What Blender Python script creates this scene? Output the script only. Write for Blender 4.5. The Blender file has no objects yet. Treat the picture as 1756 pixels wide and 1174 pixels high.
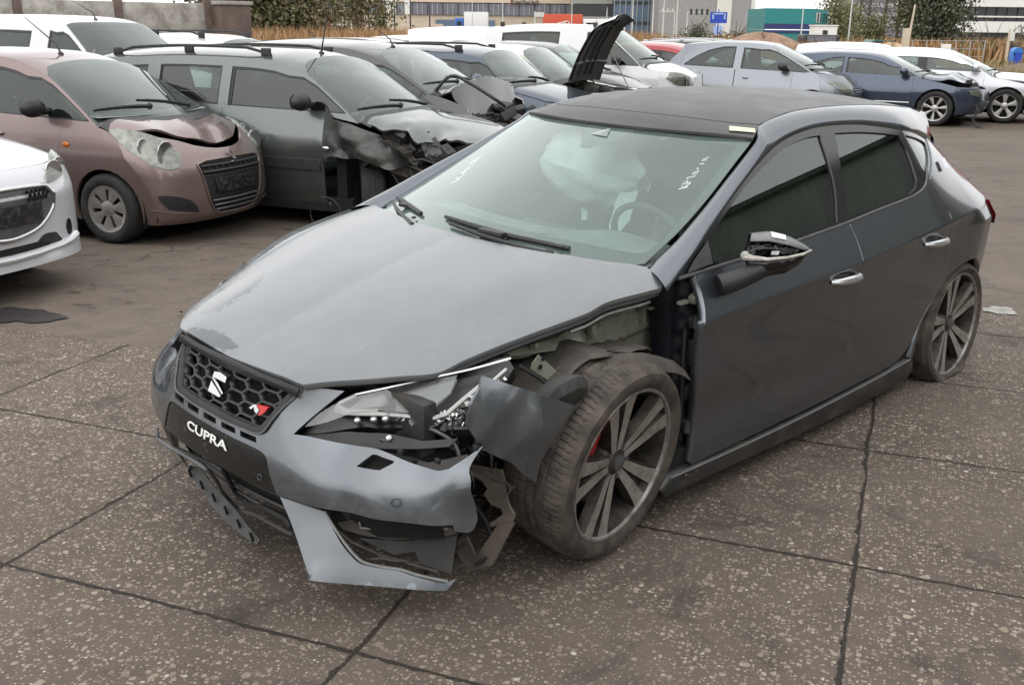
import numpy as np
import bpy, bmesh, math, random
from mathutils import Vector, Matrix
from mathutils.geometry import delaunay_2d_cdt
random.seed(7); RNG=np.random.default_rng(7)
R_=math.radians
SC=bpy.context.scene; COL=SC.collection
# ------------------------------------------------------------------ camera
cam=bpy.data.cameras.new('camera'); cam_o=bpy.data.objects.new('camera',cam); COL.objects.link(cam_o)
cam.sensor_width=36.0; cam.sensor_fit='HORIZONTAL'; cam.lens=36.0*1725.4305/1756; cam.clip_start=0.05; cam.clip_end=3000
_p,_r=0.302956,0.0118071
_f=Vector((0,math.cos(_p),-math.sin(_p))); _x=Vector((1,0,0)); _u=Vector((0,math.sin(_p),math.cos(_p)))
_x2=_x*math.cos(_r)+_u*math.sin(_r); _u2=-_x*math.sin(_r)+_u*math.cos(_r)
cam_o.matrix_world=Matrix(((_x2.x,_u2.x,-_f.x,0),(_x2.y,_u2.y,-_f.y,0),(_x2.z,_u2.z,-_f.z,1.639978),(0,0,0,1)))
SC.camera=cam_o
# ------------------------------------------------------------------ world, sun, exposure
w=bpy.data.worlds.new('World'); SC.world=w; w.use_nodes=True
nt=w.node_tree; nt.nodes.clear()
SUN_EL,SUN_AZ=R_(48),R_(200)
sky=nt.nodes.new('ShaderNodeTexSky'); sky.sky_type='NISHITA'; sky.sun_disc=False; sky.sun_elevation=SUN_EL; sky.sun_rotation=SUN_AZ
sky.air_density=1.0; sky.dust_density=5.0; sky.ozone_density=1.0
hs=nt.nodes.new('ShaderNodeHueSaturation'); hs.inputs['Saturation'].default_value=0.10; hs.inputs['Value'].default_value=1.0
bg=nt.nodes.new('ShaderNodeBackground'); bg.inputs[1].default_value=0.15
wo=nt.nodes.new('ShaderNodeOutputWorld')
# overcast cloud: soft procedural variation over the sky
tc=nt.nodes.new('ShaderNodeTexCoord'); nz=nt.nodes.new('ShaderNodeTexNoise'); nz.inputs['Scale'].default_value=2.2; nz.inputs['Detail'].default_value=5
mr=nt.nodes.new('ShaderNodeMapRange'); mr.inputs[1].default_value=.3; mr.inputs[2].default_value=.7; mr.inputs[3].default_value=.80; mr.inputs[4].default_value=1.15
vm=nt.nodes.new('ShaderNodeVectorMath'); vm.operation='SCALE'
mxw=nt.nodes.new('ShaderNodeMix'); mxw.data_type='RGBA'; mxw.inputs[0].default_value=.90; mxw.inputs[7].default_value=(8.2,8.25,8.3,1)
nt.links.new(sky.outputs[0],hs.inputs['Color']); nt.links.new(tc.outputs['Generated'],nz.inputs['Vector']); nt.links.new(nz.outputs['Fac'],mr.inputs[0])
nt.links.new(hs.outputs[0],mxw.inputs[6]); nt.links.new(mxw.outputs[2],vm.inputs[0]); nt.links.new(mr.outputs[0],vm.inputs['Scale'])
nt.links.new(vm.outputs[0],bg.inputs[0]); nt.links.new(bg.outputs[0],wo.inputs[0])
sl=bpy.data.lights.new('sun','SUN'); sl.energy=0.5; sl.angle=R_(90); sl.color=(1,.96,.9)
so=bpy.data.objects.new('sun',sl); COL.objects.link(so)
_sd=Vector((math.sin(SUN_AZ)*math.cos(SUN_EL),math.cos(SUN_AZ)*math.cos(SUN_EL),math.sin(SUN_EL)))
so.rotation_euler=_sd.to_track_quat('Z','Y').to_euler(); so.location=(0,-5,30)
SC.view_settings.view_transform='Standard'; SC.view_settings.look='None'; SC.view_settings.exposure=0.55; SC.view_settings.gamma=1
SC.render.engine='CYCLES'
SC.cycles.max_bounces=8; SC.cycles.transparent_max_bounces=16; SC.cycles.caustics_reflective=False; SC.cycles.caustics_refractive=False
# ------------------------------------------------------------------ materials
MATS={}
def newmat(name):
    m=bpy.data.materials.new(name); m.use_nodes=True; MATS[name]=m
    n=m.node_tree; b=n.nodes['Principled BSDF']; return m,n,b
def ramp(n,src,stops):
    r=n.nodes.new('ShaderNodeValToRGB'); e=r.color_ramp.elements
    while len(e)<len(stops): e.new(.5)
    for i,(p,c) in enumerate(stops):
        e[i].position=p; e[i].color=(c,c,c,1) if not hasattr(c,'__len__') else (*c,1)
    n.links.new(src,r.inputs[0]); return r.outputs[0]
def noise(n,scale,detail=4,rough=.5,vec=None,dist=0):
    t=n.nodes.new('ShaderNodeTexNoise'); t.inputs['Scale'].default_value=scale; t.inputs['Detail'].default_value=detail; t.inputs['Roughness'].default_value=rough; t.inputs['Distortion'].default_value=dist
    if vec is None:
        c=n.nodes.new('ShaderNodeTexCoord'); vec=c.outputs['Object']
    n.links.new(vec,t.inputs['Vector']); return t.outputs['Fac']
def mixc(n,f,a,b,mode='MIX'):
    x=n.nodes.new('ShaderNodeMix'); x.data_type='RGBA'; x.blend_type=mode
    for i,v in ((0,f),(6,a),(7,b)):
        if hasattr(v,'links') or hasattr(v,'is_linked'): n.links.new(v,x.inputs[i])
        elif i==0: x.inputs[0].default_value=v
        else: x.inputs[i].default_value=(*v,1)
    return x.outputs[2]
def math_(n,op,a,b=0,c=None):
    x=n.nodes.new('ShaderNodeMath'); x.operation=op
    for i,v in enumerate((a,b) if c is None else (a,b,c)):
        if hasattr(v,'is_linked'): n.links.new(v,x.inputs[i])
        else: x.inputs[i].default_value=v
    return x.outputs[0]
def bump(n,b,h,strength=.2,dist=.01):
    x=n.nodes.new('ShaderNodeBump'); x.inputs['Strength'].default_value=strength; x.inputs['Distance'].default_value=dist
    n.links.new(h,x.inputs['Height']); n.links.new(x.outputs[0],b.inputs['Normal'])
def paint(name,col,metal=.5,rough=.35,coat=1.0,dust=.25,dustc=(.30,.29,.27),coatr=.04,patches=(),dmin=.18,edge=.45):
    m,n,b=newmat(name)
    d=ramp(n,noise(n,7,6,.62),[(.42,0.0),(.75,1.0)])
    d2=ramp(n,noise(n,55,3,.6),[(.35,.3),(.7,1.0)])
    f=math_(n,'MULTIPLY',math_(n,'MULTIPLY',d,d2),dust)
    f=math_(n,'ADD',math_(n,'MULTIPLY',f,1-dmin),dust*dmin)
    if patches:     # ragged ellipses where the dust mask is cleared
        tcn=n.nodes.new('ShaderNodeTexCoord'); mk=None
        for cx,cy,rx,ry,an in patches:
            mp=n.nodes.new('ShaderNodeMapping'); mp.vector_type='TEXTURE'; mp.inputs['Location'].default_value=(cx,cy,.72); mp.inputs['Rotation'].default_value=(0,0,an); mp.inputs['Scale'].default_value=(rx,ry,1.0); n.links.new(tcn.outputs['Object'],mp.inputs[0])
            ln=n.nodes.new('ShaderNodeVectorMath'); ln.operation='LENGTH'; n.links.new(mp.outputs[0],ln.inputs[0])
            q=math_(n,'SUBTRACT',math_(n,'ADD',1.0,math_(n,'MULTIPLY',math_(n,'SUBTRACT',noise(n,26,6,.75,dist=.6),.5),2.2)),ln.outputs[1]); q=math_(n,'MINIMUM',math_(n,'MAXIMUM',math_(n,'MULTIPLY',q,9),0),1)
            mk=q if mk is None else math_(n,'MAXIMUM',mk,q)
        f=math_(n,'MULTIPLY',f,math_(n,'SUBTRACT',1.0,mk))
    n.links.new(mixc(n,f,col,dustc),b.inputs['Base Color'])
    n.links.new(math_(n,'MULTIPLY',math_(n,'SUBTRACT',1.0,f),metal),b.inputs['Metallic'])
    n.links.new(math_(n,'ADD',math_(n,'MULTIPLY',f,.5),rough),b.inputs['Roughness'])
    b.inputs['Coat Weight'].default_value=coat; b.inputs['Specular Tint'].default_value=(edge,edge,edge,1)
    n.links.new(math_(n,'ADD',math_(n,'MULTIPLY',f,.5),coatr),b.inputs['Coat Roughness'])
    return m
def plain(name,col,rough=.6,metal=0,var=.25,scale=18,spec=.5,bumps=0,bscale=60):
    m,n,b=newmat(name)
    f=ramp(n,noise(n,scale,6,.6),[(.3,0.0),(.7,1.0)])
    lo=tuple(c*(1-var) for c in col); hi=tuple(min(1,c*(1+var)) for c in col)
    n.links.new(mixc(n,f,lo,hi),b.inputs['Base Color'])
    b.inputs['Roughness'].default_value=rough; b.inputs['Metallic'].default_value=metal; b.inputs['Specular IOR Level'].default_value=spec
    if bumps: bump(n,b,noise(n,bscale,5,.6),bumps,.004)
    return m
def dirty(name,col,dirt,rough=.55,metal=0,scale=9,lo=.45,hi=.65,bumps=0):
    m,n,b=newmat(name)
    f=ramp(n,noise(n,scale,8,.65),[(lo,0.0),(hi,1.0)])
    n.links.new(mixc(n,f,col,dirt),b.inputs['Base Color'])
    b.inputs['Metallic'].default_value=metal
    n.links.new(ramp(n,f,[(0,rough),(1,min(1,rough+.3))]),b.inputs['Roughness'])
    if bumps: bump(n,b,noise(n,40,5,.6),bumps,.004)
    return m
def glass(name,tint=(.86,.93,.90),trans=.8,refl=1.0,rough=.0,haze=0.0,hazec=(.5,.52,.5)):
    m=bpy.data.materials.new(name); m.use_nodes=True; MATS[name]=m; n=m.node_tree; n.nodes.clear()
    o=n.nodes.new('ShaderNodeOutputMaterial'); t=n.nodes.new('ShaderNodeBsdfTransparent'); t.inputs[0].default_value=(*[c*trans for c in tint],1)
    g=n.nodes.new('ShaderNodeBsdfGlossy'); g.inputs['Roughness'].default_value=rough; g.inputs[0].default_value=(.95,1,.98,1)
    fr=n.nodes.new('ShaderNodeFresnel'); fr.inputs[0].default_value=1.5
    f=math_(n,'MULTIPLY_ADD',fr.outputs[0],1.55*refl,.02)
    f=math_(n,'MINIMUM',f,1.0)
    mx=n.nodes.new('ShaderNodeMixShader'); n.links.new(f,mx.inputs[0]); n.links.new(t.outputs[0],mx.inputs[1]); n.links.new(g.outputs[0],mx.inputs[2])
    out=mx.outputs[0]
    if haze>0:
        d=n.nodes.new('ShaderNodeBsdfDiffuse'); d.inputs[0].default_value=(*hazec,1)
        h=math_(n,'MULTIPLY',ramp(n,noise(n,6,6,.6),[(.3,.55),(.75,1.0)]),haze)
        m2=n.nodes.new('ShaderNodeMixShader'); n.links.new(h,m2.inputs[0]); n.links.new(out,m2.inputs[1]); n.links.new(d.outputs[0],m2.inputs[2]); out=m2.outputs[0]
    n.links.new(out,o.inputs[0]); return m
def pch(x,xs,ys):
    xs=np.asarray(xs,float);ys=np.asarray(ys,float)
    if xs[0]>xs[-1]: xs,ys=xs[::-1],ys[::-1]
    h=np.diff(xs);d=np.diff(ys)/h;m=np.zeros(len(xs))
    for i in range(1,len(xs)-1):
        if d[i-1]*d[i]>0:
            w1=2*h[i]+h[i-1];w2=h[i]+2*h[i-1];m[i]=(w1+w2)/(w1/d[i-1]+w2/d[i])
    m[0]=d[0];m[-1]=d[-1]
    x=np.asarray(x,float);k=np.clip(np.searchsorted(xs,x)-1,0,len(xs)-2)
    t=(x-xs[k])/h[k]
    tc=np.clip(t,0,1);t2=tc*tc;t3=t2*tc
    v=(2*t3-3*t2+1)*ys[k]+(t3-2*t2+tc)*h[k]*m[k]+(-2*t3+3*t2)*ys[k+1]+(t3-t2)*h[k]*m[k+1]
    return v+np.where(t<0,t*h[k]*m[0],0)+np.where(t>1,(t-1)*h[k]*m[-1],0)
def sp(x,r): # soft max(0,x)
    return .5*(x+np.sqrt(x*x+r*r))
class HeroSurf:
    W=([.7,.5,.3,0,-.4,-1.3,-2.2,-2.64,-2.9,-3.1,-3.3,-3.42],[.79,.855,.89,.903,.905,.908,.907,.90,.865,.80,.69,.55])
    ZC=([.6,0,-.38,-.85,-1.4,-1.9,-2.35,-2.9],[.70,.735,.754,.778,.80,.835,.868,.90])
    ZB=([.3,-.3,-.39,-1.52,-2.1,-2.5,-3.0],[.86,.865,.872,.962,1.02,1.06,1.08])
    def S(s,x,z):
        x=np.asarray(x,float);z=np.asarray(z,float)
        w=pch(x,*s.W);zc=pch(x,*s.ZC);zb=pch(x,*s.ZB)
        dn=sp(zc-z,.003);up=sp(z-zc,.003)
        fade=np.clip((x+2.75)/.35,0,1)*np.clip((-.05-x)/.2+1,0,1)
        t=.048*dn+.016*fade*(1-np.exp(-dn/.045))+ .012*np.exp(-((z-.40)/.09)**2) + .35*sp(.19-z,.02)
        t=t+.62*up*.85 +.0*up
        gh=sp(z-zb,.03)
        t=t+gh*.09+.12*gh**2
        q=np.clip(-2.15-x,0,2)
        t=t+.37*q**1.5*np.clip((z-zb+.25)/.35,0,1.4)
        return w-t
    RZ=([-.5,-.9,-1.0,-1.2,-1.44,-1.8,-2.2,-2.6,-2.8,-3.0],[1.12,1.29,1.333,1.375,1.40,1.41,1.40,1.365,1.335,1.30])
    def R(s,x,y):
        k=pch(x,[-.6,-1.06,-1.5,-2.2,-2.8],[.22,.2,.17,.15,.13])
        return pch(x,*s.RZ)-k*np.asarray(y)**2
    def Xw(s,y,z):
        u=(z-.914)/(1.27-.914)
        e=-.308-.752*u-.05*u*(1-u); b=.245-.085*u
        ye=.676-.103*u
        return e+b*(1-(y/ye)**2)
    HZ=([-.35,-.2,-.06,.2,.45,.65,.78,.85,.9],[.975,.955,.93,.872,.803,.742,.70,.668,.63])
    def Hd(s,x,y):
        x=np.asarray(x,float);ay=np.abs(y)
        z=pch(x,*s.HZ)-pch(x,[-.3,0,.3,.55,.85],[.05,.06,.10,.13,.10])*ay**2
        yc=pch(x,[-.3,.2,.6,.85],[.50,.44,.37,.27])
        z=z-.10*sp(ay-yc,.03)
        yi=pch(x,[-.3,.2,.5,.7],[.06,.10,.17,.24])
        z=z-.035*sp(yi-ay,.03)
        ye=pch(x,[-.35,-.1,.3,.6,.82],[.76,.75,.70,.59,.40])
        return z-.3*sp(ay-ye,.04)
    FX=([.75,.668,.586,.5,.426,.35,.25,.18,.1],[.81,.85,.881,.915,.936,.942,.93,.90,.85])
    def F(s,y,z):
        ay=np.abs(y)
        x=pch(z,*s.FX)-.36*ay**2.2-.55*ay**12
        zcr=pch(ay,[0,.3,.5,.62,.72,.85],[.47,.455,.43,.425,.43,.46])
        g=np.clip((ay-.3)/.2,0,1)
        return x-g*.75*sp(z-zcr,.012)
# ------------------------------------------------------------------ objects and mesh helpers
def empty(name,label,cat,loc=(0,0,0),rz=0,group=None,mw=None):
    o=bpy.data.objects.new(name,None); COL.objects.link(o); o.empty_display_size=.2
    if mw is not None: o.matrix_world=mw
    else: o.location=loc; o.rotation_euler=(0,0,rz)
    o['label']=label; o['category']=cat
    if group: o['group']=group
    return o
def tag(o,label=None,cat=None,group=None,kind=None):
    for k,v in (('label',label),('category',cat),('group',group),('kind',kind)):
        if v: o[k]=v
    return o
def link(name,me,mat,parent=None,label=None):
    o=bpy.data.objects.new(name,me); COL.objects.link(o)
    if mat is not None and not me.materials:
        for m in (mat if isinstance(mat,(list,tuple)) else [mat]): me.materials.append(MATS[m] if isinstance(m,str) else m)
    if parent is not None: o.parent=parent
    if label: o['label']=label
    return o
def mesh_obj(name,V,F,mat,parent=None,smooth=False,normals=None,mi=None,label=None,loc=None):
    me=bpy.data.meshes.new(name); me.from_pydata([tuple(map(float,v)) for v in V],[],[tuple(int(i) for i in f) for f in F]); 
    if smooth: me.polygons.foreach_set('use_smooth',[True]*len(me.polygons))
    if mi is not None: me.polygons.foreach_set('material_index',list(mi))
    me.update()
    if normals is not None and len(me.vertices)==len(normals): me.normals_split_custom_set_from_vertices([tuple(map(float,q)) for q in normals])
    o=link(name,me,mat,parent,label)
    if loc is not None: o.location=loc
    return o
class MB:
    """collects shapes for ONE mesh object"""
    def __init__(s): s.V=[];s.F=[];s.M=[];s.S=[]
    def add(s,V,F,mi=0,sm=False):
        k=len(s.V); s.V+=[tuple(map(float,v)) for v in V]; s.F+=[tuple(i+k for i in f) for f in F]; s.M+=[mi]*len(F); s.S+=[sm]*len(F); return s
    def box(s,c,d,rot=None,mi=0,bev=0.0):
        x,y,z=[q/2 for q in d]; b=min(bev,min(x,y,z)*.9)
        if b<=0:
            V=[(sx*x,sy*y,sz*z) for sx in(-1,1) for sy in(-1,1) for sz in(-1,1)]
            F=[(0,1,3,2),(4,6,7,5),(0,4,5,1),(2,3,7,6),(0,2,6,4),(1,5,7,3)]
        else:
            bm=bmesh.new(); bmesh.ops.create_cube(bm,size=1); 
            for v in bm.verts: v.co=Vector((v.co.x*d[0],v.co.y*d[1],v.co.z*d[2]))
            bmesh.ops.bevel(bm,geom=bm.edges[:],offset=b,segments=2,affect='EDGES',profile=.6)
            bm.verts.index_update(); V=[tuple(v.co) for v in bm.verts]; F=[tuple(v.index for v in f.verts) for f in bm.faces]; bm.free()
        if rot is not None: V=[tuple(rot@Vector(v)) for v in V]
        return s.add([(v[0]+c[0],v[1]+c[1],v[2]+c[2]) for v in V],F,mi,bev>0)
    def tube(s,pts,r,n=8,mi=0,caps=True,closed=False):
        P=[Vector(p) for p in pts]; m=len(P); rs=r if hasattr(r,'__len__') else [r]*m
        V=[];F=[]; up=None
        for i in range(m):
            if closed: t=(P[(i+1)%m]-P[i-1])
            else: t=(P[min(i+1,m-1)]-P[max(i-1,0)])
            t=t.normalized() if t.length>1e-9 else Vector((0,0,1))
            if up is None: up=Vector((0,0,1)) if abs(t.z)<.9 else Vector((1,0,0))
            a=t.cross(up).normalized(); b=a.cross(t).normalized(); up=b
            for k in range(n):
                an=2*math.pi*k/n; V.append(P[i]+(a*math.cos(an)+b*math.sin(an))*rs[i])
        L=m if closed else m-1
        for i in range(L):
            for k in range(n):
                j=(i+1)%m; F.append((i*n+k,i*n+(k+1)%n,j*n+(k+1)%n,j*n+k))
        if caps and not closed: F.append(tuple(range(n))[::-1]); F.append(tuple((m-1)*n+k for k in range(n)))
        return s.add(V,F,mi,True)
    def lathe(s,prof,n=48,axis='y',c=(0,0,0),mi=0,closed=False,sm=True):
        """prof: (r,h) pairs spun round axis"""
        V=[];F=[];m=len(prof)
        for k in range(n):
            a=2*math.pi*k/n; ca,sa=math.cos(a),math.sin(a)
            for r,h in prof:
                if axis=='y': V.append((c[0]+r*ca,c[1]+h,c[2]+r*sa))
                elif axis=='z': V.append((c[0]+r*ca,c[1]+r*sa,c[2]+h))
                else: V.append((c[0]+h,c[1]+r*ca,c[2]+r*sa))
        for k in range(n):
            j=(k+1)%n
            for i in range(m if closed else m-1):
                i2=(i+1)%m
                q=(k*m+i,k*m+i2,j*m+i2,j*m+i); F.append(q if axis=='z' or axis=='x' else q[::-1])
        return s.add(V,F,mi,sm)
    def prism(s,poly,vec,mi=0):
        """polygon of 3D points pushed along vec"""
        n=len(poly); v=Vector(vec); P=[Vector(p) for p in poly]
        V=[tuple(p) for p in P]+[tuple(p+v) for p in P]
        F=[tuple(range(n)),tuple(range(2*n-1,n-1,-1))]+[(i,i+n,(i+1)%n+n,(i+1)%n) for i in range(n)]
        return s.add(V,F,mi)
    def ball(s,c,r,n=12,m=8,mi=0):
        rx,ry,rz=r if hasattr(r,'__len__') else (r,r,r)
        V=[];F=[]
        for i in range(m+1):
            t=math.pi*i/m
            for k in range(n):
                a=2*math.pi*k/n; V.append((c[0]+rx*math.sin(t)*math.cos(a),c[1]+ry*math.sin(t)*math.sin(a),c[2]+rz*math.cos(t)))
        for i in range(m):
            for k in range(n): F.append((i*n+k,(i+1)*n+k,(i+1)*n+(k+1)%n,i*n+(k+1)%n))
        return s.add(V,F,mi,True)
    def build(s,name,mat,parent=None,label=None,recalc=True,xf=None):
        V=s.V if xf is None else [tuple(xf@Vector(v)) for v in s.V]
        me=bpy.data.meshes.new(name); me.from_pydata(V,[],s.F)
        me.polygons.foreach_set('use_smooth',s.S); me.polygons.foreach_set('material_index',s.M); me.update()
        if recalc:
            bm=bmesh.new(); bm.from_mesh(me); bmesh.ops.remove_doubles(bm,verts=bm.verts,dist=1e-5); bmesh.ops.recalc_face_normals(bm,faces=bm.faces); bm.to_mesh(me); bm.free()
        me.set_sharp_from_angle(angle=R_(38))
        return link(name,me,mat,parent,label)
def curve_pts(P,closed=False,n=6,ang=38):
    """Catmull-Rom through the points, keeping corners sharper than ang"""
    P=[np.array(p,float) for p in P]; m=len(P)
    def corner(i):
        if not closed and (i==0 or i==m-1): return True
        a=P[i]-P[i-1]; b=P[(i+1)%m]-P[i]; la,lb=np.linalg.norm(a),np.linalg.norm(b)
        if la<1e-9 or lb<1e-9: return True
        return math.degrees(math.acos(max(-1,min(1,a@b/la/lb))))>ang
    cs=[corner(i) for i in range(m)]; out=[]
    for i in range(m if closed else m-1):
        p1,p2=P[i],P[(i+1)%m]; p0=P[i-1] if not cs[i] else p1*2-p2; 
        if cs[(i+1)%m]: p3=p2*2-p1
        else: p3=P[(i+2)%m]
        L=np.linalg.norm(p2-p1); l0=max(np.linalg.norm(p1-p0),1e-6); l3=max(np.linalg.norm(p3-p2),1e-6)
        m1=(p2-p0)/(l0+L)*L if not cs[i] else (p2-p1); m2=(p3-p1)/(L+l3)*L if not cs[(i+1)%m] else (p2-p1)
        for k in range(n):
            t=k/n; t2,t3=t*t,t*t*t
            out.append((2*t3-3*t2+1)*p1+(t3-2*t2+t)*m1+(-2*t3+3*t2)*p2+(t3-t2)*m2)
    if not closed: out.append(P[-1])
    return np.array(out)
def resamp(P,n):
    P=np.asarray(P,float); d=np.r_[0,np.cumsum(np.linalg.norm(np.diff(P,axis=0),axis=1))]; t=np.linspace(0,d[-1],n)
    return np.stack([np.interp(t,d,P[:,i]) for i in range(P.shape[1])],1)
def in_poly(X,P):
    x,y=X[:,0],X[:,1]; ins=np.zeros(len(X),bool); j=len(P)-1
    for i in range(len(P)):
        c=((P[i,1]>y)!=(P[j,1]>y)); xi=(P[j,0]-P[i,0])*(y-P[i,1])/np.where(P[j,1]-P[i,1]==0,1e-12,P[j,1]-P[i,1])+P[i,0]
        ins^=c&(x<xi); j=i
    return ins
def dens(P,step,closed=True):
    out=[]; m=len(P)
    for i in range(m if closed else m-1):
        a,b=P[i],P[(i+1)%m]; k=max(1,int(math.ceil(np.linalg.norm(b-a)/step)))
        out+=[a+(b-a)*t/k for t in range(k)]
    return np.array(out)
def surf_eval(sf,fn,Q):
    a,b=Q[:,0],Q[:,1]
    if fn=='S': return np.stack([a,sf.S(a,b),b],1)
    if fn=='H': return np.stack([a,b,sf.Hd(a,b)],1)
    if fn=='R': return np.stack([a,b,sf.R(a,b)],1)
    if fn=='W': return np.stack([sf.Xw(a,b),a,b],1)
    if fn=='F': return np.stack([sf.F(a,b),a,b],1)
    if fn=='B': return np.stack([sf.B(a,b),a,b],1)
def surf_nrm(sf,fn,Q,e=.004):
    du=np.array([e,0]);dv=np.array([0,e])
    n=np.cross(surf_eval(sf,fn,Q+du)-surf_eval(sf,fn,Q-du),surf_eval(sf,fn,Q+dv)-surf_eval(sf,fn,Q-dv))
    n/=np.linalg.norm(n,axis=1)[:,None]+1e-12
    ax={'S':1,'H':2,'R':2,'W':0,'F':0,'B':0}[fn]; sg=-1 if fn=='B' else 1
    flip=np.where(n[:,ax]*sg<0,-1.0,1.0); return n*flip[:,None]
def tri2d(poly,holes,step,extra=None):
    P=dens(poly,step); loops=[P]+[dens(np.asarray(h,float),step) for h in holes]
    lo,hi=P.min(0),P.max(0); st=step
    gx=np.arange(lo[0]+st*.5,hi[0],st); gy=np.arange(lo[1]+st*.5,hi[1],st)
    G=np.array([(x+(st*.5 if j%2 else 0),y) for j,y in enumerate(gy) for x in gx]) if len(gx) and len(gy) else np.zeros((0,2))
    if len(G):
        k=in_poly(G,P)
        for h in loops[1:]: k&=~in_poly(G,h)
        G=G[k]
        B=np.concatenate(loops)
        if len(G):
            keep=np.ones(len(G),bool)
            for c in range(0,len(G),400):
                keep[c:c+400]=(((G[c:c+400,None]-B[None])**2).sum(2).min(1)>(st*.45)**2)
            G=G[keep]
    if extra is not None and len(extra):
        X_=np.asarray(extra,float); k=in_poly(X_,P)
        for h in loops[1:]: k&=~in_poly(X_,h)
        X_=X_[k]; B=np.concatenate(loops)
        X_=X_[[((q-B)**2).sum(1).min()>1e-5 for q in X_]] if len(X_) else X_
        if len(G) and len(X_): G=G[[((q-X_)**2).sum(1).min()>(step*.3)**2 for q in G]]
        if len(X_): G=np.concatenate([G.reshape(-1,2),X_])
    V=[];E=[]
    for l in loops:
        k=len(V); V+=[Vector((float(q[0]),float(q[1]))) for q in l]; E+=[(k+i,k+(i+1)%len(l)) for i in range(len(l))]
    V+=[Vector((float(q[0]),float(q[1]))) for q in G]
    ov,oe,of,_,_,_=delaunay_2d_cdt(V,E,[],0,1e-6)
    Q=np.array([[v.x,v.y] for v in ov]); T=np.array([f for f in of if len(f)==3])
    C=Q[T].mean(1); k=in_poly(C,P)
    for h in loops[1:]: k&=~in_poly(C,h)
    return Q,T[k],loops
def panel(name,sf,fn,poly,mat,parent,holes=(),step=.05,off=0.0,fl=.02,side=1,smooth=6,hs=6,label=None,ang=38,deform=None,extra=None):
    """a sheet cut to an outline drawn on one of the body surfaces, its edges folded inwards"""
    poly=curve_pts(poly,True,smooth,ang) if smooth else np.asarray(poly,float)
    holes=[curve_pts(h,True,hs,ang) if hs else np.asarray(h,float) for h in holes]
    Q,T,loops=tri2d(poly,holes,step,extra)
    X=surf_eval(sf,fn,Q); N=surf_nrm(sf,fn,Q); X=X+N*off
    if deform is not None:
        X=deform(X); N=None
    used=np.zeros(len(Q),bool); used[T.ravel()]=True
    # orientation
    if len(T)==0: return None
    fnm=np.cross(X[T[:,1]]-X[T[:,0]],X[T[:,2]]-X[T[:,0]]); Nr=surf_nrm(sf,fn,Q) if N is None else N
    bad=(fnm*Nr[T].mean(1)).sum(1)<0; T[bad]=T[bad][:,::-1]
    V=list(X);NN=list(Nr) if N is not None else None;F=[tuple(t) for t in T]
    if fl>0:
        for li,l in enumerate(loops):
            Xl=surf_eval(sf,fn,l); Nl=surf_nrm(sf,fn,l); Xl=Xl+Nl*off
            if deform is not None: Xl=deform(Xl)
            k=len(V); m=len(l); V+=list(Xl)+list(Xl-Nl*fl)
            tg=np.roll(Xl,-1,0)-np.roll(Xl,1,0); side_n=np.cross(tg,Nl); side_n/=np.linalg.norm(side_n,axis=1)[:,None]+1e-12
            cen=Xl.mean(0); s=1 if ((Xl-cen)*side_n).sum()>0 else -1
            if li>0: s=-s
            if NN is not None:
                NN+=list((side_n*s)*.8+Nl*.6)+list(side_n*s)
            for i in range(m):
                j=(i+1)%m; q=(k+i,k+j,k+m+j,k+m+i)
                fnn=np.cross(V[q[1]]-V[q[0]],V[q[3]]-V[q[0]])
                F.append(q if (fnn@(side_n[i]*s))>0 else q[::-1])
    V=np.array(V)
    if side<0:
        V=V*[1,-1,1]; F=[f[::-1] for f in F]
        if NN is not None: NN=[np.array(q)*[1,-1,1] for q in NN]
    return mesh_obj(name,V,F,mat,parent,True,NN,label=label)
def loft(name,curves,mat,parent,n=40,side=1,bul=None,label=None,flip=False,thick=0):
    """smooth sheet through a list of curves"""
    C=[resamp(c,n) for c in curves]; m=len(C); V=np.concatenate(C)
    F=[(i*n+k,i*n+k+1,(i+1)*n+k+1,(i+1)*n+k) for i in range(m-1) for k in range(n-1)]
    if flip: F=[f[::-1] for f in F]
    if side<0: V=V*[1,-1,1]; F=[f[::-1] for f in F]
    o=mesh_obj(name,V,F,mat,parent,True,label=label)
    if thick: add_thick(o,thick)
    return o
def add_thick(o,t):
    m=o.modifiers.new('thickness','SOLIDIFY'); m.thickness=t; m.offset=-1; return o
def spline_strip(A,B,bulge,k=5):
    """curves between A and B bulged outwards"""
    n=60; A=resamp(A,n); B=resamp(B,n); out=[]
    for i in range(k):
        t=i/(k-1); out.append(A*(1-t)+B*t+bulge*(4*t*(1-t)))
    return out
def rock_poly(pts3,n=4): return curve_pts(pts3,True,n)
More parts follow.
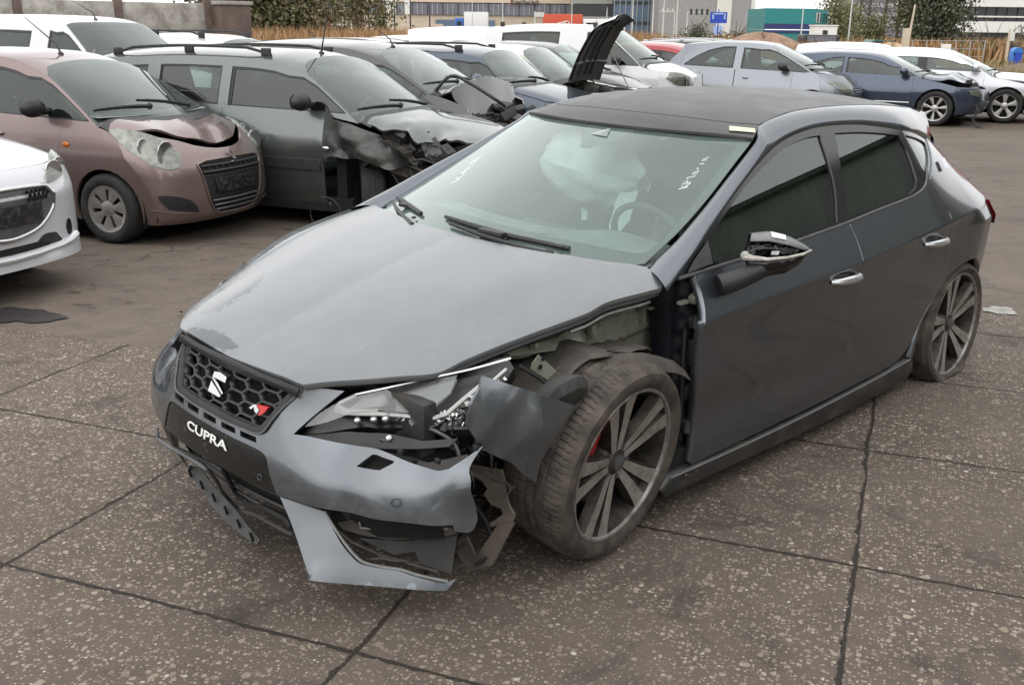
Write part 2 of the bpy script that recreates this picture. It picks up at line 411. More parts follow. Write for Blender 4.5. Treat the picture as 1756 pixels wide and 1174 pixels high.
def sheet3(name,pts,mat,parent,thick=.004,rough=0.0,step=.03,label=None,bend=None,smooth=0,seed=1,smooth_sh=False):
    """torn or bent sheet: 3D outline (nearly flat) triangulated, optionally crumpled, given thickness"""
    P=np.asarray(pts,float); c=P.mean(0); u,s,vt=np.linalg.svd(P-c); e1,e2,e3=vt
    if smooth: P=curve_pts(P,True,smooth)
    Q2=np.stack([(P-c)@e1,(P-c)@e2],1); h=(P-c)@e3
    Q,T,_=tri2d(Q2,[],step)
    A=lambda q: np.stack([np.ones(len(q)),q[:,0],q[:,1],q[:,0]**2,q[:,0]*q[:,1],q[:,1]**2],1)
    hh=A(Q)@np.linalg.lstsq(A(Q2),h,rcond=None)[0]
    r=np.random.default_rng(seed)
    if rough:
        K=r.normal(size=(7,2))*18; ph=r.uniform(0,6.28,7); hh=hh+rough*np.abs(np.sin(Q@K.T+ph)).sum(1)/3.5-rough
    X=c+Q[:,:1]*e1+Q[:,1:]*e2+hh[:,None]*e3
    ar=(Q[T[:,1],0]-Q[T[:,0],0])*(Q[T[:,2],1]-Q[T[:,0],1])-(Q[T[:,2],0]-Q[T[:,0],0])*(Q[T[:,1],1]-Q[T[:,0],1]); T=np.where((ar<0)[:,None],T[:,::-1],T)
    if bend is not None: X=bend(X)
    n=len(X); Xb=X-e3*thick; from collections import Counter
    cnt=Counter(); 
    for t in T:
        for i in range(3): cnt[(int(t[i]),int(t[(i+1)%3]))]+=1
    rim=[e for e in cnt if (e[1],e[0]) not in cnt]
    V=list(X)+list(Xb); F=[tuple(t) for t in T]+[tuple(int(q)+n for q in t[::-1]) for t in T]
    for a,b2 in rim:
        k=len(V); V+=[X[a],X[b2],Xb[b2],Xb[a]]; F.append((k+3,k+2,k+1,k))
    return mesh_obj(name,V,F,mat,parent,smooth_sh,label=label)
def text_mesh(body,size,extr=.001,shear=0,font=None,sx=1.0,bold=0.0):
    cu=bpy.data.curves.new('lettering','FONT'); cu.body=body; cu.size=size; cu.extrude=extr; cu.align_x='CENTER'; cu.align_y='CENTER'; cu.shear=shear; cu.offset=bold
    o=bpy.data.objects.new('lettering',cu); COL.objects.link(o)
    dg=bpy.context.evaluated_depsgraph_get(); me=bpy.data.meshes.new_from_object(o.evaluated_get(dg))
    bpy.data.objects.remove(o); bpy.data.curves.remove(cu)
    V=np.array([v.co[:] for v in me.vertices]) if len(me.vertices) else np.zeros((0,3)); F=[tuple(p.vertices) for p in me.polygons]
    bpy.data.meshes.remove(me); V[:,0]*=sx
    return V,F
paint('grey_paint',(.125,.140,.160),metal=.90,rough=.32,coat=1.0,coatr=.09,edge=.35,dust=.05,dustc=(.15,.15,.145))
paint('bumper_paint',(.125,.138,.155),metal=.90,rough=.33,coat=1.0,coatr=.03,edge=.4,dust=.50,dmin=.10,dustc=(.23,.24,.245),patches=((.75,.45,.10,.06,.4),(.62,.72,.08,.05,1.2),(.85,.2,.05,.10,0)))
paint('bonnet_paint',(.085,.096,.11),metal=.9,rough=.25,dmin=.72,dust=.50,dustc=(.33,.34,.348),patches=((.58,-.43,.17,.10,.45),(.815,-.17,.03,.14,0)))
dirty('roof_black',(.028,.029,.032),(.085,.084,.083),rough=.30,scale=5,lo=.25,hi=.85); MATS['roof_black'].node_tree.nodes['Principled BSDF'].inputs['Specular IOR Level'].default_value=.4
plain('black_plastic',(.018,.018,.019),.5,var=.3); plain('black_gloss',(.008,.008,.009),.12,var=.2)
plain('rubber',(.014,.014,.014),.75,var=.3)
dirty('tyre_dirty',(.018,.016,.015),(.135,.112,.090),rough=.75,scale=11,lo=.34,hi=.74,bumps=.2)
dirty('tyre',(.018,.018,.018),(.06,.055,.05),rough=.8,scale=7,lo=.5,hi=.75)
dirty('alloy_dark',(.055,.05,.045),(.12,.10,.085),rough=.4,metal=.7,scale=12)
dirty('alloy_face',(.42,.40,.38),(.20,.17,.145),rough=.42,metal=.6,scale=14,lo=.4,hi=.7)
dirty('alloy_dull',(.36,.345,.33),(.12,.105,.09),rough=.5,metal=.7,scale=14,lo=.35,hi=.7)
plain('chrome',(.52,.52,.53),.12,metal=1,var=.05); plain('satin_silver',(.55,.56,.57),.32,metal=.85,var=.1)
plain('steel',(.30,.29,.28),.45,metal=.8,var=.3); plain('brake_red',(.32,.012,.015),.4,var=.15); plain('badge_red',(.5,.02,.02),.3,var=.05)
dirty('apron_metal',(.30,.31,.25),(.13,.11,.085),rough=.5,metal=.25,scale=8,lo=.45,hi=.75)
dirty('liner_plastic',(.030,.029,.028),(.125,.108,.09),rough=.7,scale=6,lo=.3,hi=.75,bumps=.2)
dirty('torn_plastic',(.075,.065,.055),(.16,.135,.11),rough=.75,scale=10,lo=.3,hi=.7,bumps=.3)
dirty('dark_metal',(.02,.02,.022),(.06,.055,.05),rough=.55,scale=8)
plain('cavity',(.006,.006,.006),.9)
plain('white_mark',(.8,.8,.78),.6,var=.05); plain('label_paper',(.62,.60,.44),.6,var=.1); plain('sticker_white',(.72,.74,.78),.5,var=.12,scale=90)
plain('frit',(.055,.058,.06),.5,var=.1); plain('trim_grey',(.10,.10,.105),.35,metal=.4)
glass('windscreen_glass',(.82,.97,.92),1.0,.95,haze=.22,hazec=(.33,.45,.405))
glass('tinted_glass',(.24,.32,.26),.9,.75,haze=.004,hazec=(.10,.11,.09))
glass('lens_clear',(.95,.97,.98),.9,1.0,haze=.12,hazec=(.5,.5,.48))
plain('seat_fabric',(.07,.072,.073),.85); plain('dash',(.24,.255,.245),.7,var=.2,bumps=.1)
plain('airbag',(.75,.80,.77),.8,var=.12,scale=9); plain('curtain_fabric',(.22,.25,.19),.8,var=.35,scale=7)
plain('tail_red',(.30,.012,.015),.15,var=.1); plain('lamp_silver',(.6,.6,.6),.2,metal=.9,var=.2)
dirty('sill_paint',(.035,.037,.042),(.13,.12,.105),rough=.4,metal=.3,scale=7,lo=.45,hi=.7)
dirty('black_gloss_dirty',(.010,.010,.010),(.10,.095,.085),rough=.22,scale=26,lo=.60,hi=.74)
plain('grille_black',(.020,.020,.021),.38,var=.2)
plain('lamp_black',(.012,.012,.012),.3); plain('lamp_grey',(.16,.16,.16),.35,metal=.5,var=.3); plain('lamp_bright',(.5,.5,.49),.3,var=.1); plain('lamp_bright_white',(.42,.40,.37),.35,var=.45,scale=40)
paint('grey_paint_dark',(.085,.094,.105),metal=.6,rough=.35,dust=.15)
plain('satin_grey',(.32,.33,.33),.4,metal=.3); plain('rubber_grey',(.045,.045,.044),.6,var=.3); plain('pillar_black',(.012,.013,.018),.35,var=.4,scale=8); plain('steel_dark',(.07,.07,.075),.5,metal=.6)
dirty('leaf_brown',(.10,.055,.03),(.30,.26,.20),rough=.9,scale=80)
plain('mirror_grey',(.16,.165,.17),.35); plain('trim_dark',(.030,.030,.031),.5,var=.2); plain('dash_grey',(.06,.062,.062),.6)
glass('car_glass',(.80,.92,.88),.88,.75,haze=.06,hazec=(.33,.37,.35)); glass('car_glass_side',(.50,.60,.56),.85,.75,haze=.015,hazec=(.3,.32,.31)); glass('lamp_lens_pale',(.96,.97,.93),.9,.9,haze=.15,hazec=(.42,.42,.37))
dirty('lamp_reflect',(.42,.42,.40),(.16,.16,.155),rough=.25,metal=.5,scale=22,lo=.35,hi=.7)
dirty('alloy_light',(.46,.45,.44),(.25,.22,.19),rough=.35,metal=.75,scale=12,lo=.5,hi=.75)
plain('mirror_glass',(.7,.72,.73),.05,metal=1,var=.02); plain('sill_dark',(.03,.03,.031),.5)
dirty('plate_black',(.012,.012,.013),(.09,.085,.08),rough=.4,scale=30,lo=.5,hi=.75); plain('trim_grey_dark',(.09,.09,.095),.4)
paint('pearl_white_paint',(.62,.63,.66),metal=.25,rough=.3,dust=.10)
# ------------------------------------------------------------------ ground
GX,GY,GH,GS,GT=-2.761,3.277,-.366,1.2515,1.0122
def uvw(u,v,z=0):
    x,y=u*GS,v*GT; c,s=math.cos(GH),math.sin(GH); return (GX+c*x-s*y,GY+s*x+c*y,z)
def ground_mats():
    # concrete slabs with exposed pale gravel
    m,n,b=newmat('slab_concrete'); L=n.links
    tc=n.nodes.new('ShaderNodeTexCoord'); ob=tc.outputs['Object']
    def vor(scale,feat='F1',rnd=1.0):
        t=n.nodes.new('ShaderNodeTexVoronoi'); t.feature=feat; t.inputs['Scale'].default_value=scale; t.inputs['Randomness'].default_value=rnd; L.new(ob,t.inputs['Vector']); return t
    big=noise(n,1.1,6,.62,ob); fine=noise(n,140,4,.7,ob); mid=noise(n,9,6,.7,ob)
    base=mixc(n,ramp(n,big,[(.3,0.),(.7,1.)]),(0.087,0.066,0.052),(0.146,0.116,0.092))
    base=mixc(n,ramp(n,mid,[(.35,0.),(.7,.75)]),base,(0.059,0.048,0.039))
    base=mixc(n,ramp(n,fine,[(.35,0.),(.7,.6)]),base,(0.175,0.148,0.126))
    h=fine
    wear=ramp(n,noise(n,.9,5,.6,ob),[(.32,.35),(.62,1.)])
    for sc,r0,keep in ((48,.34,.46),(90,.36,.50),(27,.27,.20)):
        wv=n.nodes.new('ShaderNodeVectorMath'); wv.operation='ADD'
        nz=n.nodes.new('ShaderNodeTexNoise'); nz.inputs['Scale'].default_value=sc*1.3; nz.inputs['Detail'].default_value=2; L.new(ob,nz.inputs['Vector'])
        sc2=n.nodes.new('ShaderNodeVectorMath'); sc2.operation='SCALE'; sc2.inputs['Scale'].default_value=.5/sc; L.new(nz.outputs['Color'],sc2.inputs[0]); L.new(ob,wv.inputs[0]); L.new(sc2.outputs[0],wv.inputs[1])
        t=n.nodes.new('ShaderNodeTexVoronoi'); t.inputs['Scale'].default_value=sc; L.new(wv.outputs[0],t.inputs['Vector'])
        sp_=n.nodes.new('ShaderNodeSeparateColor'); L.new(t.outputs['Color'],sp_.inputs[0])
        rad=math_(n,'MULTIPLY_ADD',sp_.outputs[1],.22,r0-.08)
        ed=math_(n,'MULTIPLY',math_(n,'SUBTRACT',rad,t.outputs['Distance']),14); ed=math_(n,'MINIMUM',math_(n,'MAXIMUM',ed,0),1)
        kp=math_(n,'LESS_THAN',sp_.outputs[0],keep)
        f=math_(n,'MULTIPLY',math_(n,'MULTIPLY',ed,kp),wear)
        col=ramp(n,sp_.outputs[2],[(0,(0.224,0.179,0.137)),(.35,(0.392,0.330,0.263)),(.7,(0.602,0.539,0.448)),(.90,(0.378,0.287,0.203)),(1,(0.770,0.728,0.658))])
        base=mixc(n,math_(n,'MULTIPLY',f,.92),base,col)
        h=math_(n,'ADD',h,math_(n,'MULTIPLY',f,1.2))
    # thin film of dirt that hides part of the gravel
    fm=ramp(n,noise(n,1.7,7,.7,ob,.5),[(.46,0.),(.68,.6)]); base=mixc(n,fm,base,mixc(n,mid,(0.093,0.074,0.062),(0.167,0.138,0.115)))
    # stains
    st=ramp(n,noise(n,2.6,7,.7,ob,.6),[(.55,0.),(.70,.75)]); base=mixc(n,st,base,(0.039,0.032,0.028))
    # joints
    sx=n.nodes.new('ShaderNodeSeparateXYZ'); L.new(ob,sx.inputs[0])
    jn=noise(n,14,5,.7,ob)
    jl=noise(n,1.3,3,.5,ob); jw=noise(n,3.3,4,.6,ob)
    fs=[]
    for o,per in ((sx.outputs[0],GS),(sx.outputs[1],GT)):
        q=math_(n,'DIVIDE',o,per); q=math_(n,'ADD',q,math_(n,'MULTIPLY',math_(n,'SUBTRACT',jn,.5),.030)); q=math_(n,'ADD',q,math_(n,'MULTIPLY',math_(n,'SUBTRACT',jl,.5),.035)); fr=math_(n,'ABSOLUTE',math_(n,'SUBTRACT',math_(n,'FRACT',math_(n,'ADD',q,.5)),.5)); d=math_(n,'MULTIPLY',fr,per)
        wdt=math_(n,'ADD',math_(n,'MULTIPLY_ADD',jn,.018,-.006),math_(n,'MULTIPLY',jw,.012))
        f=math_(n,'MULTIPLY',math_(n,'SUBTRACT',wdt,d),250); fs.append(math_(n,'MINIMUM',math_(n,'MAXIMUM',f,0),1))
    j=math_(n,'MAXIMUM',fs[0],fs[1])
    base=mixc(n,j,base,mixc(n,ramp(n,fine,[(.4,0.),(.7,1.)]),(0.020,0.017,0.014),(0.063,0.053,0.043)))
    L.new(base,b.inputs['Base Color']); h=math_(n,'SUBTRACT',h,math_(n,'MULTIPLY',j,3.)); bump(n,b,h,.55,.006)
    L.new(ramp(n,mid,[(.3,.78),(.7,.95)]),b.inputs['Roughness']); b.inputs['Specular IOR Level'].default_value=.25
    # worn dirty asphalt
    m,n,b=newmat('yard_asphalt'); L=n.links; tc=n.nodes.new('ShaderNodeTexCoord'); ob=tc.outputs['Object']
    big=noise(n,.45,8,.65,ob); mid=noise(n,3.5,7,.7,ob,.4); fine=noise(n,110,4,.7,ob)
    base=mixc(n,ramp(n,big,[(.32,0.),(.68,1.)]),(0.090,0.070,0.056),(0.157,0.127,0.102))
    base=mixc(n,ramp(n,mid,[(.48,0.),(.72,.85)]),base,(0.053,0.045,0.038))
    base=mixc(n,ramp(n,fine,[(.35,0.),(.75,.5)]),base,(0.182,0.160,0.137))
    mpn=n.nodes.new('ShaderNodeMapping'); mpn.inputs['Scale'].default_value=(1,2.6,1); L.new(ob,mpn.inputs[0])
    streak=noise(n,2.2,8,.72,mpn.outputs[0],.8); base=mixc(n,ramp(n,streak,[(.56,0.),(.68,.7)]),base,(0.045,0.039,0.034))
    v=n.nodes.new('ShaderNodeTexVoronoi'); v.feature='DISTANCE_TO_EDGE'; v.inputs['Scale'].default_value=.55
    nz=n.nodes.new('ShaderNodeTexNoise'); nz.inputs['Scale'].default_value=1.6; nz.inputs['Detail'].default_value=6; L.new(ob,nz.inputs['Vector'])
    va=n.nodes.new('ShaderNodeVectorMath'); va.operation='ADD'; vs=n.nodes.new('ShaderNodeVectorMath'); vs.operation='SCALE'; vs.inputs['Scale'].default_value=.9; L.new(nz.outputs['Color'],vs.inputs[0]); L.new(ob,va.inputs[0]); L.new(vs.outputs[0],va.inputs[1]); L.new(va.outputs[0],v.inputs['Vector'])
    ck=ramp(n,v.outputs['Distance'],[(0,1.),(.010,.0)]); ck=math_(n,'MULTIPLY',ck,ramp(n,noise(n,.8,3,.5,ob),[(.45,0.),(.6,.8)]))
    base=mixc(n,ck,base,(0.022,0.020,0.017))
    g=n.nodes.new('ShaderNodeTexVoronoi'); g.inputs['Scale'].default_value=26; L.new(ob,g.inputs['Vector']); sc=n.nodes.new('ShaderNodeSeparateColor'); L.new(g.outputs['Color'],sc.inputs[0])
    gm=math_(n,'MULTIPLY',math_(n,'LESS_THAN',g.outputs['Distance'],.16),math_(n,'LESS_THAN',sc.outputs[0],.12)); base=mixc(n,math_(n,'MULTIPLY',gm,.8),base,(0.308,0.280,0.231))
    L.new(base,b.inputs['Base Color']); L.new(ramp(n,mid,[(.4,.92),(.7,.70)]),b.inputs['Roughness']); b.inputs['Specular IOR Level'].default_value=.22
    bump(n,b,math_(n,'ADD',math_(n,'MULTIPLY',fine,.5),math_(n,'SUBTRACT',math_(n,'MULTIPLY',mid,1.5),math_(n,'MULTIPLY',ck,2.))),.35,.01)
    dirty('field_ground',(.12,.088,.055),(.19,.145,.095),rough=.95,scale=.6,lo=.35,hi=.65)
ground_mats()
def sheet(name,P,z,mat,kind='structure',org=None,rz=0):
    V=[(p[0],p[1],z) for p in P]; o=mesh_obj(name,V,[tuple(range(len(V)))],mat); o['kind']=kind; return o
V=[];F=[]
for x0,y0,x1,y1 in ((-900,-300,900,-13.9),(-900,26.9,900,1500),(-900,-13.9,-39.9,26.9),(29.9,-13.9,900,26.9)):
    k=len(V); V+=[(x0,y0,-.03),(x1,y0,-.03),(x1,y1,-.03),(x0,y1,-.03)]; F.append((k,k+1,k+2,k+3))
g=mesh_obj('ground',V,F,'field_ground'); g['kind']='structure'
def dip(x,y): return -.11*math.exp(-((x+2.2)/4.6)**2-((y-9.6)/2.2)**2)
nx,ny=90,70; V=[];F=[]
for j in range(ny+1):
    for i in range(nx+1):
        x=-40+70*i/nx; y=-14+41*j/ny; V.append((x,y,-.004+(dip(x,y) if y>5.6 else 0)))
for j in range(ny):
    for i in range(nx): k=j*(nx+1)+i; F.append((k,k+1,k+nx+2,k+nx+1))
yd=mesh_obj('yard_asphalt',V,F,'yard_asphalt',None,True); yd['kind']='structure'
# slab field in its own frame so the joints follow the slabs
so_=bpy.data.objects.new('concrete_slabs',None)
P=[(-6,-7),(8,-7),(8,4.5),(1.6,4.5),(1.25,1.955),(-6,1.955)]
me=bpy.data.meshes.new('concrete_slabs'); me.from_pydata([(u*GS,v*GT,0) for u,v in P],[],[tuple(range(6))]); me.update()
bpy.data.objects.remove(so_)
sl_=link('concrete_slabs',me,'slab_concrete'); sl_.location=(GX,GY,0); sl_.rotation_euler=(0,0,GH); sl_['kind']='structure'

def blob(name,c,rx,ry,z,mat,seed,label=None,rot=0):
    r=np.random.default_rng(seed); ph=r.uniform(0,6.28,6); V=[]
    for k in range(48):
        a=2*math.pi*k/48; e=1+.16*math.sin(2*a+ph[0])+.12*math.sin(3*a+ph[1])+.08*math.sin(7*a+ph[2])+.04*math.sin(13*a+ph[3])
        x,y=rx*e*math.cos(a),ry*e*math.sin(a); V.append((c[0]+x*math.cos(rot)-y*math.sin(rot),c[1]+x*math.sin(rot)+y*math.cos(rot),z))
    o=mesh_obj(name,V,[tuple(range(48))],mat); o['kind']='structure'; return o
plain('wet_patch',(.045,.041,.040),.38,var=.15); plain('white_spill',(.30,.285,.265),.8,var=.3,scale=14)
blob('puddle',(-2.92,5.66),.26,.17,.001,'wet_patch',3,rot=-.3);
blob('white_patch',(3.02,6.02),.11,.08,.005,'white_spill',5)
rr=np.random.default_rng(77)
for k in range(16):
    x,y=(rr.uniform(-3.1,-1.6),rr.uniform(5.6,7.3)) if k<11 else (rr.uniform(-.2,3.2),rr.uniform(2.1,4.2))
    b=MB(); n_=7; pts=[]
    s_=rr.uniform(.022,.042)
    for i in range(n_):
        a=2*math.pi*i/n_; pts.append((s_*math.cos(a)*rr.uniform(.5,1.1),s_*.6*math.sin(a)*rr.uniform(.6,1.1),.006+rr.uniform(0,.016)))
    b.prism(pts,(0,0,.0015)); o=b.build('fallen_leaf','leaf_brown'); o.location=(x,y,.004 if k>=11 else .001); o.rotation_euler=(0,0,rr.uniform(0,6)); tag(o,'small dry curled leaf lying on the dirty yard ground','leaf','dry leaves on the ground')
# ------------------------------------------------------------------ the wrecked grey hatchback
HS=HeroSurf()
def rodm(a,b):
    t=math.hypot(a,b); return Matrix.Rotation(t,3,Vector((a/t,b/t,0)))
M3=Matrix.Rotation(-2.347106,3,'Z')@rodm(-.0182291,-.0125941)
MW=Matrix.Translation((-.282705,3.516881,0))@M3.to_4x4()
car=empty('wrecked_hatchback','dark grey five-door hatchback with its left front wing torn off, standing on concrete slabs','car',mw=MW)
MWi=MW.inverted()
mir=lambda P:[(a,-b) for a,b in P]
mirF=lambda P:[(-a,b) for a,b in P]
# bonnet
hl_=[(-.275,.711),(-.257,.766),(-.244,.797),(-.23,.811),(-.146,.792),(-.019,.758),(.068,.75),(.271,.684),(.444,.626),(.534,.604),(.616,.539),(.703,.464),(.815,.35)]
hr_=[(.80,-.39),(.70,-.52),(.54,-.65),(.29,-.725),(-.03,-.75),(-.2,-.765),(-.262,-.775),(-.285,-.755),(-.262,-.70),(-.21,-.61)]
hood=hl_+[(.822,.32),(.835,.198),(.842,0),(.835,-.183),(.822,-.32)]+hr_+[(-.14,-.42),(-.10,-.278),(-.085,-.1),(-.081,.115),(-.09,.231),(-.121,.419),(-.199,.593),(-.257,.675)]
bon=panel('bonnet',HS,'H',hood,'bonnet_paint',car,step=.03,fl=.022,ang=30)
for y in (-.30,.20): MB().ball((-.135,y,float(HS.Hd(-.135,y))),(.012,.007,.005),8,6).build('washer_nozzle','black_plastic',bon)
# bonnet leading edge strip, black
eL=[(.842-.02*abs(y/.33)**2+.004,y,float(HS.Hd(.842-.02*abs(y/.33)**2,y))-.012) for y in np.linspace(-.34,.34,25)]
loft('bonnet_seal',[eL,[(x+.012,y,z-.022) for x,y,z in eL],[(x-.02,y,z-.035) for x,y,z in eL]],'black_plastic',car)
# windscreen: pane, printed border, camera cover
gl=[(-.676,.914),(-.665,1.0),(-.640,1.09),(-.605,1.19),(-.582,1.262),(-.54,1.268),(-.39,1.28),(-.19,1.289),(0,1.291),(.19,1.289),(.39,1.28),(.54,1.268),(.582,1.262),(.605,1.19),(.640,1.09),(.665,1.0),(.676,.914),(.563,.9),(.386,.9),(.208,.9),(0,.9),(-.208,.9),(-.386,.9),(-.563,.9)]
gi=[(-.625,.955),(-.60,1.04),(-.575,1.13),(-.545,1.22),(-.525,1.252),(-.3,1.268),(-.11,1.275),(-.09,1.272),(-.075,1.24),(-.005,1.20),(.036,1.20),(.104,1.232),(.125,1.272),(.3,1.266),(.55,1.249),(.575,1.18),(.61,1.09),(.645,.985),(.645,.945),(.62,.94),(.433,.953),(.17,.967),(-.141,.975),(-.4,.972)]
pane=panel('windscreen',HS,'W',gl,'windscreen_glass',car,step=.06,fl=0,off=.002)
panel('windscreen_border',HS,'W',gl,'frit',pane,holes=[gi],step=.06,fl=0,off=-.002,ang=25,hs=4)
panel('camera_window',HS,'W',[(-.027,1.241),(.026,1.268),(.06,1.237)],'lens_clear',pane,step=.05,fl=0,off=.006,smooth=0)
b=MB()  # chalk handwriting on the glass
def scribble(strokes,o,ex,ey,sc):
    for st in strokes:
        P=[]
        for x,y in st:
            yy=o[0]+(ex[0]*x+ey[0]*y)*sc; zz=o[1]+(ex[1]*x+ey[1]*y)*sc
            P.append((float(HS.Xw(np.array(yy),np.array(zz)))+.004,yy,zz))
        b.tube(P,.0020,5)
GL={'K':[[(0,0),(0,1)],[(.6,1),(0,.45),(.6,0)]],'P':[[(0,0),(0,1),(.5,.95),(.55,.6),(0,.5)]],'1':[[(.1,.8),(.3,1),(.3,0)]],'n':[[(0,0),(0,.6),(.3,.6),(.4,0)]],'i':[[(.1,0),(.15,.55)]],'5':[[(.5,1),(.1,1),(.05,.55),(.45,.5),(.4,.05),(0,0)]],'2':[[(0,.8),(.3,1),(.45,.7),(0,0),(.5,0)]],'4':[[(.35,0),(.35,1),(0,.35),(.5,.35)]],'8':[[(.25,.5),(.45,.75),(.25,1),(.05,.75),(.25,.5),(.5,.25),(.25,0),(0,.25),(.25,.5)]],'S':[[(.5,.9),(.2,1),(.05,.7),(.4,.4),(.3,0),(0,.1)]],'-':[[(0,.4),(.3,.45)]],'m':[[(0,0),(0,.5),(.2,.45),(.25,.1),(.4,.5),(.55,0)]]}
def word(wd,o,ex,ey,sc):
    x=0
    for ch in wd:
        if ch!=' ': scribble([[(px+x,py) for px,py in st] for st in GL[ch]],o,ex,ey,sc); x+=.75
        else: x+=.5
word('KP1n-in',(.548,1.118),(-.42,.91),(-.91,-.42),.020); b.build('chalk_writing','white_mark',pane); b=MB()
word('KS452 8K',(-.400,1.045),(-.80,.60),(-.60,-.80),.021)
b.build('chalk_writing','white_mark',pane)
# roof
seam=[(-1.175,.532),(-1.11,.45),(-1.06,.335),(-1.015,.15),(-1.003,0),(-1.015,-.15),(-1.06,-.335),(-1.11,-.45),(-1.175,-.532)]
hd=[(-1.052,.585),(-.965,.40),(-.912,.2),(-.895,0),(-.912,-.2),(-.965,-.40),(-1.052,-.585)]
panel('roof_header',HS,'R',hd+[(x+.003,y*1.01) for x,y in seam[::-1]],'roof_black',car,step=.05,fl=.015,ang=35)
roof=[(x-.004,y*.995) for x,y in seam]+[(-1.32,-.517),(-1.5,-.505),(-1.85,-.51),(-2.3,-.51),(-2.72,-.50),(-2.76,-.25),(-2.77,0),(-2.76,.25),(-2.72,.50),(-2.3,.51),(-1.85,.51),(-1.5,.505),(-1.32,.517)]
panel('roof',HS,'R',roof,'roof_black',car,step=.06,fl=.012,ang=35)
panel('paper_label',HS,'R',[(-1.064,.468),(-1.115,.55),(-1.085,.572),(-1.03,.492)],'label_paper',car,step=.03,fl=0,off=.006,smooth=0)
RO=[(-.22,.877),(-.275,.9),(-.351,.931),(-.422,.961),(-.509,1.003),(-.66,1.068),(-.855,1.145),(-1.043,1.213),(-1.216,1.263),(-1.415,1.294),(-1.59,1.305),(-1.847,1.301),(-2.02,1.285),(-2.21,1.262),(-2.45,1.228),(-2.62,1.196),(-2.80,1.165)]
rail_out=surf_eval(HS,'S',curve_pts(RO,False,4))
apW=surf_eval(HS,'W',np.array([(.700,.900),(.690,.93),(.686,.968),(.678,1.0),(.655,1.075),(.625,1.16),(.606,1.22),(.592,1.262)]))
apR=surf_eval(HS,'R',np.array([(-1.075,.598),(-1.165,.538),(-1.318,.520),(-1.497,.508),(-1.85,.513),(-2.3,.513),(-2.6,.503),(-2.80,.49)]))
apR[0,2]+=.004
rail_in=np.concatenate([apW,apR])
rin=curve_pts(rail_in,False,4,60)
def strip(name,A,B,side):
    n=90; A=resamp(A,n); B=resamp(B,n); rows=[]
    cen=np.array([-1.4,0,.8])
    t=np.gradient((A+B)/2,axis=0); nn=np.cross(t,B-A); nn/=np.linalg.norm(nn,axis=1)[:,None]+1e-9
    sg=np.sign(((A+B)/2-cen)[:,1]*nn[:,1]+.6*nn[:,2]); nn*=np.where(sg==0,1,sg)[:,None]
    wdt=np.linalg.norm(B-A,axis=1)[:,None]
    for k in range(9):
        u=k/8; rows.append(A*(1-u)+B*u+nn*np.minimum(wdt,.16)*.13*(1-(2*u-1)**2)**.8*np.clip((A[:,:1]+2.95)/.5,.25,1))
    rows=[A-nn*.012]+rows+[B-nn*.012]
    V=np.concatenate(rows); F=[(i*n+k,i*n+k+1,(i+1)*n+k+1,(i+1)*n+k) for i in range(len(rows)-1) for k in range(n-1)]
    if side<0: V=V*[1,-1,1]
    m=mesh_obj(name,V,F,'grey_paint',car,True); bm=bmesh.new(); bm.from_mesh(m.data); bmesh.ops.recalc_face_normals(bm,faces=bm.faces); bm.to_mesh(m.data); bm.free(); return m
for sd in (1,-1): strip('roof_rail',rail_out,rin,sd)
# spoiler
sp_=[]
for x,dz,yy in ((-2.70,.004,.50),(-2.80,.004,.51),(-2.88,-.006,.52),(-2.90,-.03,.525),(-2.86,-.05,.53)):
    sp_.append([(x-.03*(1-(y/.53)**2),y,float(HS.R(min(x,-2.7),y))-(max(0,-2.76-x))*.38+dz-.15*abs(y/yy)**6*.4) for y in np.linspace(-yy,yy,31)])
loft('roof_spoiler',sp_,'grey_paint',car,31)
# doors, left side and mirrored
XC=[(x,float(pch(x,*HS.ZC))+d) for x in np.arange(-3.05,-.30,.022) for d in (-.030,-.012,-.003,.003,.012)]
belt=[(-.382,.897),(-.65,.908),(-.86,.917),(-1.093,.930),(-1.43,.950)]
beltr=[(-1.437,.950),(-1.70,.973),(-1.997,.996),(-2.10,1.012),(-2.16,1.033),(-2.21,1.063)]
fdoor=belt+[(-1.441,.884),(-1.440,.80),(-1.446,.70),(-1.452,.513),(-1.455,.35),(-1.450,.231),(-1.19,.228),(-.82,.226),(-.415,.223),(-.408,.232),(-.412,.395),(-.376,.553),(-.363,.654),(-.352,.739),(-.377,.800),(-.386,.85)]
rdoor=beltr+[(-2.242,1.008),(-2.308,.908),(-2.306,.877),(-2.319,.787),(-2.326,.686),(-2.313,.593),(-2.284,.484),(-2.196,.357),(-2.10,.285),(-2.034,.258),(-1.9,.243),(-1.75,.237),(-1.456,.232),(-1.461,.35),(-1.458,.513),(-1.452,.70),(-1.446,.80),(-1.447,.884)]
arch=[(-2.975,.27),(-2.972,.40),(-2.925,.515),(-2.83,.600),(-2.70,.640),(-2.55,.628),(-2.40,.575),(-2.29,.462),(-2.222,.33),(-2.19,.215)]
quart=[(-2.24,1.052),(-2.40,1.118),(-2.50,1.160),(-2.60,1.195),(-2.62,1.196),(-2.80,1.165),(-2.87,1.08),(-2.935,1.0),(-2.99,.935),(-3.05,.86),(-3.08,.72),(-3.07,.5),(-3.03,.3),(-3.0,.25)]+arch+[(-2.17,.235),(-2.203,.350),(-2.291,.480),(-2.320,.590),(-2.333,.686),(-2.326,.790),(-2.312,.878),(-2.314,.910),(-2.249,1.010),(-2.217,1.062)]
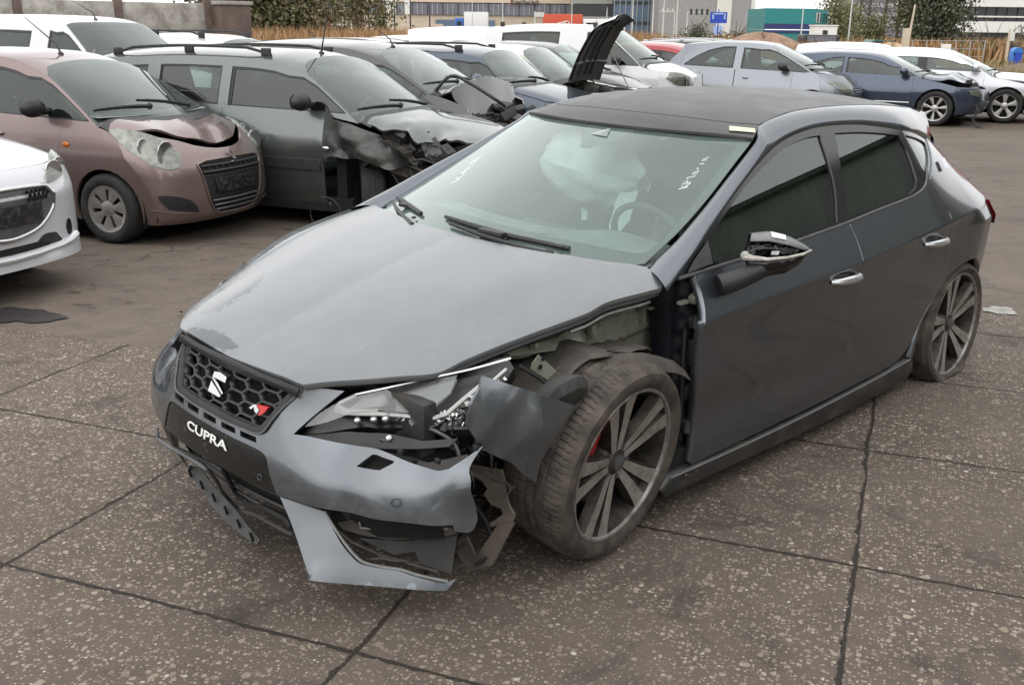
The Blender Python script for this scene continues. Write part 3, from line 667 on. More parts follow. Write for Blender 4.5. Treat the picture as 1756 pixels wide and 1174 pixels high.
frame=[(-.240,.888),(-.275,.9),(-.351,.931),(-.422,.961),(-.509,1.003),(-.66,1.068),(-.855,1.145),(-1.043,1.213),(-1.216,1.263),(-1.415,1.294),(-1.59,1.305),(-1.847,1.301),(-2.02,1.285),(-2.21,1.262),(-2.45,1.228),(-2.60,1.198),(-2.52,1.168),(-2.40,1.122),(-2.235,1.056),(-2.212,1.068),(-2.16,1.036),(-2.10,1.015),(-1.997,.998),(-1.70,.976),(-1.43,.953),(-1.09,.933),(-.86,.920),(-.65,.911),(-.382,.900)]
fwin=[(-.522,.978),(-.645,1.040),(-.842,1.122),(-1.06,1.196),(-1.225,1.240),(-1.396,1.266),(-1.505,1.272),(-1.455,1.10),(-1.360,.962),(-1.101,.947),(-.86,.934),(-.65,.924),(-.500,.921)]
rwin=[(-1.622,1.275),(-1.828,1.270),(-2.0,1.258),(-2.125,1.244),(-2.14,1.17),(-2.115,1.06),(-2.07,1.030),(-1.99,1.012),(-1.71,.990),(-1.452,.970),(-1.54,1.13)]
qwin=[(-2.190,1.243),(-2.34,1.222),(-2.47,1.197),(-2.50,1.185),(-2.40,1.140),(-2.24,1.078),(-2.215,1.10),(-2.205,1.18)]
flare=[(-.36,.865),(-.37,.84)]
for sd in (1,-1):
    d=panel('front_door',HS,'S',fdoor,'grey_paint',car,step=.035,fl=.03,side=sd,ang=35,extra=XC)
    e=panel('rear_door',HS,'S',rdoor,'grey_paint',car,step=.035,fl=.03,side=sd,ang=35,extra=XC)
    panel('rear_wing',HS,'S',quart,'grey_paint',car,step=.035,fl=.03,side=sd,ang=35,extra=XC)
    fr=panel('window_frame',HS,'S',frame,'black_gloss',car,holes=[fwin,rwin,qwin],step=.05,fl=.012,off=-.006,side=sd,ang=30)
    for wn in (fwin,rwin,qwin): panel('side_window',HS,'S',wn,'tinted_glass',fr,step=.08,fl=0,off=-.014,side=sd)
    bt=surf_eval(HS,'S',curve_pts([(-.30,.893)]+belt+beltr[1:]+[(-2.24,1.085),(-2.245,1.10)],False,4)); bt=bt*[1,sd,1]
    MB().tube([(x,y-.002*sd,z+.002) for x,y,z in bt],.0065,6).build('belt_trim','trim_grey',fr)
    sill=[(-.29,.212),(-.717,.203),(-1.203,.203),(-1.783,.215),(-2.165,.230),(-2.20,.20),(-2.235,.115),(-1.74,.100),(-1.1,.112),(-.6,.132),(-.46,.132),(-.33,.137),(-.235,.183)]
    s2=panel('side_skirt',HS,'S',sill,'sill_paint',car,step=.05,fl=.06,off=.008,side=sd,ang=30)
    st=surf_eval(HS,'S',np.array([(-.285,.2135),(-.717,.2045),(-1.203,.2045),(-1.783,.2165),(-2.16,.2315)])); st=curve_pts(st*[1,sd,1],False,6)
    MB().tube([(x,y+.006*sd,z) for x,y,z in st],.0035,6).build('skirt_edge','satin_silver',s2)
    for (x0,x1,zz,dr) in ((-1.205,-1.415,.757,d),(-2.045,-2.255,.795,e)):
        h=MB(); n=13; P=[];rs=[]
        for k in range(n):
            t=k/(n-1); x=x0+(x1-x0)*t; o=.036*math.sin(math.pi*min(1,max(0,t)))**.5
            P.append((x,sd*(float(HS.S(x,zz))+o),zz+.004*math.sin(math.pi*t)-.006*t)); rs.append(.010+.006*math.sin(math.pi*t)+.006*(t>.8))
        h.tube(P,rs,8); h.build('door_handle','satin_silver',dr)
        cup=MB(); X=(x0+x1)/2+.02; yy=float(HS.S(X,zz))
        cup.ball((X,sd*(yy-.004),zz),(.075,.012,.026),14,8); cup.build('handle_recess','black_plastic',dr)
# damaged rear quarter extras
panel('white_sticker',HS,'S',[(-2.505,1.108),(-2.590,1.104),(-2.550,1.066),(-2.468,1.069)],'sticker_white',car,step=.015,fl=0,off=.018,smooth=0)
for sd in (1,-1):
    b=MB(); P=[(-3.035,.885),(-2.95,.895),(-2.945,.83),(-3.03,.77),(-3.06,.78)]
    V=[(x,sd*(float(HS.S(x,z))+.016),z) for x,z in P]; b.prism(V,(-.05,-.10*sd,0)); b.build('tail_lamp','tail_red',car)
# tailgate
def rc(P,s): X=surf_eval(HS,'S',np.array(P,float)); return X*[1,s,1]
tl=rc([(-2.80,1.165),(-2.87,1.08),(-2.935,1.0),(-2.99,.935),(-3.05,.86),(-3.08,.72),(-3.07,.5),(-3.03,.3),(-3.0,.25)],1)
cur=[]
for u in np.linspace(1,-1,21):
    c=tl.copy(); c[:,1]*=u; c[:,0]-=(1-u*u)*(.16+.10*np.clip((.9-tl[:,2])/.4,0,1)); cur.append(c)
loft('tailgate',cur,'grey_paint',car,24)
# right wing (hidden side, its shoulder shows past the bonnet)
def Fy(x,z):
    lo,hi=.3,1.0
    for _ in range(40):
        m=(lo+hi)/2
        if HS.F(m,z)>x: lo=m
        else: hi=m
    return lo
xs=np.linspace(-.30,.66,16); ye=np.interp(xs,[-.3,-.03,.29,.54,.70],[.765,.75,.725,.65,.52]); top=np.stack([xs,ye,HS.Hd(xs,ye)-.002],1)
zt=top[:,2]-.055; sidec=np.stack([xs,[min(float(HS.S(a,c)),Fy(a,c)-.0) for a,c in zip(xs,zt)],zt],1); sidec[:,1]=np.maximum(np.minimum(sidec[:,1],.885-np.clip(xs-.10,0,1)*.45),ye+.01)
mid=(top+sidec)/2+np.stack([0*xs,.022*np.clip((.6-xs)/.3,.1,1),.018*np.clip((.7-xs)/.3,.1,1)],1); loft('right_wing_shoulder',[top*[1,-1,1],mid*[1,-1,1],sidec*[1,-1,1]],'grey_paint',car,24)
rw=[(float(a),float(c)) for a,c in zip(xs[:14],zt[:14])]+[(.50,.55),(.46,.35),(.41,.2)]+[(.36*math.cos(t),.33+.35*math.sin(t)) for t in np.linspace(-.1,math.pi+.1,14)]+[(-.41,.22),(-.40,.8)]
def tuck(X):
    X=X.copy(); X[:,1]=np.minimum(X[:,1],.885-np.clip(X[:,0]-.10,0,1)*.45); return X
panel('front_wing',HS,'S',rw,'grey_paint',car,step=.05,fl=.03,side=-1,deform=tuck)
# bumper skin
gr=[(.329,.652),(.333,.636),(.280,.549),(.262,.515),(.240,.503),(.205,.500)]
btop=[(.352,.524),(.394,.524),(.491,.514),(.573,.519),(.607,.515),(.676,.498),(.725,.492),(.757,.492),(.781,.501),(.799,.526),(.81,.551)]
torn=[(.819,.504),(.837,.472),(.843,.436),(.85,.387),(.855,.361),(.853,.336),(.847,.328),(.824,.334),(.821,.354)]
low=[(.783,.351),(.725,.354),(.657,.353),(.581,.353),(.504,.349),(.401,.346),(.349,.345)]
psd=[(.336,.347),(.321,.374),(.301,.418),(.291,.442),(.275,.453),(.237,.459),(.161,.461),(.046,.462)]
left=gr[::-1]+[(.414,.640)]+btop+torn+low+psd
rgt=mirF(psd[::-1])+mirF(low[::-1])+[(-.80,.352),(-.87,.33),(-.90,.40),(-.895,.56),(-.83,.56)]+mirF(btop[::-1])+[(-.414,.640)]+mirF(gr)
slots=[]
for cy,cz in ((-.218,.482),(-.112,.482),(-.006,.482),(.098,.482),(.196,.482)):
    slots.append([(cy-.040,cz+.0075),(cy+.034,cz+.0075),(cy+.042,cz-.0075),(cy-.032,cz-.0075)])
wash=[(.556,.474),(.578,.506),(.590,.507),(.639,.498),(.640,.493),(.622,.476)]
def dent(X):
    y=X[:,1]; q=np.clip((y-.60)/.25,0,1); X=X.copy()
    X[:,0]+=-.012*q*np.sin(X[:,2]*38+y*21)-.010*np.exp(-((y-.7)/.08)**2-((X[:,2]-.43)/.05)**2)
    X[:,0]+=.006*np.sin(y*31+X[:,2]*17)*np.clip((y-.3)/.3,0,1)
    return X
bp=panel('front_bumper',HS,'F',left+rgt,'bumper_paint',car,holes=slots+[wash],step=.022,fl=.016,hs=0,smooth=4,ang=33,deform=dent)
MB().tube([(float(HS.F(.702+.011*math.cos(t),.41+.011*math.sin(t)))+.003,.702+.011*math.cos(t),.41+.011*math.sin(t)) for t in np.linspace(0,6.28,20)],.0013,5).build('parking_sensor','black_plastic',bp)
# black backing behind slots, washer, grille
for nm,P in (('slot_backing',[(-.29,.462),(.27,.462),(.27,.50),(-.29,.50)]),('washer_backing',[(.53,.46),(.67,.46),(.67,.52),(.53,.52)])):
    panel(nm,HS,'F',P,'cavity',bp,step=.06,fl=0,off=-.03,smooth=0)
# centre panel with lettering
cp=psd[::-1]+[(.340,.347),(.2,.352),(0,.354),(-.2,.352),(-.340,.347)]+mirF(psd)
pl=panel('bumper_centre_panel',HS,'F',[(y*.992,z-.003) for y,z in cp],'black_gloss_dirty',car,step=.04,fl=.02,off=-.003)
V,F=text_mesh('CUPRA',.040,.0008,sx=1.0,bold=.0006)
wv=V[:,0].max()-V[:,0].min(); V[:,0]*=.238/wv; V[:,1]*=.028/(V[:,1].max()-V[:,1].min())
yy=V[:,0]-.008; zz=V[:,1]+.427-.006*0; X=np.stack([HS.F(yy,zz)+.0015+V[:,2],yy,zz],1)
mesh_obj('lettering',X,F,'white_mark',pl)
MB().tube([(float(HS.F(.269+.009*math.cos(t),.381+.009*math.sin(t)))+.001,.269+.009*math.cos(t),.381+.009*math.sin(t)) for t in np.linspace(0,6.28,18)],.0012,5).build('parking_sensor','trim_grey',pl)
# grille
go=gr+[(0,.500)]+mirF(gr[::-1])+[(0,.662)]
gin=[(.300,.644),(.306,.632),(.258,.552),(.240,.526),(.222,.516),(0,.516),(-.222,.516),(-.240,.526),(-.258,.552),(-.306,.632),(-.300,.644),(0,.652)]
gf=panel('grille_frame',HS,'F',go,'black_plastic',car,holes=[gin],step=.04,fl=.03,off=.003,hs=4)
b=MB(); q=[(y*1.0,z) for y,z in gr]; q=curve_pts(q+[(0,.4985)]+mirF(q[::-1]),False,4); b.tube([(float(HS.F(y,z))+.006,y,z) for y,z in q],.003,6); b.build('grille_trim','trim_grey',gf)
def clip(poly,cv):
    out=[np.array(p) for p in poly]; c=np.mean(cv,0)
    for i in range(len(cv)):
        a=np.array(cv[i]);d=np.array(cv[(i+1)%len(cv)])-a; nrm=np.array([-d[1],d[0]]); 
        if nrm@(c-a)<0: nrm=-nrm
        nrm=nrm/np.linalg.norm(nrm); new=[]
        for k in range(len(out)):
            p,q2=out[k],out[(k+1)%len(out)]; dp,dq=nrm@(p-a)-.004,nrm@(q2-a)-.004
            if dp>=0: new.append(p)
            if dp*dq<0: new.append(p+(q2-p)*dp/(dp-dq))
        out=new
        if len(out)<3: return None
    return out
hex_=[]
gc=[(.306,.645),(.306,.632),(.258,.552),(.240,.526),(.222,.516),(-.222,.516),(-.240,.526),(-.258,.552),(-.306,.632),(-.306,.645)]
wx,hz=.096,.0345
for i in range(-6,7):
    for j in range(-1,6):
        cy=i*wx*.79; cz=.516+j*hz+(hz/2 if i%2 else 0)
        P=[(cy+.5*wx*a,cz+.5*hz*bb) for a,bb in ((-1.0,0),(-.56,.9),(.56,.9),(1.0,0),(.56,-.9),(-.56,-.9))]
        P=[(cy+(a-cy)*.93,cz+(bb-cz)*.93) for a,bb in P]
        P=clip(P,gc)
        if P is not None:
            ar=abs(sum(P[k][0]*P[(k+1)%len(P)][1]-P[(k+1)%len(P)][0]*P[k][1] for k in range(len(P))))/2
            if ar>.00018: hex_.append(P)
panel('grille_mesh',HS,'F',[(y*1.01,z) for y,z in gc],'grille_black',gf,holes=hex_,step=.05,fl=.022,off=-.010,smooth=0,hs=0)
panel('grille_backing',HS,'F',[(y*1.03,z) for y,z in gc],'cavity',gf,step=.08,fl=0,off=-.055,smooth=0)
def onF(P,o): return [(float(HS.F(y,z))+o,y,z) for y,z in P]
b=MB()
b.prism(onF([(-.030,.6165),(.0,.621),(.040,.617),(.040,.600),(-.034,.600)],.012),(-.016,0,0)); b.prism(onF([(-.034,.5995),(.002,.588),(.040,.570),(.038,.5645),(.010,.576),(-.034,.594)],.010),(-.014,0,0))
b.prism(onF([(-.034,.588),(.0,.5755),(.036,.5605),(.030,.5555),(-.036,.557)],.012),(-.016,0,0)); b.build('emblem','chrome',gf)
b=MB(); b.prism(onF([(.200,.574),(.248,.578),(.240,.562),(.226,.550),(.215,.551),(.221,.562)],.004),(-.008,0,0)); b.build('badge','badge_red',gf)
b=MB(); b.prism(onF([(.172,.560),(.186,.572),(.196,.574),(.216,.562),(.210,.552),(.200,.555),(.190,.566),(.182,.557)],.004),(-.008,0,0)); b.build('badge_stripe','satin_silver',gf)
# ---- front left damage: headlamp, torn wing, bumper lip, liner, inner wing
def offN(sf,fn,P,o):
    Q=np.array(P,float); return surf_eval(sf,fn,Q)+surf_nrm(sf,fn,Q)*o
hlp=[(.356,.530),(.414,.628),(.477,.646),(.587,.690),(.666,.718),(.731,.748),(.745,.744),(.750,.710),(.762,.664),(.758,.628),(.750,.598),(.700,.592),(.62,.585),(.55,.578),(.471,.562),(.40,.540)]
hb=panel('headlamp',HS,'F',hlp,'lamp_black',car,step=.04,fl=.06,off=-.045,ang=30)
b=MB()   # bright light guide strip, broken reflectors
def lg(P,r,o): b.tube(curve_pts([tuple(q) for q in offN(HS,'F',P,o)],False,5,20),r,6)
b2=b
lg([(.440,.632),(.418,.612),(.416,.592),(.45,.588),(.52,.594),(.60,.600),(.655,.604),(.678,.616),(.694,.652),(.716,.700)],.0065,-.015)
lg([(.418,.603),(.440,.594),(.50,.597)],.009,-.018)
lg([(.712,.655),(.728,.690),(.742,.728)],.005,-.012)
b.build('light_guide','lamp_bright',hb)
b=MB(); lg([(.440,.632),(.50,.652),(.587,.686),(.666,.715),(.738,.748)],.004,.0); b.build('lamp_rim','lamp_silver',hb)
b=MB(); rr=np.random.default_rng(3)
for k in range(120):
    y=rr.uniform(.66,.752); lo=.602+(.0 if y<.7 else 0); hi=.60+(y-.66)*1.55; z=rr.uniform(lo,min(.735,max(hi,lo+.03)))
    p=offN(HS,'F',[(y,z)],rr.uniform(-.05,-.012))[0]; s=rr.uniform(.004,.012)
    b.box(p,(s*rr.uniform(.3,1.2),s*rr.uniform(.5,1.8),s*.35),Matrix.Rotation(rr.uniform(0,6),3,Vector(rr.normal(size=3)).normalized()))
for k in range(26):
    y=rr.uniform(.53,.70); p=offN(HS,'F',[(y,.590+rr.uniform(-.006,.010))],rr.uniform(-.03,-.01))[0]
    b.box(p,(.01,rr.uniform(.006,.02),.005),Matrix.Rotation(rr.uniform(0,6),3,'X'))
b.build('broken_reflector','lamp_silver',hb)
for k in range(3):
    y=.475+.030*k; c=offN(HS,'F',[(y,.572+.006*k)],-.012)[0]; MB().ball(c,(.012,.012,.011),10,6).build('led_lens','lamp_silver',hb)
panel('lamp_lens',HS,'F',[(.44,.632),(.50,.650),(.587,.682),(.640,.700),(.655,.66),(.63,.61),(.56,.600),(.47,.592),(.41,.560),(.370,.545),(.39,.585)],'lens_clear',hb,step=.05,fl=0,off=-.004,ang=30)
panel('lamp_projector',HS,'F',[(.545,.604),(.520,.640),(.560,.660),(.645,.694),(.655,.66),(.635,.61)],'lens_clear',hb,step=.04,fl=0,off=-.012,ang=30)
panel('lamp_inner',HS,'F',[(.46,.640),(.50,.646),(.53,.650),(.50,.612),(.44,.598)],'lamp_grey',hb,step=.04,fl=.02,off=-.026,ang=30)
# torn tabs below the headlamp
sheet3('lamp_bracket',[tuple(q) for q in offN(HS,'F',[(.37,.528),(.47,.548),(.56,.560),(.66,.556),(.74,.570),(.735,.55),(.66,.538),(.57,.527),(.47,.517)],-.03)],'dark_metal',car,.004,.008,.03,seed=4)
sheet3('bumper_support',[tuple(q) for q in offN(HS,'F',[(.36,.520),(.49,.511),(.60,.512),(.68,.495),(.76,.488),(.80,.525),(.78,.545),(.70,.52),(.60,.53),(.48,.53)],-.06)],'dark_metal',car,.005,.010,.03,seed=5)
b=MB(); b.ball(offN(HS,'F',[(.575,.549)],-.02)[0],(.010,.008,.008),8,6); b.build('lamp_clip','white_mark',hb)
# right headlamp, whole
h2=panel('headlamp',HS,'F',[(-.345,.53),(-.405,.63),(-.477,.645),(-.587,.680),(-.63,.690),(-.67,.68),(-.69,.64),(-.66,.59),(-.55,.562),(-.43,.535)],'lamp_grey',car,step=.04,fl=.04,off=-.02,ang=30)
panel('lamp_lens',HS,'F',[(-.350,.532),(-.407,.628),(-.477,.643),(-.587,.678),(-.63,.688),(-.668,.678),(-.687,.64),(-.658,.592),(-.55,.565),(-.43,.537)],'lens_clear',h2,step=.05,fl=0,off=.002,ang=30)
b=MB(); b.tube(curve_pts([tuple(q) for q in offN(HS,'F',[(-.66,.70),(-.45,.632),(-.40,.60),(-.50,.58),(-.68,.60),(-.72,.69)],-.006)],False,5,20),.006,6); b.build('light_guide','lamp_bright',h2)
# front panel between headlamps and grille: black slot under bonnet
panel('lock_panel',HS,'F',[(-.42,.655),(.42,.655),(.60,.700),(.735,.752),(.70,.775),(.55,.735),(.36,.69),(0,.70),(-.36,.69),(-.45,.69),(-.46,.66)],'black_plastic',car,step=.06,fl=0,off=-.065,smooth=0)
# wing remnant
fen=[(.520,.738),(.46,.712),(.392,.681),(.33,.652),(.259,.620),(.268,.607),(.318,.575),(.350,.535),(.366,.488),(.372,.45),(.372,.401),(.405,.425),(.433,.455),(.453,.478),(.49,.500),(.528,.525),(.558,.536),(.562,.568),(.585,.612),(.565,.665)]
def crump(X):
    X=X.copy(); x,z=X[:,0],X[:,2]
    X[:,1]+=-.012*np.abs(np.sin(x*26+z*19))*np.clip((x-.38)/.12,0,1)-.01*np.exp(-((x-.50)/.05)**2-((z-.60)/.05)**2)
    X[:,1]-=.05*np.clip((x-.36)/.2,0,1)**1.5+.12*np.maximum(0,z-.575); X[:,1]+=.022*np.exp(-((z-.60)/.10)**2)*np.clip((x-.25)/.1,0,1)
    return X
fw=panel('front_wing',HS,'S',fen,'bumper_paint',car,step=.02,fl=.012,smooth=4,ang=33,deform=crump,label='torn grey stub of the left front wing')
panel('arch_lip',HS,'S',[(.392,.681),(.33,.652),(.259,.620),(.268,.607),(.318,.575),(.350,.535),(.366,.488),(.372,.45),(.372,.401),(.405,.425),(.412,.47),(.405,.53),(.39,.60)],'grey_paint_dark',fw,step=.03,fl=.004,off=.002,smooth=4,deform=crump)
# lower lip of the bumper
LIP=[(.914,.361,.349),(.83,.454,.31),(.813,.513,.239),(.798,.551,.199),(.783,.576,.179),(.744,.616,.166),(.707,.652,.158),(.683,.679,.147),(.649,.713,.135),(.615,.747,.126),(.596,.758,.133),(.587,.764,.135),(.606,.761,.116),(.618,.757,.106),(.681,.702,.111),(.769,.622,.124),(.856,.541,.139),(.893,.506,.147),(.897,.493,.163),(.905,.446,.227),(.91,.394,.301)]
def lipbend(X):
    X=X.copy(); y=X[:,1]; X[:,0]+=.020*np.exp(-((y-.50)/.08)**2)*np.clip((.30-X[:,2])/.15,0,1)
    zb=np.clip((.20-X[:,2])/.07,0,1); X[:,0]+=.012*zb*(y>.5); return X
lp=sheet3('bumper_lip',LIP,'bumper_paint',car,.006,0,.018,bend=lipbend,smooth=3,smooth_sh=True)
b=MB(); b.tube(curve_pts([(.830,.456,.312),(.813,.515,.241),(.798,.553,.201),(.783,.578,.181),(.744,.618,.168),(.707,.654,.160),(.683,.681,.149),(.649,.715,.137),(.615,.749,.128)],False,4),.0045,6); b.build('lip_edge','satin_grey',lp)
st=sheet3('lip_strip',[(.794,.467,.267),(.744,.501,.276),(.745,.514,.255),(.74,.521,.251),(.686,.569,.244),(.616,.624,.248),(.546,.68,.249),(.536,.7,.232),(.593,.66,.222),(.687,.583,.22),(.746,.528,.233),(.787,.484,.249)],'liner_plastic',car,.008,.003,.03,seed=2)
MB().tube([(.748,.512,.272),(.750,.521,.256),(.69,.575,.249),(.628,.628,.248),(.59,.66,.251),(.559,.685,.250)],.0035,6).build('strip_edge','satin_grey',st)
sheet3('lip_duct',[(.683,.591,.173),(.634,.626,.18),(.634,.646,.15),(.571,.716,.119),(.526,.689,.219),(.647,.598,.208),(.75,.507,.218)],'dark_metal',car,.005,.004,.03,seed=8)
b=MB(); b.tube([(.749,.564,.172),(.721,.587,.174),(.699,.61,.168),(.674,.631,.167),(.67,.638,.160),(.612,.702,.137)],.005,6); b.tube([(.83,.47,.28),(.78,.52,.22),(.72,.58,.18),(.64,.65,.15)],.004,6); b.build('duct_edge','liner_plastic',car)
for k,P in enumerate(([(.78,.47,.30),(.72,.5,.18),(.70,.52,.19),(.76,.49,.31)],[(.74,.48,.29),(.69,.53,.17),(.67,.55,.18),(.72,.51,.30)])):
    sheet3('duct_fin',P,'dark_metal',car,.004,0,.03)
# lower edge under the centre panel: cables, hanging rubber flap
def onX(P,x): return [(x,y,z) for y,z in P]
for nm,P in (('loose_cable',[(.80,-.62,.22),(.88,-.45,.27),(.93,-.341,.301),(.943,-.146,.318),(.950,.0,.325),(.913,-.013,.276),(.832,-.112,.161),(.790,-.146,.105),(.785,-.10,.088),(.826,.074,.151),(.839,.203,.171),(.86,.34,.20)]),('lower_trim_edge',[(.877,-.329,.261),(.909,-.07,.312),(.915,.039,.322),(.874,.009,.257),(.839,-.017,.198),(.815,.012,.165),(.851,.157,.218),(.862,.302,.237),(.88,.36,.24)])):
    MB().tube(curve_pts(P,False,6,170),.006 if nm=='loose_cable' else .008,7).build(nm,'trim_grey' if nm=='loose_cable' else 'black_plastic',car)
fl_=[(.816,-.356,.171),(.805,-.304,.174),(.81,-.242,.154),(.813,-.157,.132),(.813,-.08,.115),(.819,.004,.089),(.823,.089,.068),(.834,.088,.053),(.842,.014,.060),(.845,-.081,.073),(.843,-.176,.096),(.834,-.271,.128),(.831,-.352,.149)]
fo=sheet3('hanging_flap',fl_,'rubber_grey',car,.006,.002,.03,smooth=2)
b=MB()
for t in np.linspace(.06,.95,6):
    y=-.35+t*.43; z=.165-.10*t; b.box((.835,y,z),(.008,.004,.030),Matrix.Rotation(.6,3,'X'))
b.build('flap_slot','cavity',fo)
# bumper underside / lower intake, dark
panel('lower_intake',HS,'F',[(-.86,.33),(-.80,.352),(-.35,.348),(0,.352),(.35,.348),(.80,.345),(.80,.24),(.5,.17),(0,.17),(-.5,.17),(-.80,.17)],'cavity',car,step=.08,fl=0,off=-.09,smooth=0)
b=MB()
for z in (.21,.25,.29): b.tube([(float(HS.F(y,z))-.075,y,z) for y in np.linspace(-.6,.45,12)],.006,5)
b.build('intake_grille','black_plastic',car)
loft('bumper_corner',[[(float(HS.F(y,z))-.012-.10*(.35-z),y,z) for y in np.linspace(-.86,-.34,16)] for z in (.352,.30,.24,.17+.0,.15)],'black_plastic',car,16)
# body tub, engine bay, floor (dark)
b=MB(); b.box((-1.30,0,.20),(2.0,1.66,.15)); b.box((-2.62,0,.22),(.60,1.2,.15)); b.box((.32,0,.36),(.55,1.0,.30)); b.box((.62,0,.40),(.22,1.3,.16)); b.box((-2.75,0,.42),(.45,1.1,.36)); b.box((.0,0,.55),(.10,1.25,.45)); b.box((-.22,0,.62),(.06,1.16,.5))
b.build('underbody','cavity',car)
b=MB(); b.box((.30,-.1,.60),(.42,.60,.16),bev=.03); b.box((.34,.33,.62),(.26,.22,.18),bev=.02); b.box((.60,.1,.56),(.05,1.1,.16),bev=.01); b.tube(curve_pts([(.55,.45,.62),(.40,.55,.66),(.2,.55,.70),(0,.5,.72)],False,5),.022,8)
b.build('engine','dark_metal',car)
# inner wing, pale olive sheet metal
AP=[(.301,.738),(.205,.742),(.069,.733),(-.042,.766),(-.191,.785),(-.351,.790),(-.453,.782),(-.545,.765),(-.551,.532),(-.489,.557),(-.372,.598),(-.285,.632),(-.186,.668),(-.086,.678),(.066,.689),(.163,.699),(.274,.709)]
class Flat:
    def S(s,x,z):
        x=np.asarray(x,float);z=np.asarray(z,float)
        top=pch(x,[-.55,-.2,-.02,.3],[.765,.785,.755,.74])
        d=z-(top-.045); r=.018*np.exp(-((x+.02)/.03)**2)
        return .655+.022*np.tanh(-sp(d,.006)*60)*1.0+r+.014*np.tanh((z-.655-.10*np.clip(-x-.2,0,.3))/.008)*(x<-.12)*.6
FS=Flat()
hol=[]
for cx,cz,rx in ((-.43,.655,.020),(-.465,.585,.020),(-.22,.665,.010),(-.36,.70,.007),(.19,.722,.007),(-.055,.722,.006)):
    hol.append([(cx+rx*math.cos(t),cz+rx*1.15*math.sin(t)) for t in np.linspace(0,2*math.pi,13)[:-1]])
ap=panel('inner_wing',FS,'S',AP,'apron_metal',car,holes=hol[:4]+hol[4:],step=.012,fl=.03,hs=0,ang=30)
b=MB(); b.box((-.06,.675,.735),(.030,.03,.045),Matrix.Rotation(.3,3,'Y'),bev=.005); b.box((-.085,.68,.752),(.022,.02,.02),bev=.004); b.box((-.32,.672,.738),(.006,.03,.055),bev=.002); b.box((-.39,.690,.768),(.16,.04,.006),Matrix.Rotation(.03,3,'Y'),bev=.002)
for x,z in ((.205,.738),(-.06,.762),(-.19,.775),(-.45,.77)): b.lathe([(0,.012),(.009,.010),(.009,0)],8,'y',(x,.672,z))
b.build('wing_bracket','apron_metal',ap)
loft('wing_channel',[[(x,.655,z) for x,z in ((.30,.737),(.1,.732),(-.04,.764),(-.19,.783),(-.5,.775))],[(x,.62,z+.012) for x,z in ((.30,.737),(.1,.732),(-.04,.764),(-.19,.783),(-.5,.775))],[(x,.56,z-.02) for x,z in ((.30,.737),(.1,.732),(-.04,.764),(-.19,.783),(-.5,.775))]],'apron_metal',car,20)
panel('engine_bay_side',FS,'S',[(.50,.70),(.30,.735),(.07,.73),(-.04,.765),(-.33,.80),(-.33,.30),(.5,.30)],'cavity',car,step=.1,fl=0,off=-.08,smooth=0)
sheet3('loose_bracket',[(.241,.72,.727),(.132,.73,.631),(.145,.735,.612),(.160,.73,.612),(.271,.72,.688),(.268,.72,.705)],'apron_metal',car,.003,0,.03,smooth=2)
b=MB(); b.tube([(.24,.728,.690),(.24,.732,.690)],.008,8); b.tube([(.150,.738,.628),(.15,.742,.628)],.007,8); b.tube([(.23,.728,.712),(.23,.732,.712)],.006,8); b.build('bracket_hole','cavity',car)
# bonnet hinge area rail and rubber strip under the bonnet edge
he=surf_eval(HS,'H',curve_pts([(-.23,.80),(-.146,.786),(-.019,.752),(.068,.744),(.271,.678),(.444,.62),(.534,.598)],False,4))
MB().tube([(x,y-.004,z-.030) for x,y,z in he],.008,6).build('wing_seal','black_plastic',car)
MB().tube([(x-.02,y-.012,z-.050) for x,y,z in he[2:14]],.006,6).build('bonnet_inner_edge','steel',car)
# wheel-arch liner, torn over the tyre
def liner(t0,t1,y0,y1,r0,seed,rag):
    r=np.random.default_rng(seed); V=[];n,m=44,10
    for i in range(n):
        t=t0+(t1-t0)*i/(n-1)
        for j in range(m):
            u=j/(m-1); yy=y0+(y1-y0)*u
            if j==m-1: yy+=rag[int(i/3)%len(rag)]
            rr=r0+.012*math.sin(t*9+u*3)+.008*(1 if (i//5)%2 else -.5)+ (.02*(u-.5) if u>.5 else 0)
            V.append((rr*math.cos(t)+.0,yy,.345+rr*math.sin(t)*.96))
    F=[(i*m+j,i*m+j+1,(i+1)*m+j+1,(i+1)*m+j) for i in range(n-1) for j in range(m-1)]
    return V,F
rg=RNG.uniform(-.02,.035,30)
V,F=liner(R_(28),R_(176),.52,.80,.368,3,rg); o=mesh_obj('arch_liner',V,F,'liner_plastic',car,True); add_thick(o,.004)
sheet3('liner_tongue',[(.042,.81,.69),(-.02,.83,.705),(-.10,.84,.690),(-.17,.85,.665),(-.25,.86,.635),(-.33,.865,.585),(-.355,.86,.545),(-.33,.875,.560),(-.27,.885,.592),(-.19,.89,.618),(-.11,.89,.635),(-.02,.875,.652),(.02,.86,.648),(.045,.84,.668)],'liner_plastic',car,.006,.006,.02,seed=6,bend=None)
sheet3('liner_fragment',[(.20,.80,.64),(.13,.82,.668),(.07,.835,.690),(.03,.85,.672),(.07,.86,.640),(.04,.865,.625),(.10,.87,.600),(.15,.87,.595),(.20,.86,.585),(.26,.85,.59),(.30,.83,.575),(.28,.80,.62)],'liner_plastic',car,.005,.010,.02,seed=9)
sheet3('liner_flap',[(.30,.76,.63),(.24,.78,.665),(.17,.79,.66),(.13,.82,.635),(.17,.85,.60),(.24,.85,.585),(.31,.82,.59)],'rubber_grey',car,.006,.004,.03,seed=12)
sheet3('torn_liner',[(.43,.62,.40),(.43,.659,.405),(.43,.775,.431),(.43,.792,.366),(.425,.802,.334),(.42,.824,.302),(.42,.817,.277),(.43,.737,.234),(.43,.733,.244),(.43,.781,.29),(.43,.775,.306),(.43,.734,.306),(.43,.706,.33),(.43,.72,.353),(.43,.69,.367),(.43,.62,.359)],'torn_plastic',car,.006,.006,.02,seed=15,smooth=3)
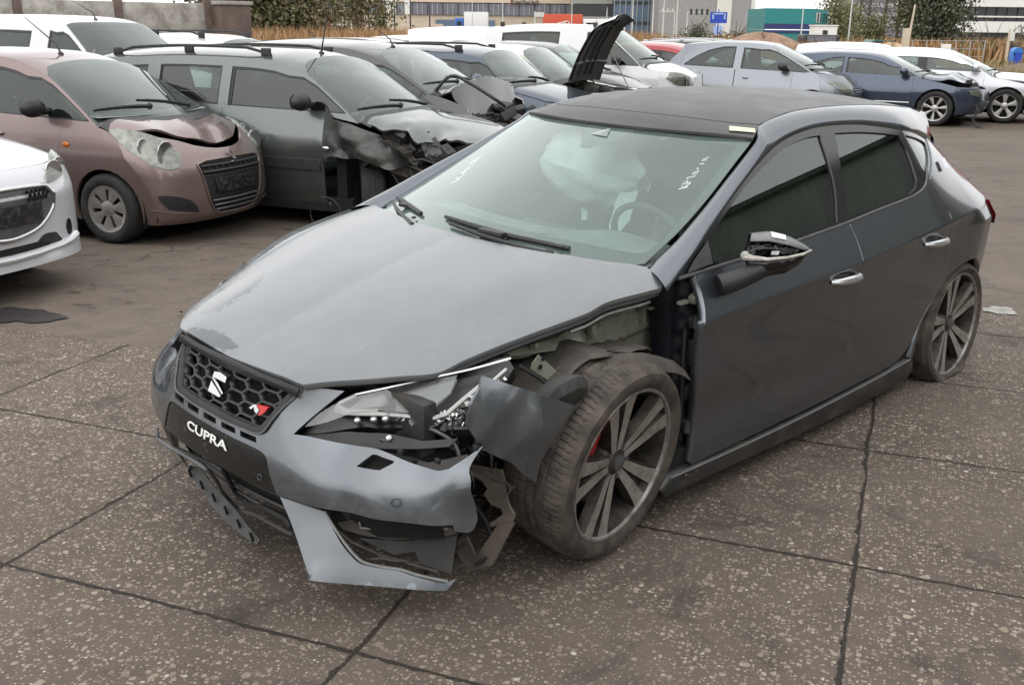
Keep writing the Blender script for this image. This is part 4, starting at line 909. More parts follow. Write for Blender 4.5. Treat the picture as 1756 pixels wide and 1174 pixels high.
sheet3('liner_strut',[(.44,.77,.253),(.44,.837,.288),(.44,.795,.199),(.44,.757,.118),(.44,.65,.048),(.44,.591,.095),(.44,.609,.146),(.44,.64,.163),(.44,.685,.115)],'torn_plastic',car,.008,.006,.02,seed=16)
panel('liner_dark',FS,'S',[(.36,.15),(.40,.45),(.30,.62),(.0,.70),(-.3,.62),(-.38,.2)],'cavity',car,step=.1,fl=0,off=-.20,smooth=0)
# hinge pillar in the gap before the door
class Flat2:
    def S(s,x,z): return .79+0*np.asarray(x)+.02*np.tanh((np.asarray(x)+.40)/.01)*-1
F2=Flat2()
pi=panel('hinge_pillar',F2,'S',[(-.30,.875),(-.60,.885),(-.62,.5),(-.60,.16),(-.36,.16),(-.37,.30),(-.38,.50),(-.355,.70),(-.325,.80)],'pillar_black',car,step=.03,fl=.08,smooth=0)
for z0 in (.735,.360):
    b=MB(); b.box((-.435,.825,z0),(.085,.030,.040),Matrix.Rotation(.16,3,'Y'),bev=.006); b.lathe([(0,-.02),(.014,-.02),(.014,.02),(0,.02)],10,'z',(-.400,.838,z0)); b.box((-.475,.845,z0),(.03,.02,.055),bev=.004); b.build('door_hinge','steel_dark',pi)
b=MB(); b.box((-.41,.82,.815),(.05,.03,.03),Matrix.Rotation(.4,3,'Y'),bev=.008); b.ball((-.435,.835,.822),(.014,.014,.016),8,6); b.box((-.39,.80,.80),(.09,.02,.012),bev=.003); b.build('wing_mount','apron_metal',pi)
b=MB(); b.tube(curve_pts([(-.445,.80,.64),(-.450,.825,.60),(-.452,.835,.55),(-.470,.845,.52),(-.51,.845,.515)],False,5),.020,9); b.box((-.44,.815,.615),(.055,.04,.10),bev=.012); b.tube(curve_pts([(-.395,.80,.70),(-.385,.81,.60),(-.395,.81,.45),(-.41,.81,.30)],False,5),.008,7); b.ball((-.43,.81,.47),(.03,.02,.035),10,8)
b.build('door_harness','rubber',pi)
MB().box((-.34,.82,.165),(.14,.09,.045),bev=.015).build('sill_end','dark_metal',car)
b=MB(); rr=np.random.default_rng(11)
for k in range(40): b.box((-.38+rr.uniform(-.09,.07),.835+rr.uniform(-.03,.03),.186+rr.uniform(0,.012)),(.012,.009,.004),Matrix.Rotation(rr.uniform(0,3),3,Vector(rr.normal(size=3)).normalized()))
b.build('sill_leaves','leaf_brown',car)
# mirror with its cover gone
mo=MB(); P=curve_pts([(-.470,.868,.855),(-.52,.905,.875),(-.575,.945,.905),(-.62,.985,.935)],False,5); mo.tube(P,list(np.linspace(.038,.028,len(P))),10)
mr_=mo.build('door_mirror','black_plastic',car)
def mp(u,v,w):   # u along the housing (out), v up, w towards the front of the car
    o=Vector((-.60,.90,.93)); U=Vector((-.10,.20,.012)).normalized(); Wd=Vector((.80,.55,0)).normalized(); Vv=Vector((0,0,1)); return o+U*u*.80+Vv*v+Wd*w*.85
def shell(rows): return [[tuple(mp(*q)) for q in r] for r in rows]
loft('mirror_lower_shell',shell([[(.00,-.045,.015),(.06,-.050,.03),(.14,-.035,.03),(.20,.0,.02),(.225,.03,.0)],[(-.02,-.02,.055),(.06,-.02,.075),(.14,-.005,.07),(.20,.018,.045),(.23,.035,.005)],[(-.03,.012,.06),(.06,.014,.085),(.14,.022,.078),(.20,.032,.05),(.235,.040,.005)]]),'black_gloss',mr_,14,thick=.004)
loft('mirror_back_shell',shell([[(-.01,.09,.015),(.06,.100,.02),(.14,.085,.015),(.20,.060,.005),(.235,.040,0)],[(-.02,.085,-.03),(.06,.095,-.03),(.14,.08,-.03),(.20,.055,-.025),(.235,.038,-.01)],[(-.03,.02,-.035),(.06,.0,-.04),(.14,.0,-.035),(.20,.015,-.03),(.235,.03,-.01)],[(.0,-.045,.015),(.06,-.050,.03),(.14,-.035,.03),(.20,.0,.02),(.225,.03,0)]]),'black_gloss',mr_,14,thick=.004)
loft('mirror_top_plate',shell([[(-.01,.09,.012),(.06,.100,.018),(.14,.085,.013),(.20,.060,.003),(.235,.040,0)],[(-.015,.070,.05),(.06,.074,.058),(.14,.062,.05),(.20,.046,.03),(.235,.040,.003)]]),'mirror_grey',mr_,14,thick=.003)
b=MB(); b.tube([mp(-.035,.020,.060),mp(.0,.020,.078),mp(.06,.020,.090),mp(.14,.028,.082),mp(.20,.036,.054),mp(.236,.042,.006)],[.013,.010,.006,.005,.005,.003],8); b.ball(mp(-.030,.024,.058),(.016,.016,.015),10,8); b.build('mirror_indicator','lamp_bright_white',mr_)
b=MB(); rr=np.random.default_rng(21)
for k in range(26): b.box(mp(rr.uniform(0,.17),rr.uniform(.028,.062),rr.uniform(.01,.05)),(rr.uniform(.008,.03),rr.uniform(.006,.02),rr.uniform(.005,.015)),Matrix.Rotation(rr.uniform(0,3),3,Vector(rr.normal(size=3)).normalized()))
for k in range(5): b.tube([mp(.0,.04+.004*k,.04),mp(.05,.05,.055-.006*k),mp(.12,.05-.004*k,.05),mp(.18,.045,.025)],.0035,5)
b.build('mirror_motor','black_plastic',mr_)
V=[tuple(mp(*q)) for q in ((.065,.102,.022),(.125,.092,.019),(.128,.080,.044),(.070,.088,.048))]; mesh_obj('mirror_sticker',V,[(0,1,2,3)],'sticker_white',mr_)
V=[tuple(mp(*q)) for q in ((.075,.045,.070),(.105,.046,.068),(.10,.034,.075),(.07,.034,.076))]; mesh_obj('mirror_tag',V,[(0,1,2,3)],'satin_grey',mr_)
# mirror triangle
panel('mirror_triangle',HS,'S',[(-.345,.905),(-.40,.935),(-.515,.985),(-.492,.916)],'trim_dark',car,step=.05,fl=0,off=.003,smooth=0)
# wipers
def wiper(pts,lift):
    P=[(float(HS.Xw(np.array(y),np.array(z)))+.012+l,y,z+.006) for (y,z),l in zip(pts,lift)]; return P
b=MB(); b.tube(wiper([(.40,.918),(.28,.926),(.08,.938),(-.08,.946)],[.014,.016,.014,.012]),[.011,.010,.008,.006],7)
b.tube(wiper([(.44,.934),(.2,.945),(0,.953),(-.15,.956)],[.004]*4),[.008,.010,.010,.007],6); b.ball((float(HS.Xw(np.array(.40),np.array(.918)))+.02,.40,.92),.02,10,6)
b.box((float(HS.Xw(np.array(.14),np.array(.945)))+.026,.14,.953),(.03,.12,.02),Matrix.Rotation(0,3,'X'),bev=.006); b.build('wiper','black_plastic',car)
b=MB(); b.tube(wiper([(-.24,.918),(-.36,.925),(-.50,.930),(-.60,.932)],[.014,.014,.012,.010]),[.012,.010,.008,.006],7)
b.tube(wiper([(-.30,.945),(-.42,.947),(-.55,.946),(-.665,.940)],[.004]*4),[.008,.010,.010,.006],6); b.box((float(HS.Xw(np.array(-.47),np.array(.945)))+.022,-.47,.950),(.022,.07,.016),bev=.005); b.build('wiper','black_plastic',car)
# scuttle
loft('scuttle',[[(float(HS.Xw(np.array(y),np.array(.93)))+.03-.12,y,.905) for y in np.linspace(-.68,.68,25)],[(-.06-.28*(abs(y)/.7)**2.2,y,.885) for y in np.linspace(-.72,.72,25)],[(-.02-.28*(abs(y)/.7)**2.2,y,.82) for y in np.linspace(-.74,.74,25)]],'trim_dark',car,25)
# ---- interior
b=MB()
n=24; rows=[]
for (x0,z0) in ((-.16,.90),(-.30,.915),(-.55,.905),(-.66,.86),(-.68,.70)):
    rows.append([(x0-.10*(abs(y)/.6)**2,y,z0+(.035*math.exp(-((y-.34)/.16)**2) if -.6<x0<-.2 else 0)) for y in np.linspace(-.68,.68,n)])
da=loft('dashboard',rows,'dash',car,n)
b=MB(); b.box((-.60,-.02,.86),(.04,.30,.10),Matrix.Rotation(-.3,3,'Y'),bev=.015); b.box((-.28,.30,.935),(.20,.24,.006),Matrix.Rotation(-.1,3,'Y'),bev=.002); b.build('dash_binnacle','dash_grey',da)
sw=MB(); c=Vector((-.80,.34,.86)); t=Matrix.Rotation(R_(-62),3,'Y')
sw.tube([c+t@Vector((.18*math.cos(a),.18*math.sin(a),0)) for a in np.linspace(0,2*math.pi,33)[:-1]],.014,8,closed=True); sw.ball(c,(.05,.07,.05),10,8)
for a in (0,2.2,4.1): sw.tube([c,c+t@Vector((.17*math.cos(a),.17*math.sin(a),0))],.012,6)
sw.build('steering_wheel','dash_grey',car)
def seat(y,x,name='seat',w=.50,parent=car):
    b=MB(); b.box((x+.02,y,.47),(.50,w,.14),bev=.05); rot=Matrix.Rotation(R_(-20),3,'Y'); b.box((x-.30,y,.78),(.13,w*.94,.58),rot,bev=.055)
    for s in (-1,1): b.box((x-.25,y+s*w*.42,.74),(.13,.09,.46),rot,bev=.04)
    o=b.build(name,'seat_fabric',parent)
    h=MB(); h.box((x-.435,y,1.155),(.09,.27,.17),Matrix.Rotation(R_(-14),3,'Y'),bev=.04)
    for s in (-.06,.06): h.tube([(x-.41,y+s,1.10),(x-.39,y+s,1.02)],.007,6)
    h.build('headrest','seat_fabric',o); return o
seat(.36,-1.10); seat(-.36,-1.10)
b=MB(); b.box((-2.15,0,.50),(.45,1.25,.14),bev=.05); b.box((-2.42,0,.80),(.13,1.25,.56),Matrix.Rotation(R_(-22),3,'Y'),bev=.05); b.build('rear_bench','seat_fabric',car)
# airbags: passenger bag and curtains
rr=np.random.default_rng(5); V=[];nu,nv=30,26
for i in range(nu):
    u=i/(nu-1)
    for j in range(nv):
        v=j/(nv-1); a=v*2*math.pi
        env=math.sin(math.pi*min(.98,max(.02,u)))**.45
        y=-.20+.56*(u-.5)+.02*math.sin(a*2); r1,r2=.13*env,.20*env
        wr=1+.10*math.sin(9*a+u*7)+.07*math.sin(17*a-9*u)+.05*math.sin(31*u+3*a)
        V.append((-1.04+r1*.8*math.cos(a)*wr,y+.02,1.075+r2*.85*math.sin(a)*wr-.03*(u-.5)))
F=[(i*nv+j,i*nv+(j+1)%nv,(i+1)*nv+(j+1)%nv,(i+1)*nv+j) for i in range(nu-1) for j in range(nv-1)]
ab=mesh_obj('airbag',V,F,'airbag',car,True)
sheet3('airbag_tether',[(-1.0,-.20,.95),(-1.0,-.16,.95),(-.99,-.155,.86),(-.99,-.185,.85)],'airbag',ab,.003,.002,.02)
sheet3('airbag_tether',[(-.98,.02,1.0),(-.98,.12,1.02),(-.96,.10,.90),(-.95,.03,.80),(-.95,.0,.86)],'airbag',ab,.003,.008,.02,seed=3)
for sd in (1,-1):
    nx,nz=90,24; V=[]
    for i in range(nx):
        x=-.62-1.62*i/(nx-1)
        zt_=float(np.interp(x,[-2.24,-1.9,-1.5,-1.2,-.95,-.62],[1.20,1.255,1.265,1.225,1.15,1.02])); zb_=.86
        for j in range(nz):
            z=zt_+(zb_-zt_)*j/(nz-1); f=j/(nz-1)
            y=float(HS.S(x,z))-.055-.035*f+.018*math.sin(x*30+f*5+2*math.sin(x*7))*(.3+f)+.008*math.sin(x*71-f*9)
            V.append((x,y*sd,z))
    F=[(i*nz+j,i*nz+j+1,(i+1)*nz+j+1,(i+1)*nz+j) for i in range(nx-1) for j in range(nz-1)]
    mesh_obj('curtain_airbag',V,F,'curtain_fabric',car,True)
panel('headliner',HS,'R',[(-1.06,.55),(-1.03,0),(-1.06,-.55),(-2.5,-.48),(-2.5,.48)],'dash_grey',car,step=.15,fl=0,off=-.045,smooth=0)
b=MB(); b.box((-.98,.0,1.235),(.05,.24,.07),Matrix.Rotation(.3,3,'Y'),bev=.02); b.build('rear_view_mirror','black_plastic',car)
# loose cables, clips and splinters around the broken corner
rr=np.random.default_rng(91)
for k,P in enumerate(([(.62,.62,.58),(.56,.70,.53),(.55,.74,.46),(.50,.76,.42)],[(.52,.70,.60),(.46,.74,.52),(.47,.77,.45)],[(.30,.70,.70),(.24,.76,.64),(.28,.80,.58),(.33,.80,.62)],[(.70,.55,.53),(.64,.60,.50),(.58,.66,.52),(.53,.70,.49)],[(.44,.62,.30),(.40,.68,.22),(.43,.74,.15),(.46,.70,.10)],[(.62,.58,.20),(.55,.66,.15),(.50,.70,.19)])):
    MB().tube(curve_pts(P,False,6,170),.0045 if k%2 else .0065,6).build('loose_wire','rubber' if k%3 else 'trim_grey',car)
for k in range(16):
    c=(rr.uniform(.34,.62),rr.uniform(.62,.82),rr.uniform(.36,.60)); s=rr.uniform(.012,.03)
    P=[(c[0]+s*rr.normal(),c[1]+s*rr.normal()*.6,c[2]+s*rr.normal()) for _ in range(4)]
    sheet3('plastic_splinter',P,('black_plastic','liner_plastic','dark_metal')[k%3],car,.002,0,.02)
for y,z in ((.64,.508),(.74,.50),(.80,.535)): MB().box((float(HS.F(y,z))-.012,y,z+.012),(.010,.018,.014),bev=.002).build('bumper_clip','black_plastic',bp)
# ------------------------------------------------------------------ wheels
def tyre_mesh(R,rim,wd,n=160,tread=True,pitch=4,depth=.0075,ribs=((-.27,.006),(-.10,.008),(.10,.008),(.27,.006))):
    """outer face at y=0, body towards -y"""
    prof=[(rim+.001,-.012),(rim+.003,.002),(rim+.018,.010),(rim+(R-rim)*.45,.015),(rim+(R-rim)*.72,.009),(R-.014,-.006),(R-.006,-.016)]
    tp=[]; yc=-wd/2; hw=wd/2-.022
    m=26
    for k in range(m+1):
        q=-hw+2*hw*k/m; d=0
        for c,wv in ribs:
            if abs(q/(2*hw)-c)*2*hw<wv: d=depth
        tp.append((R-d-.006*(q/hw)**4,yc-q))
    tp=sorted(tp,key=lambda a:-a[1])
    back=[(r,-wd-h) for r,h in prof[::-1]]
    full=prof+tp+back; M=len(full); V=[];F=[]
    for k in range(n):
        a=2*math.pi*k/n
        for i,(r,h) in enumerate(full):
            if tread and len(prof)-1<=i<len(prof)+len(tp):
                q=(h-yc)/hw; g=(k+int(abs(q)*2.2)) % pitch
                if g==0 and (abs(q)>.55 or (abs(q)<.4 and (k//pitch)%2==0)): r-=depth*.9
            V.append((r*math.cos(a),h,r*math.sin(a)))
    for k in range(n):
        j=(k+1)%n
        for i in range(M-1): F.append((k*M+i,j*M+i,j*M+i+1,k*M+i+1))
    return V,F
def flat_ground(V,M,parentM,zg=.004):
    """rest a soft tyre on the ground: press the part below it flat and bulge it sideways"""
    X=parentM@M; Xi=X.inverted(); out=[]
    for v in V:
        p=X@Vector(v)
        if p.z<zg+.03:
            d=zg+.03-p.z; q=Xi@p; q2=Vector(q); q2.y+= (.35*d if q.y>-.1 else -.35*d)
            p=X@q2; p.z=max(p.z,zg) if p.z<zg else p.z
        out.append(tuple(Xi@p))
    return out
def hero_wheel(M,R,name='wheel',tread=True,flat=True,caliper=True):
    wl=bpy.data.objects.new(name,None); COL.objects.link(wl); wl.parent=car; wl.matrix_local=M
    V,F=tyre_mesh(R,.255,.225,480 if tread else 120,tread,5,.0055)
    if flat: V=flat_ground(V,M,MW)
    me=mesh_obj('tyre',V,F,'tyre_dirty',wl,True); me.data.set_sharp_from_angle(angle=R_(35))
    b=MB(); b.lathe([(.262,-.002),(.258,.005),(.250,.004),(.246,-.006)],72,'y'); b.build('rim_lip','alloy_dull',wl)
    b=MB(); b.lathe([(.247,-.004),(.242,-.03),(.232,-.075),(.226,-.15),(.24,-.215),(.258,-.222)],72,'y'); b.build('rim','alloy_dark',wl)
    sp=MB(); sd=MB()
    for k in range(5):
        a0=R_(90+72*k-14)
        for sg in (-1,1):
            # prong from hub to rim
            def pt(r,off,y): 
                a=a0+off/r; return (r*math.cos(a),y,r*math.sin(a))
            rows=[]
            for (r,c,wd_,yf) in ((.036,sg*.0135,.025,-.030),(.09,sg*.020,.031,-.024),(.15,sg*.0285,.038,-.016),(.21,sg*.039,.046,-.010),(.249,sg*.048,.056,-.005)):
                rows.append((pt(r,c-wd_/2,yf),pt(r,c+wd_/2,yf),pt(r,c+wd_/2+.007,yf-.035),pt(r,c-wd_/2-.007,yf-.035)))
            V=[p for r_ in rows for p in r_]; F=[]
            Fd=[]
            for i in range(len(rows)-1):
                for j in range(4):
                    q=(i*4+j,i*4+(j+1)%4,(i+1)*4+(j+1)%4,(i+1)*4+j)
                    (F if j==0 else Fd).append(q)
            sp.add(V,F); sd.add(V,Fd)
    sp.build('spoke_face','alloy_face',wl); 
    # inner sloping webs between paired prongs
    for k in range(5):
        a0=R_(90+72*k-14)
        P=lambda r,off,y:(r*math.cos(a0+off/r),y,r*math.sin(a0+off/r))
        sd.add([P(.05,-.004,-.035),P(.05,.004,-.035),P(.245,.028,-.035),P(.245,-.028,-.035)],[(0,1,2,3)])
    sd.lathe([(0,-.020),(.018,-.020),(.030,-.026),(.058,-.032),(.070,-.05),(.07,-.09)],32,'y'); sd.build('spoke_side','alloy_dark',wl)
    b=MB(); b.lathe([(0,-.012),(.022,-.013),(.027,-.017),(.027,-.03)],24,'y')
    for k in range(5):
        a=R_(90+72*k+22); b.lathe([(0,-.024),(.009,-.024),(.009,-.045)],8,'y',(.055*math.cos(a),0,.055*math.sin(a)))
    b.build('hub_cap','trim_grey',wl)
    b=MB(); b.lathe([(.06,-.085),(.16,-.085),(.16,-.105),(.06,-.105)],48,'y'); b.build('brake_disc','steel',wl)
    if caliper:
        b=MB(); b.box((.135,-.085,.055),(.075,.07,.17),Matrix.Rotation(-.35,3,'Y'),bev=.015); b.build('brake_caliper','brake_red',wl)
    b=MB(); b.lathe([(.02,-.10),(.20,-.13),(.225,-.15)],32,'y'); b.build('wheel_back','cavity',wl)
    return wl
def wm(x,y,z,steer,camber):
    fx=Vector((math.cos(steer),math.sin(steer),0)); up=Vector((0,math.sin(camber),math.cos(camber))); out=up.cross(fx).normalized(); fx=out.cross(up).normalized()
    return Matrix(((fx.x,out.x,up.x,x),(fx.y,out.y,up.y,y),(fx.z,out.z,up.z,z),(0,0,0,1)))
hero_wheel(wm(0,.8835,.351,.0835,.1178),.333)
hero_wheel(wm(-2.636,.8657,.3127,-.0177,-.0241),.318,tread=False)
rm=wm(0,-.86,.33,-.05,0); rm=rm@Matrix.Rotation(math.pi,4,'Z'); hero_wheel(rm,.322,tread=False,flat=True,caliper=False)
rm=wm(-2.636,-.86,.33,0,0)@Matrix.Rotation(math.pi,4,'Z'); hero_wheel(rm,.322,tread=False,flat=True,caliper=False)
def bis(f,lo,hi,n=45):
    fl=f(lo)
    for _ in range(n):
        m=(lo+hi)/2
        if (f(m)>0)==(fl>0): lo=m
        else: hi=m
    return (lo+hi)/2
class GenSurf:
    """body surfaces of an ordinary car; x forward from the front axle, y left, z up"""
    def __init__(s,**k):
        d=dict(hw=.80,wb=2.5,rad=.30,zs=.70,zb=(.93,1.0),hood=None,xn=.70,zn=.72,xc=-.10,zc=.95,xt=-.95,zt=1.38,roof=None,xr=-2.9,H=1.45,lean=.36,kr=.16,kh=.10,zbot=.22,nose=None,bulge=.14,fa=.30,xtail=-3.1,ztail=.95,tail=None,wsb=.20,rtap=.0)
        d.update(k); s.__dict__.update(d)
        if s.hood is None: s.hood=([s.xc-.35,s.xc,(s.xc+s.xn)/2,s.xn-.12,s.xn],[s.zc+.05,s.zc,s.zc-.35*(s.zc-s.zn),s.zn+.05,s.zn])
        if s.roof is None:
            xm=(s.xt+s.xr)/2; s.roof=([s.xt+.35,s.xt,s.xt-.35,xm,s.xr+.1,s.xr-.3],[s.zt-.10,s.zt,s.zt+(s.H-s.zt)*.8,s.H,s.H-.05,s.H-.14])
        if s.nose is None: s.nose=([s.zbot-.05,s.zbot+.10,.42,.55,s.zn,s.zn+.12],[s.xn-.08,s.xn+.02,s.xn+.05,s.xn+.04,s.xn,s.xn-.10])
        if s.tail is None: s.tail=([.15,.35,.6,s.ztail,s.H-.1,s.H+.05],[s.xtail+.03,s.xtail-.03,s.xtail-.02,s.xtail+.04,s.xr-.02,s.xr+.08])
    def W(s,x):
        h=s.hw; return pch(x,[s.xn,s.xn-.25,s.xn-.6,-.4,-s.wb*.5,-s.wb,s.xtail+.3,s.xtail],[h-.10,h-.03,h-.004,h,h+.005,h-.005,h-.05,h-.12])
    def zbelt(s,x): return s.zb[0]+(s.zb[1]-s.zb[0])*np.clip((-.3-np.asarray(x,float))/(s.wb-.1),-.5,1.3)
    def S(s,x,z):
        x=np.asarray(x,float);z=np.asarray(z,float); zb=s.zbelt(x)
        t=.05*sp(s.zs-z,.02)+.28*sp(s.zbot+.10-z,.03)+.30*sp(z-s.zs,.03)*1.0+np.maximum(0,(s.lean-.30))*sp(z-zb,.05)+.10*sp(z-zb,.05)**2
        t=t-.010*np.exp(-((z-s.zs+.0)/.03)**2)*0
        q=np.clip(-s.wb*.8-x,0,2); t=t+s.rtap*q**1.5*np.clip((z-zb+.1)/.35,0,1.4)
        return s.W(x)-t
    def R(s,x,y):
        ay=np.abs(y); return pch(x,*s.roof)-s.kr*ay**2-.5*sp(ay-(s.hw-.30),.05)*.6
    def Hd(s,x,y):
        ay=np.abs(y); return pch(x,*s.hood)-s.kh*ay**2-.35*sp(ay-(s.hw-.17),.05)
    def Xw(s,y,z):
        y=np.asarray(y,float);z=np.asarray(z,float); u=(z-s.zc)/(s.zt-s.zc)
        return s.xc+(s.xt-s.xc)*u+.05*u*(1-u)-s.wsb*(y/s.hw)**2*(1.25-.4*u)
    def F(s,y,z):
        ay=np.abs(y)/s.hw; return pch(z,*s.nose)-s.fa*ay**2.2*s.hw-.30*ay**9
    def B(s,y,z):
        ay=np.abs(y)/s.hw; return pch(z,*s.tail)+.14*ay**2.5+.22*ay**10
    # edges where the surfaces meet
    def eA(s,z): return bis(lambda y:y-float(s.S(s.Xw(y,z),z)),.2,1.1)
    def eR(s,x): return bis(lambda z:z-float(s.R(x,s.S(x,z))),.9,2.2)
    def eH(s,x): return bis(lambda z:z-float(s.Hd(x,s.S(x,z))),.3,1.5)
    def eF(s,z): return bis(lambda y:y-float(s.S(s.F(y,z),z)),.3,1.1)
    def eB(s,z): return bis(lambda y:y-float(s.S(s.B(y,z),z)),.2,1.1)
    def hoodfront(s,y): return bis(lambda x:x-float(s.F(y,s.Hd(x,y))),s.xn-.9,s.xn+.2)
    def cowl(s,y): return bis(lambda x:x-float(s.Xw(y,s.Hd(x,y))),s.xc-.9,s.xc+.4)
    def wtop(s,y): return bis(lambda z:z-float(s.R(s.Xw(y,z),y)),s.zc+.1,s.zt+.25)
    def rtop(s,y): return bis(lambda z:z-float(s.R(s.B(y,z),y)),.9,s.H+.2)
# ------------------------------------------------------------------ the other cars of the yard
def simple_wheel(parent,M,R,kind,wd=.19,mat='alloy_light'):
    wl=bpy.data.objects.new('wheel',None); COL.objects.link(wl); wl.parent=parent; wl.matrix_local=M
    rim=R*.70 if kind!='cap' else R*.66
    V,F=tyre_mesh(R,rim,wd,72,True,6,.004); mesh_obj('tyre',V,F,'tyre',wl,True)
    b=MB(); b.lathe([(rim+.004,-.004),(rim,.004),(rim-.012,.0),(rim-.018,-.03),(rim-.03,-.10),(rim,-wd)],48,'y'); b.build('rim',mat,wl)
    b=MB(); b.lathe([(0,-.06),(rim*.98,-.075)],32,'y'); b.build('wheel_back','cavity',wl)
    b=MB()
    n={'cap':7,'seven':7,'five':5,'none':6}[kind]
    def P(r,a,y): return (r*math.cos(a),y,r*math.sin(a))
    for k in range(n):
        a=2*math.pi*k/n+.3; h=math.pi/n
        if kind=='cap': w1,w2=.62*h,.80*h
        elif kind=='five': w1,w2=.50*h,.34*h
        else: w1,w2=.42*h,.36*h
        rs=[.06,rim*.45,rim*.75,rim-.010]
        prev=None
        for i,r in enumerate(rs):
            f=i/3; ww=w1+(w2-w1)*f
            if kind in('five',) and i==3: ww*=1.25
            y=-.012+.006*f; cur=[P(r,a-ww,y),P(r,a,y+.006),P(r,a+ww,y),P(r,a+ww*.9,y-.03),P(r,a-ww*.9,y-.03)]
            if prev: b.add(prev+cur,[(0,5,6,1),(1,6,7,2),(2,7,8,3),(4,9,5,0)],0,False)
            prev=cur
    b.lathe([(0,.004),(.035,.002),(.065,-.008),(.07,-.03)],28,'y')
    if kind=='cap': b.lathe([(rim-.004,.002),(rim-.03,-.006),(rim-.034,-.02)],48,'y')
    b.build('hubcap' if kind=='cap' else 'spokes',mat,wl); return wl
def build_car(name,label,pose,g,mat,lower=None,group='cars parked in rows across the yard',wins=((None,-1.2),(-1.3,-2.1)),doors=(-.42,-1.28,-2.15),pillars='black_plastic',hood_def=None,hood_on=True,fender_r=True,wheel='five',head=None,head_mat='lamp_lens_pale',grille=(),plate=None,rails=None,mirror='body',antenna=None,qrear=None,moulding=None,arch=1.12,seats=True,gl='car_glass',sg='car_glass_side',extra=None,wipe=True,open_front=False,skip=(),steer=0.0,rimmat='alloy_light',cat='car',van=False,handles=True,bump_hole=(),lamp_in=True,fog=()):
    x,y,h,z=pose; root=empty(name,label,cat,(x,y,z),h,group)
    s=g; hw=s.hw
    P=lambda nm,fn,poly,m,par=None,**k: panel(nm,s,fn,poly,m,par or root,**k)
    # roof and windscreen curves
    zz=np.linspace(0,1,9)
    ztc=s.wtop(0.0); 
    # top corner: where A line meets the roof
    zc_=bis(lambda q: s.wtop(s.eA(q))-q,s.zc+.1,s.zt+.2); yc_=s.eA(zc_); xc_=float(s.Xw(yc_,zc_))
    # bottom corner: where A line meets the bonnet
    zb_=bis(lambda q: float(s.Hd(float(s.Xw(s.eA(q),q)),s.eA(q)))-q,s.zc-.35,s.zc+.12); yb_=s.eA(zb_); xb_=float(s.Xw(yb_,zb_))
    Az=np.linspace(zb_,zc_,9); Ay=[s.eA(q) for q in Az]; Ax=[float(s.Xw(a,q)) for a,q in zip(Ay,Az)]
    ys=np.linspace(-yc_,yc_,13); wt=[(a,s.wtop(a)) for a in ys]
    yb=np.linspace(-yb_,yb_,13); cw=[(s.cowl(a),a) for a in yb]; cz=[(a,float(s.Hd(c,a))) for c,a in cw]
    ws=[(-a,q) for a,q in zip(Ay,Az)][:-1]+wt+[(a,q) for a,q in zip(Ay,Az)][::-1][1:]+cz[::-1][1:-1]
    if 'windscreen' not in skip:
        pane=P('windscreen','W',ws,gl,step=.12,fl=0,off=.002,smooth=0)
        cen=np.array([0,(ztc+s.zc)/2]); inn=[]
        for (a,q) in ws:
            da=a-0; inn.append((a*.955,q+(.045 if q<s.zc+.02+.0 or (q<zb_+.05) else 0)-(.03 if q>zc_-.02 else 0)))
        P('windscreen_border','W',ws,'frit',pane,holes=[inn],step=.15,fl=0,off=-.003,smooth=0,hs=0)
    # roof
    xr=s.xr; rx=np.linspace(xc_,xr,14); re=[(a,s.eR(a)) for a in rx]; rye=[float(s.S(a,q)) for a,q in re]
    rf=[(float(s.Xw(a,q)),a) for a,q in wt][::-1]
    rear=[(xr-.05*(1-(a/rye[-1])**2),a) for a in np.linspace(-rye[-1],rye[-1],9)]
    rpoly=rf+[(a,-q) for a,q in zip(rx,rye)][1:-1]+rear+[(a,q) for a,q in zip(rx,rye)][::-1][1:-1]
    P('roof','R',rpoly,mat,step=.10,fl=.01,smooth=0)
    # bonnet
    hx=np.linspace(xb_,s.xn-.12,12)
    zf=bis(lambda q: s.hoodfront(s.eF(q))-float(s.F(s.eF(q),q)) if False else float(s.Hd(float(s.F(s.eF(q),q)),s.eF(q)))-q,s.zn-.35,s.zn+.2); yf=s.eF(zf); xf=float(s.F(yf,zf))
    hx=np.linspace(xb_,xf,12); he=[(a,s.eH(a)) for a in hx]; hye=[float(s.S(a,q)) for a,q in he]
    fy=np.linspace(yf,-yf,15); hf=[(s.hoodfront(a),a) for a in fy]
    hp=[(a,q) for a,q in zip(hx,hye)][:-1]+hf+[(a,-q) for a,q in zip(hx,hye)][::-1][1:]+cw[1:-1]
    if hood_on: bn_=P('bonnet','H',[(a-.004 if a>0 else a,q*.975) for a,q in hp],mat,step=.05,fl=.02,smooth=0,deform=hood_def)
    if hood_on and hood_def: bn_.data.set_sharp_from_angle(angle=R_(24))
    loft('scuttle',[[(a+.02,q,float(s.Hd(a,q))+.012) for a,q in cw],[(a+.12,q,float(s.Hd(a,q))-.03) for a,q in cw]],'trim_dark',root,14)
    # front bumper skin
    zs_=np.linspace(s.zbot,zf,9); fe=[(s.eF(q),q) for q in zs_]
    bp=[(a,q) for a,q in fe]+[(a,float(s.Hd(b,a))) for b,a in hf][1:-1]+[(-a,q) for a,q in fe][::-1]
    tot=bp
    if 'bumper' not in skip:
        bum=P('front_bumper','F',tot,mat,step=.05,fl=.03,smooth=0,holes=list(bump_hole),hs=0)
    # sides
    zsill=s.zbot; wr=s.rad*arch; wz=s.rad
    arcF=[(wr*math.cos(t),wz+wr*math.sin(t)) for t in np.linspace(-.35,math.pi+.35,17)]
    arcR=[(-s.wb+wr*math.cos(t),wz+wr*math.sin(t)) for t in np.linspace(-.35,math.pi+.35,17)]
    d0,dl=doors[0],doors[-1]
    belt=lambda a: float(s.zbelt(a))
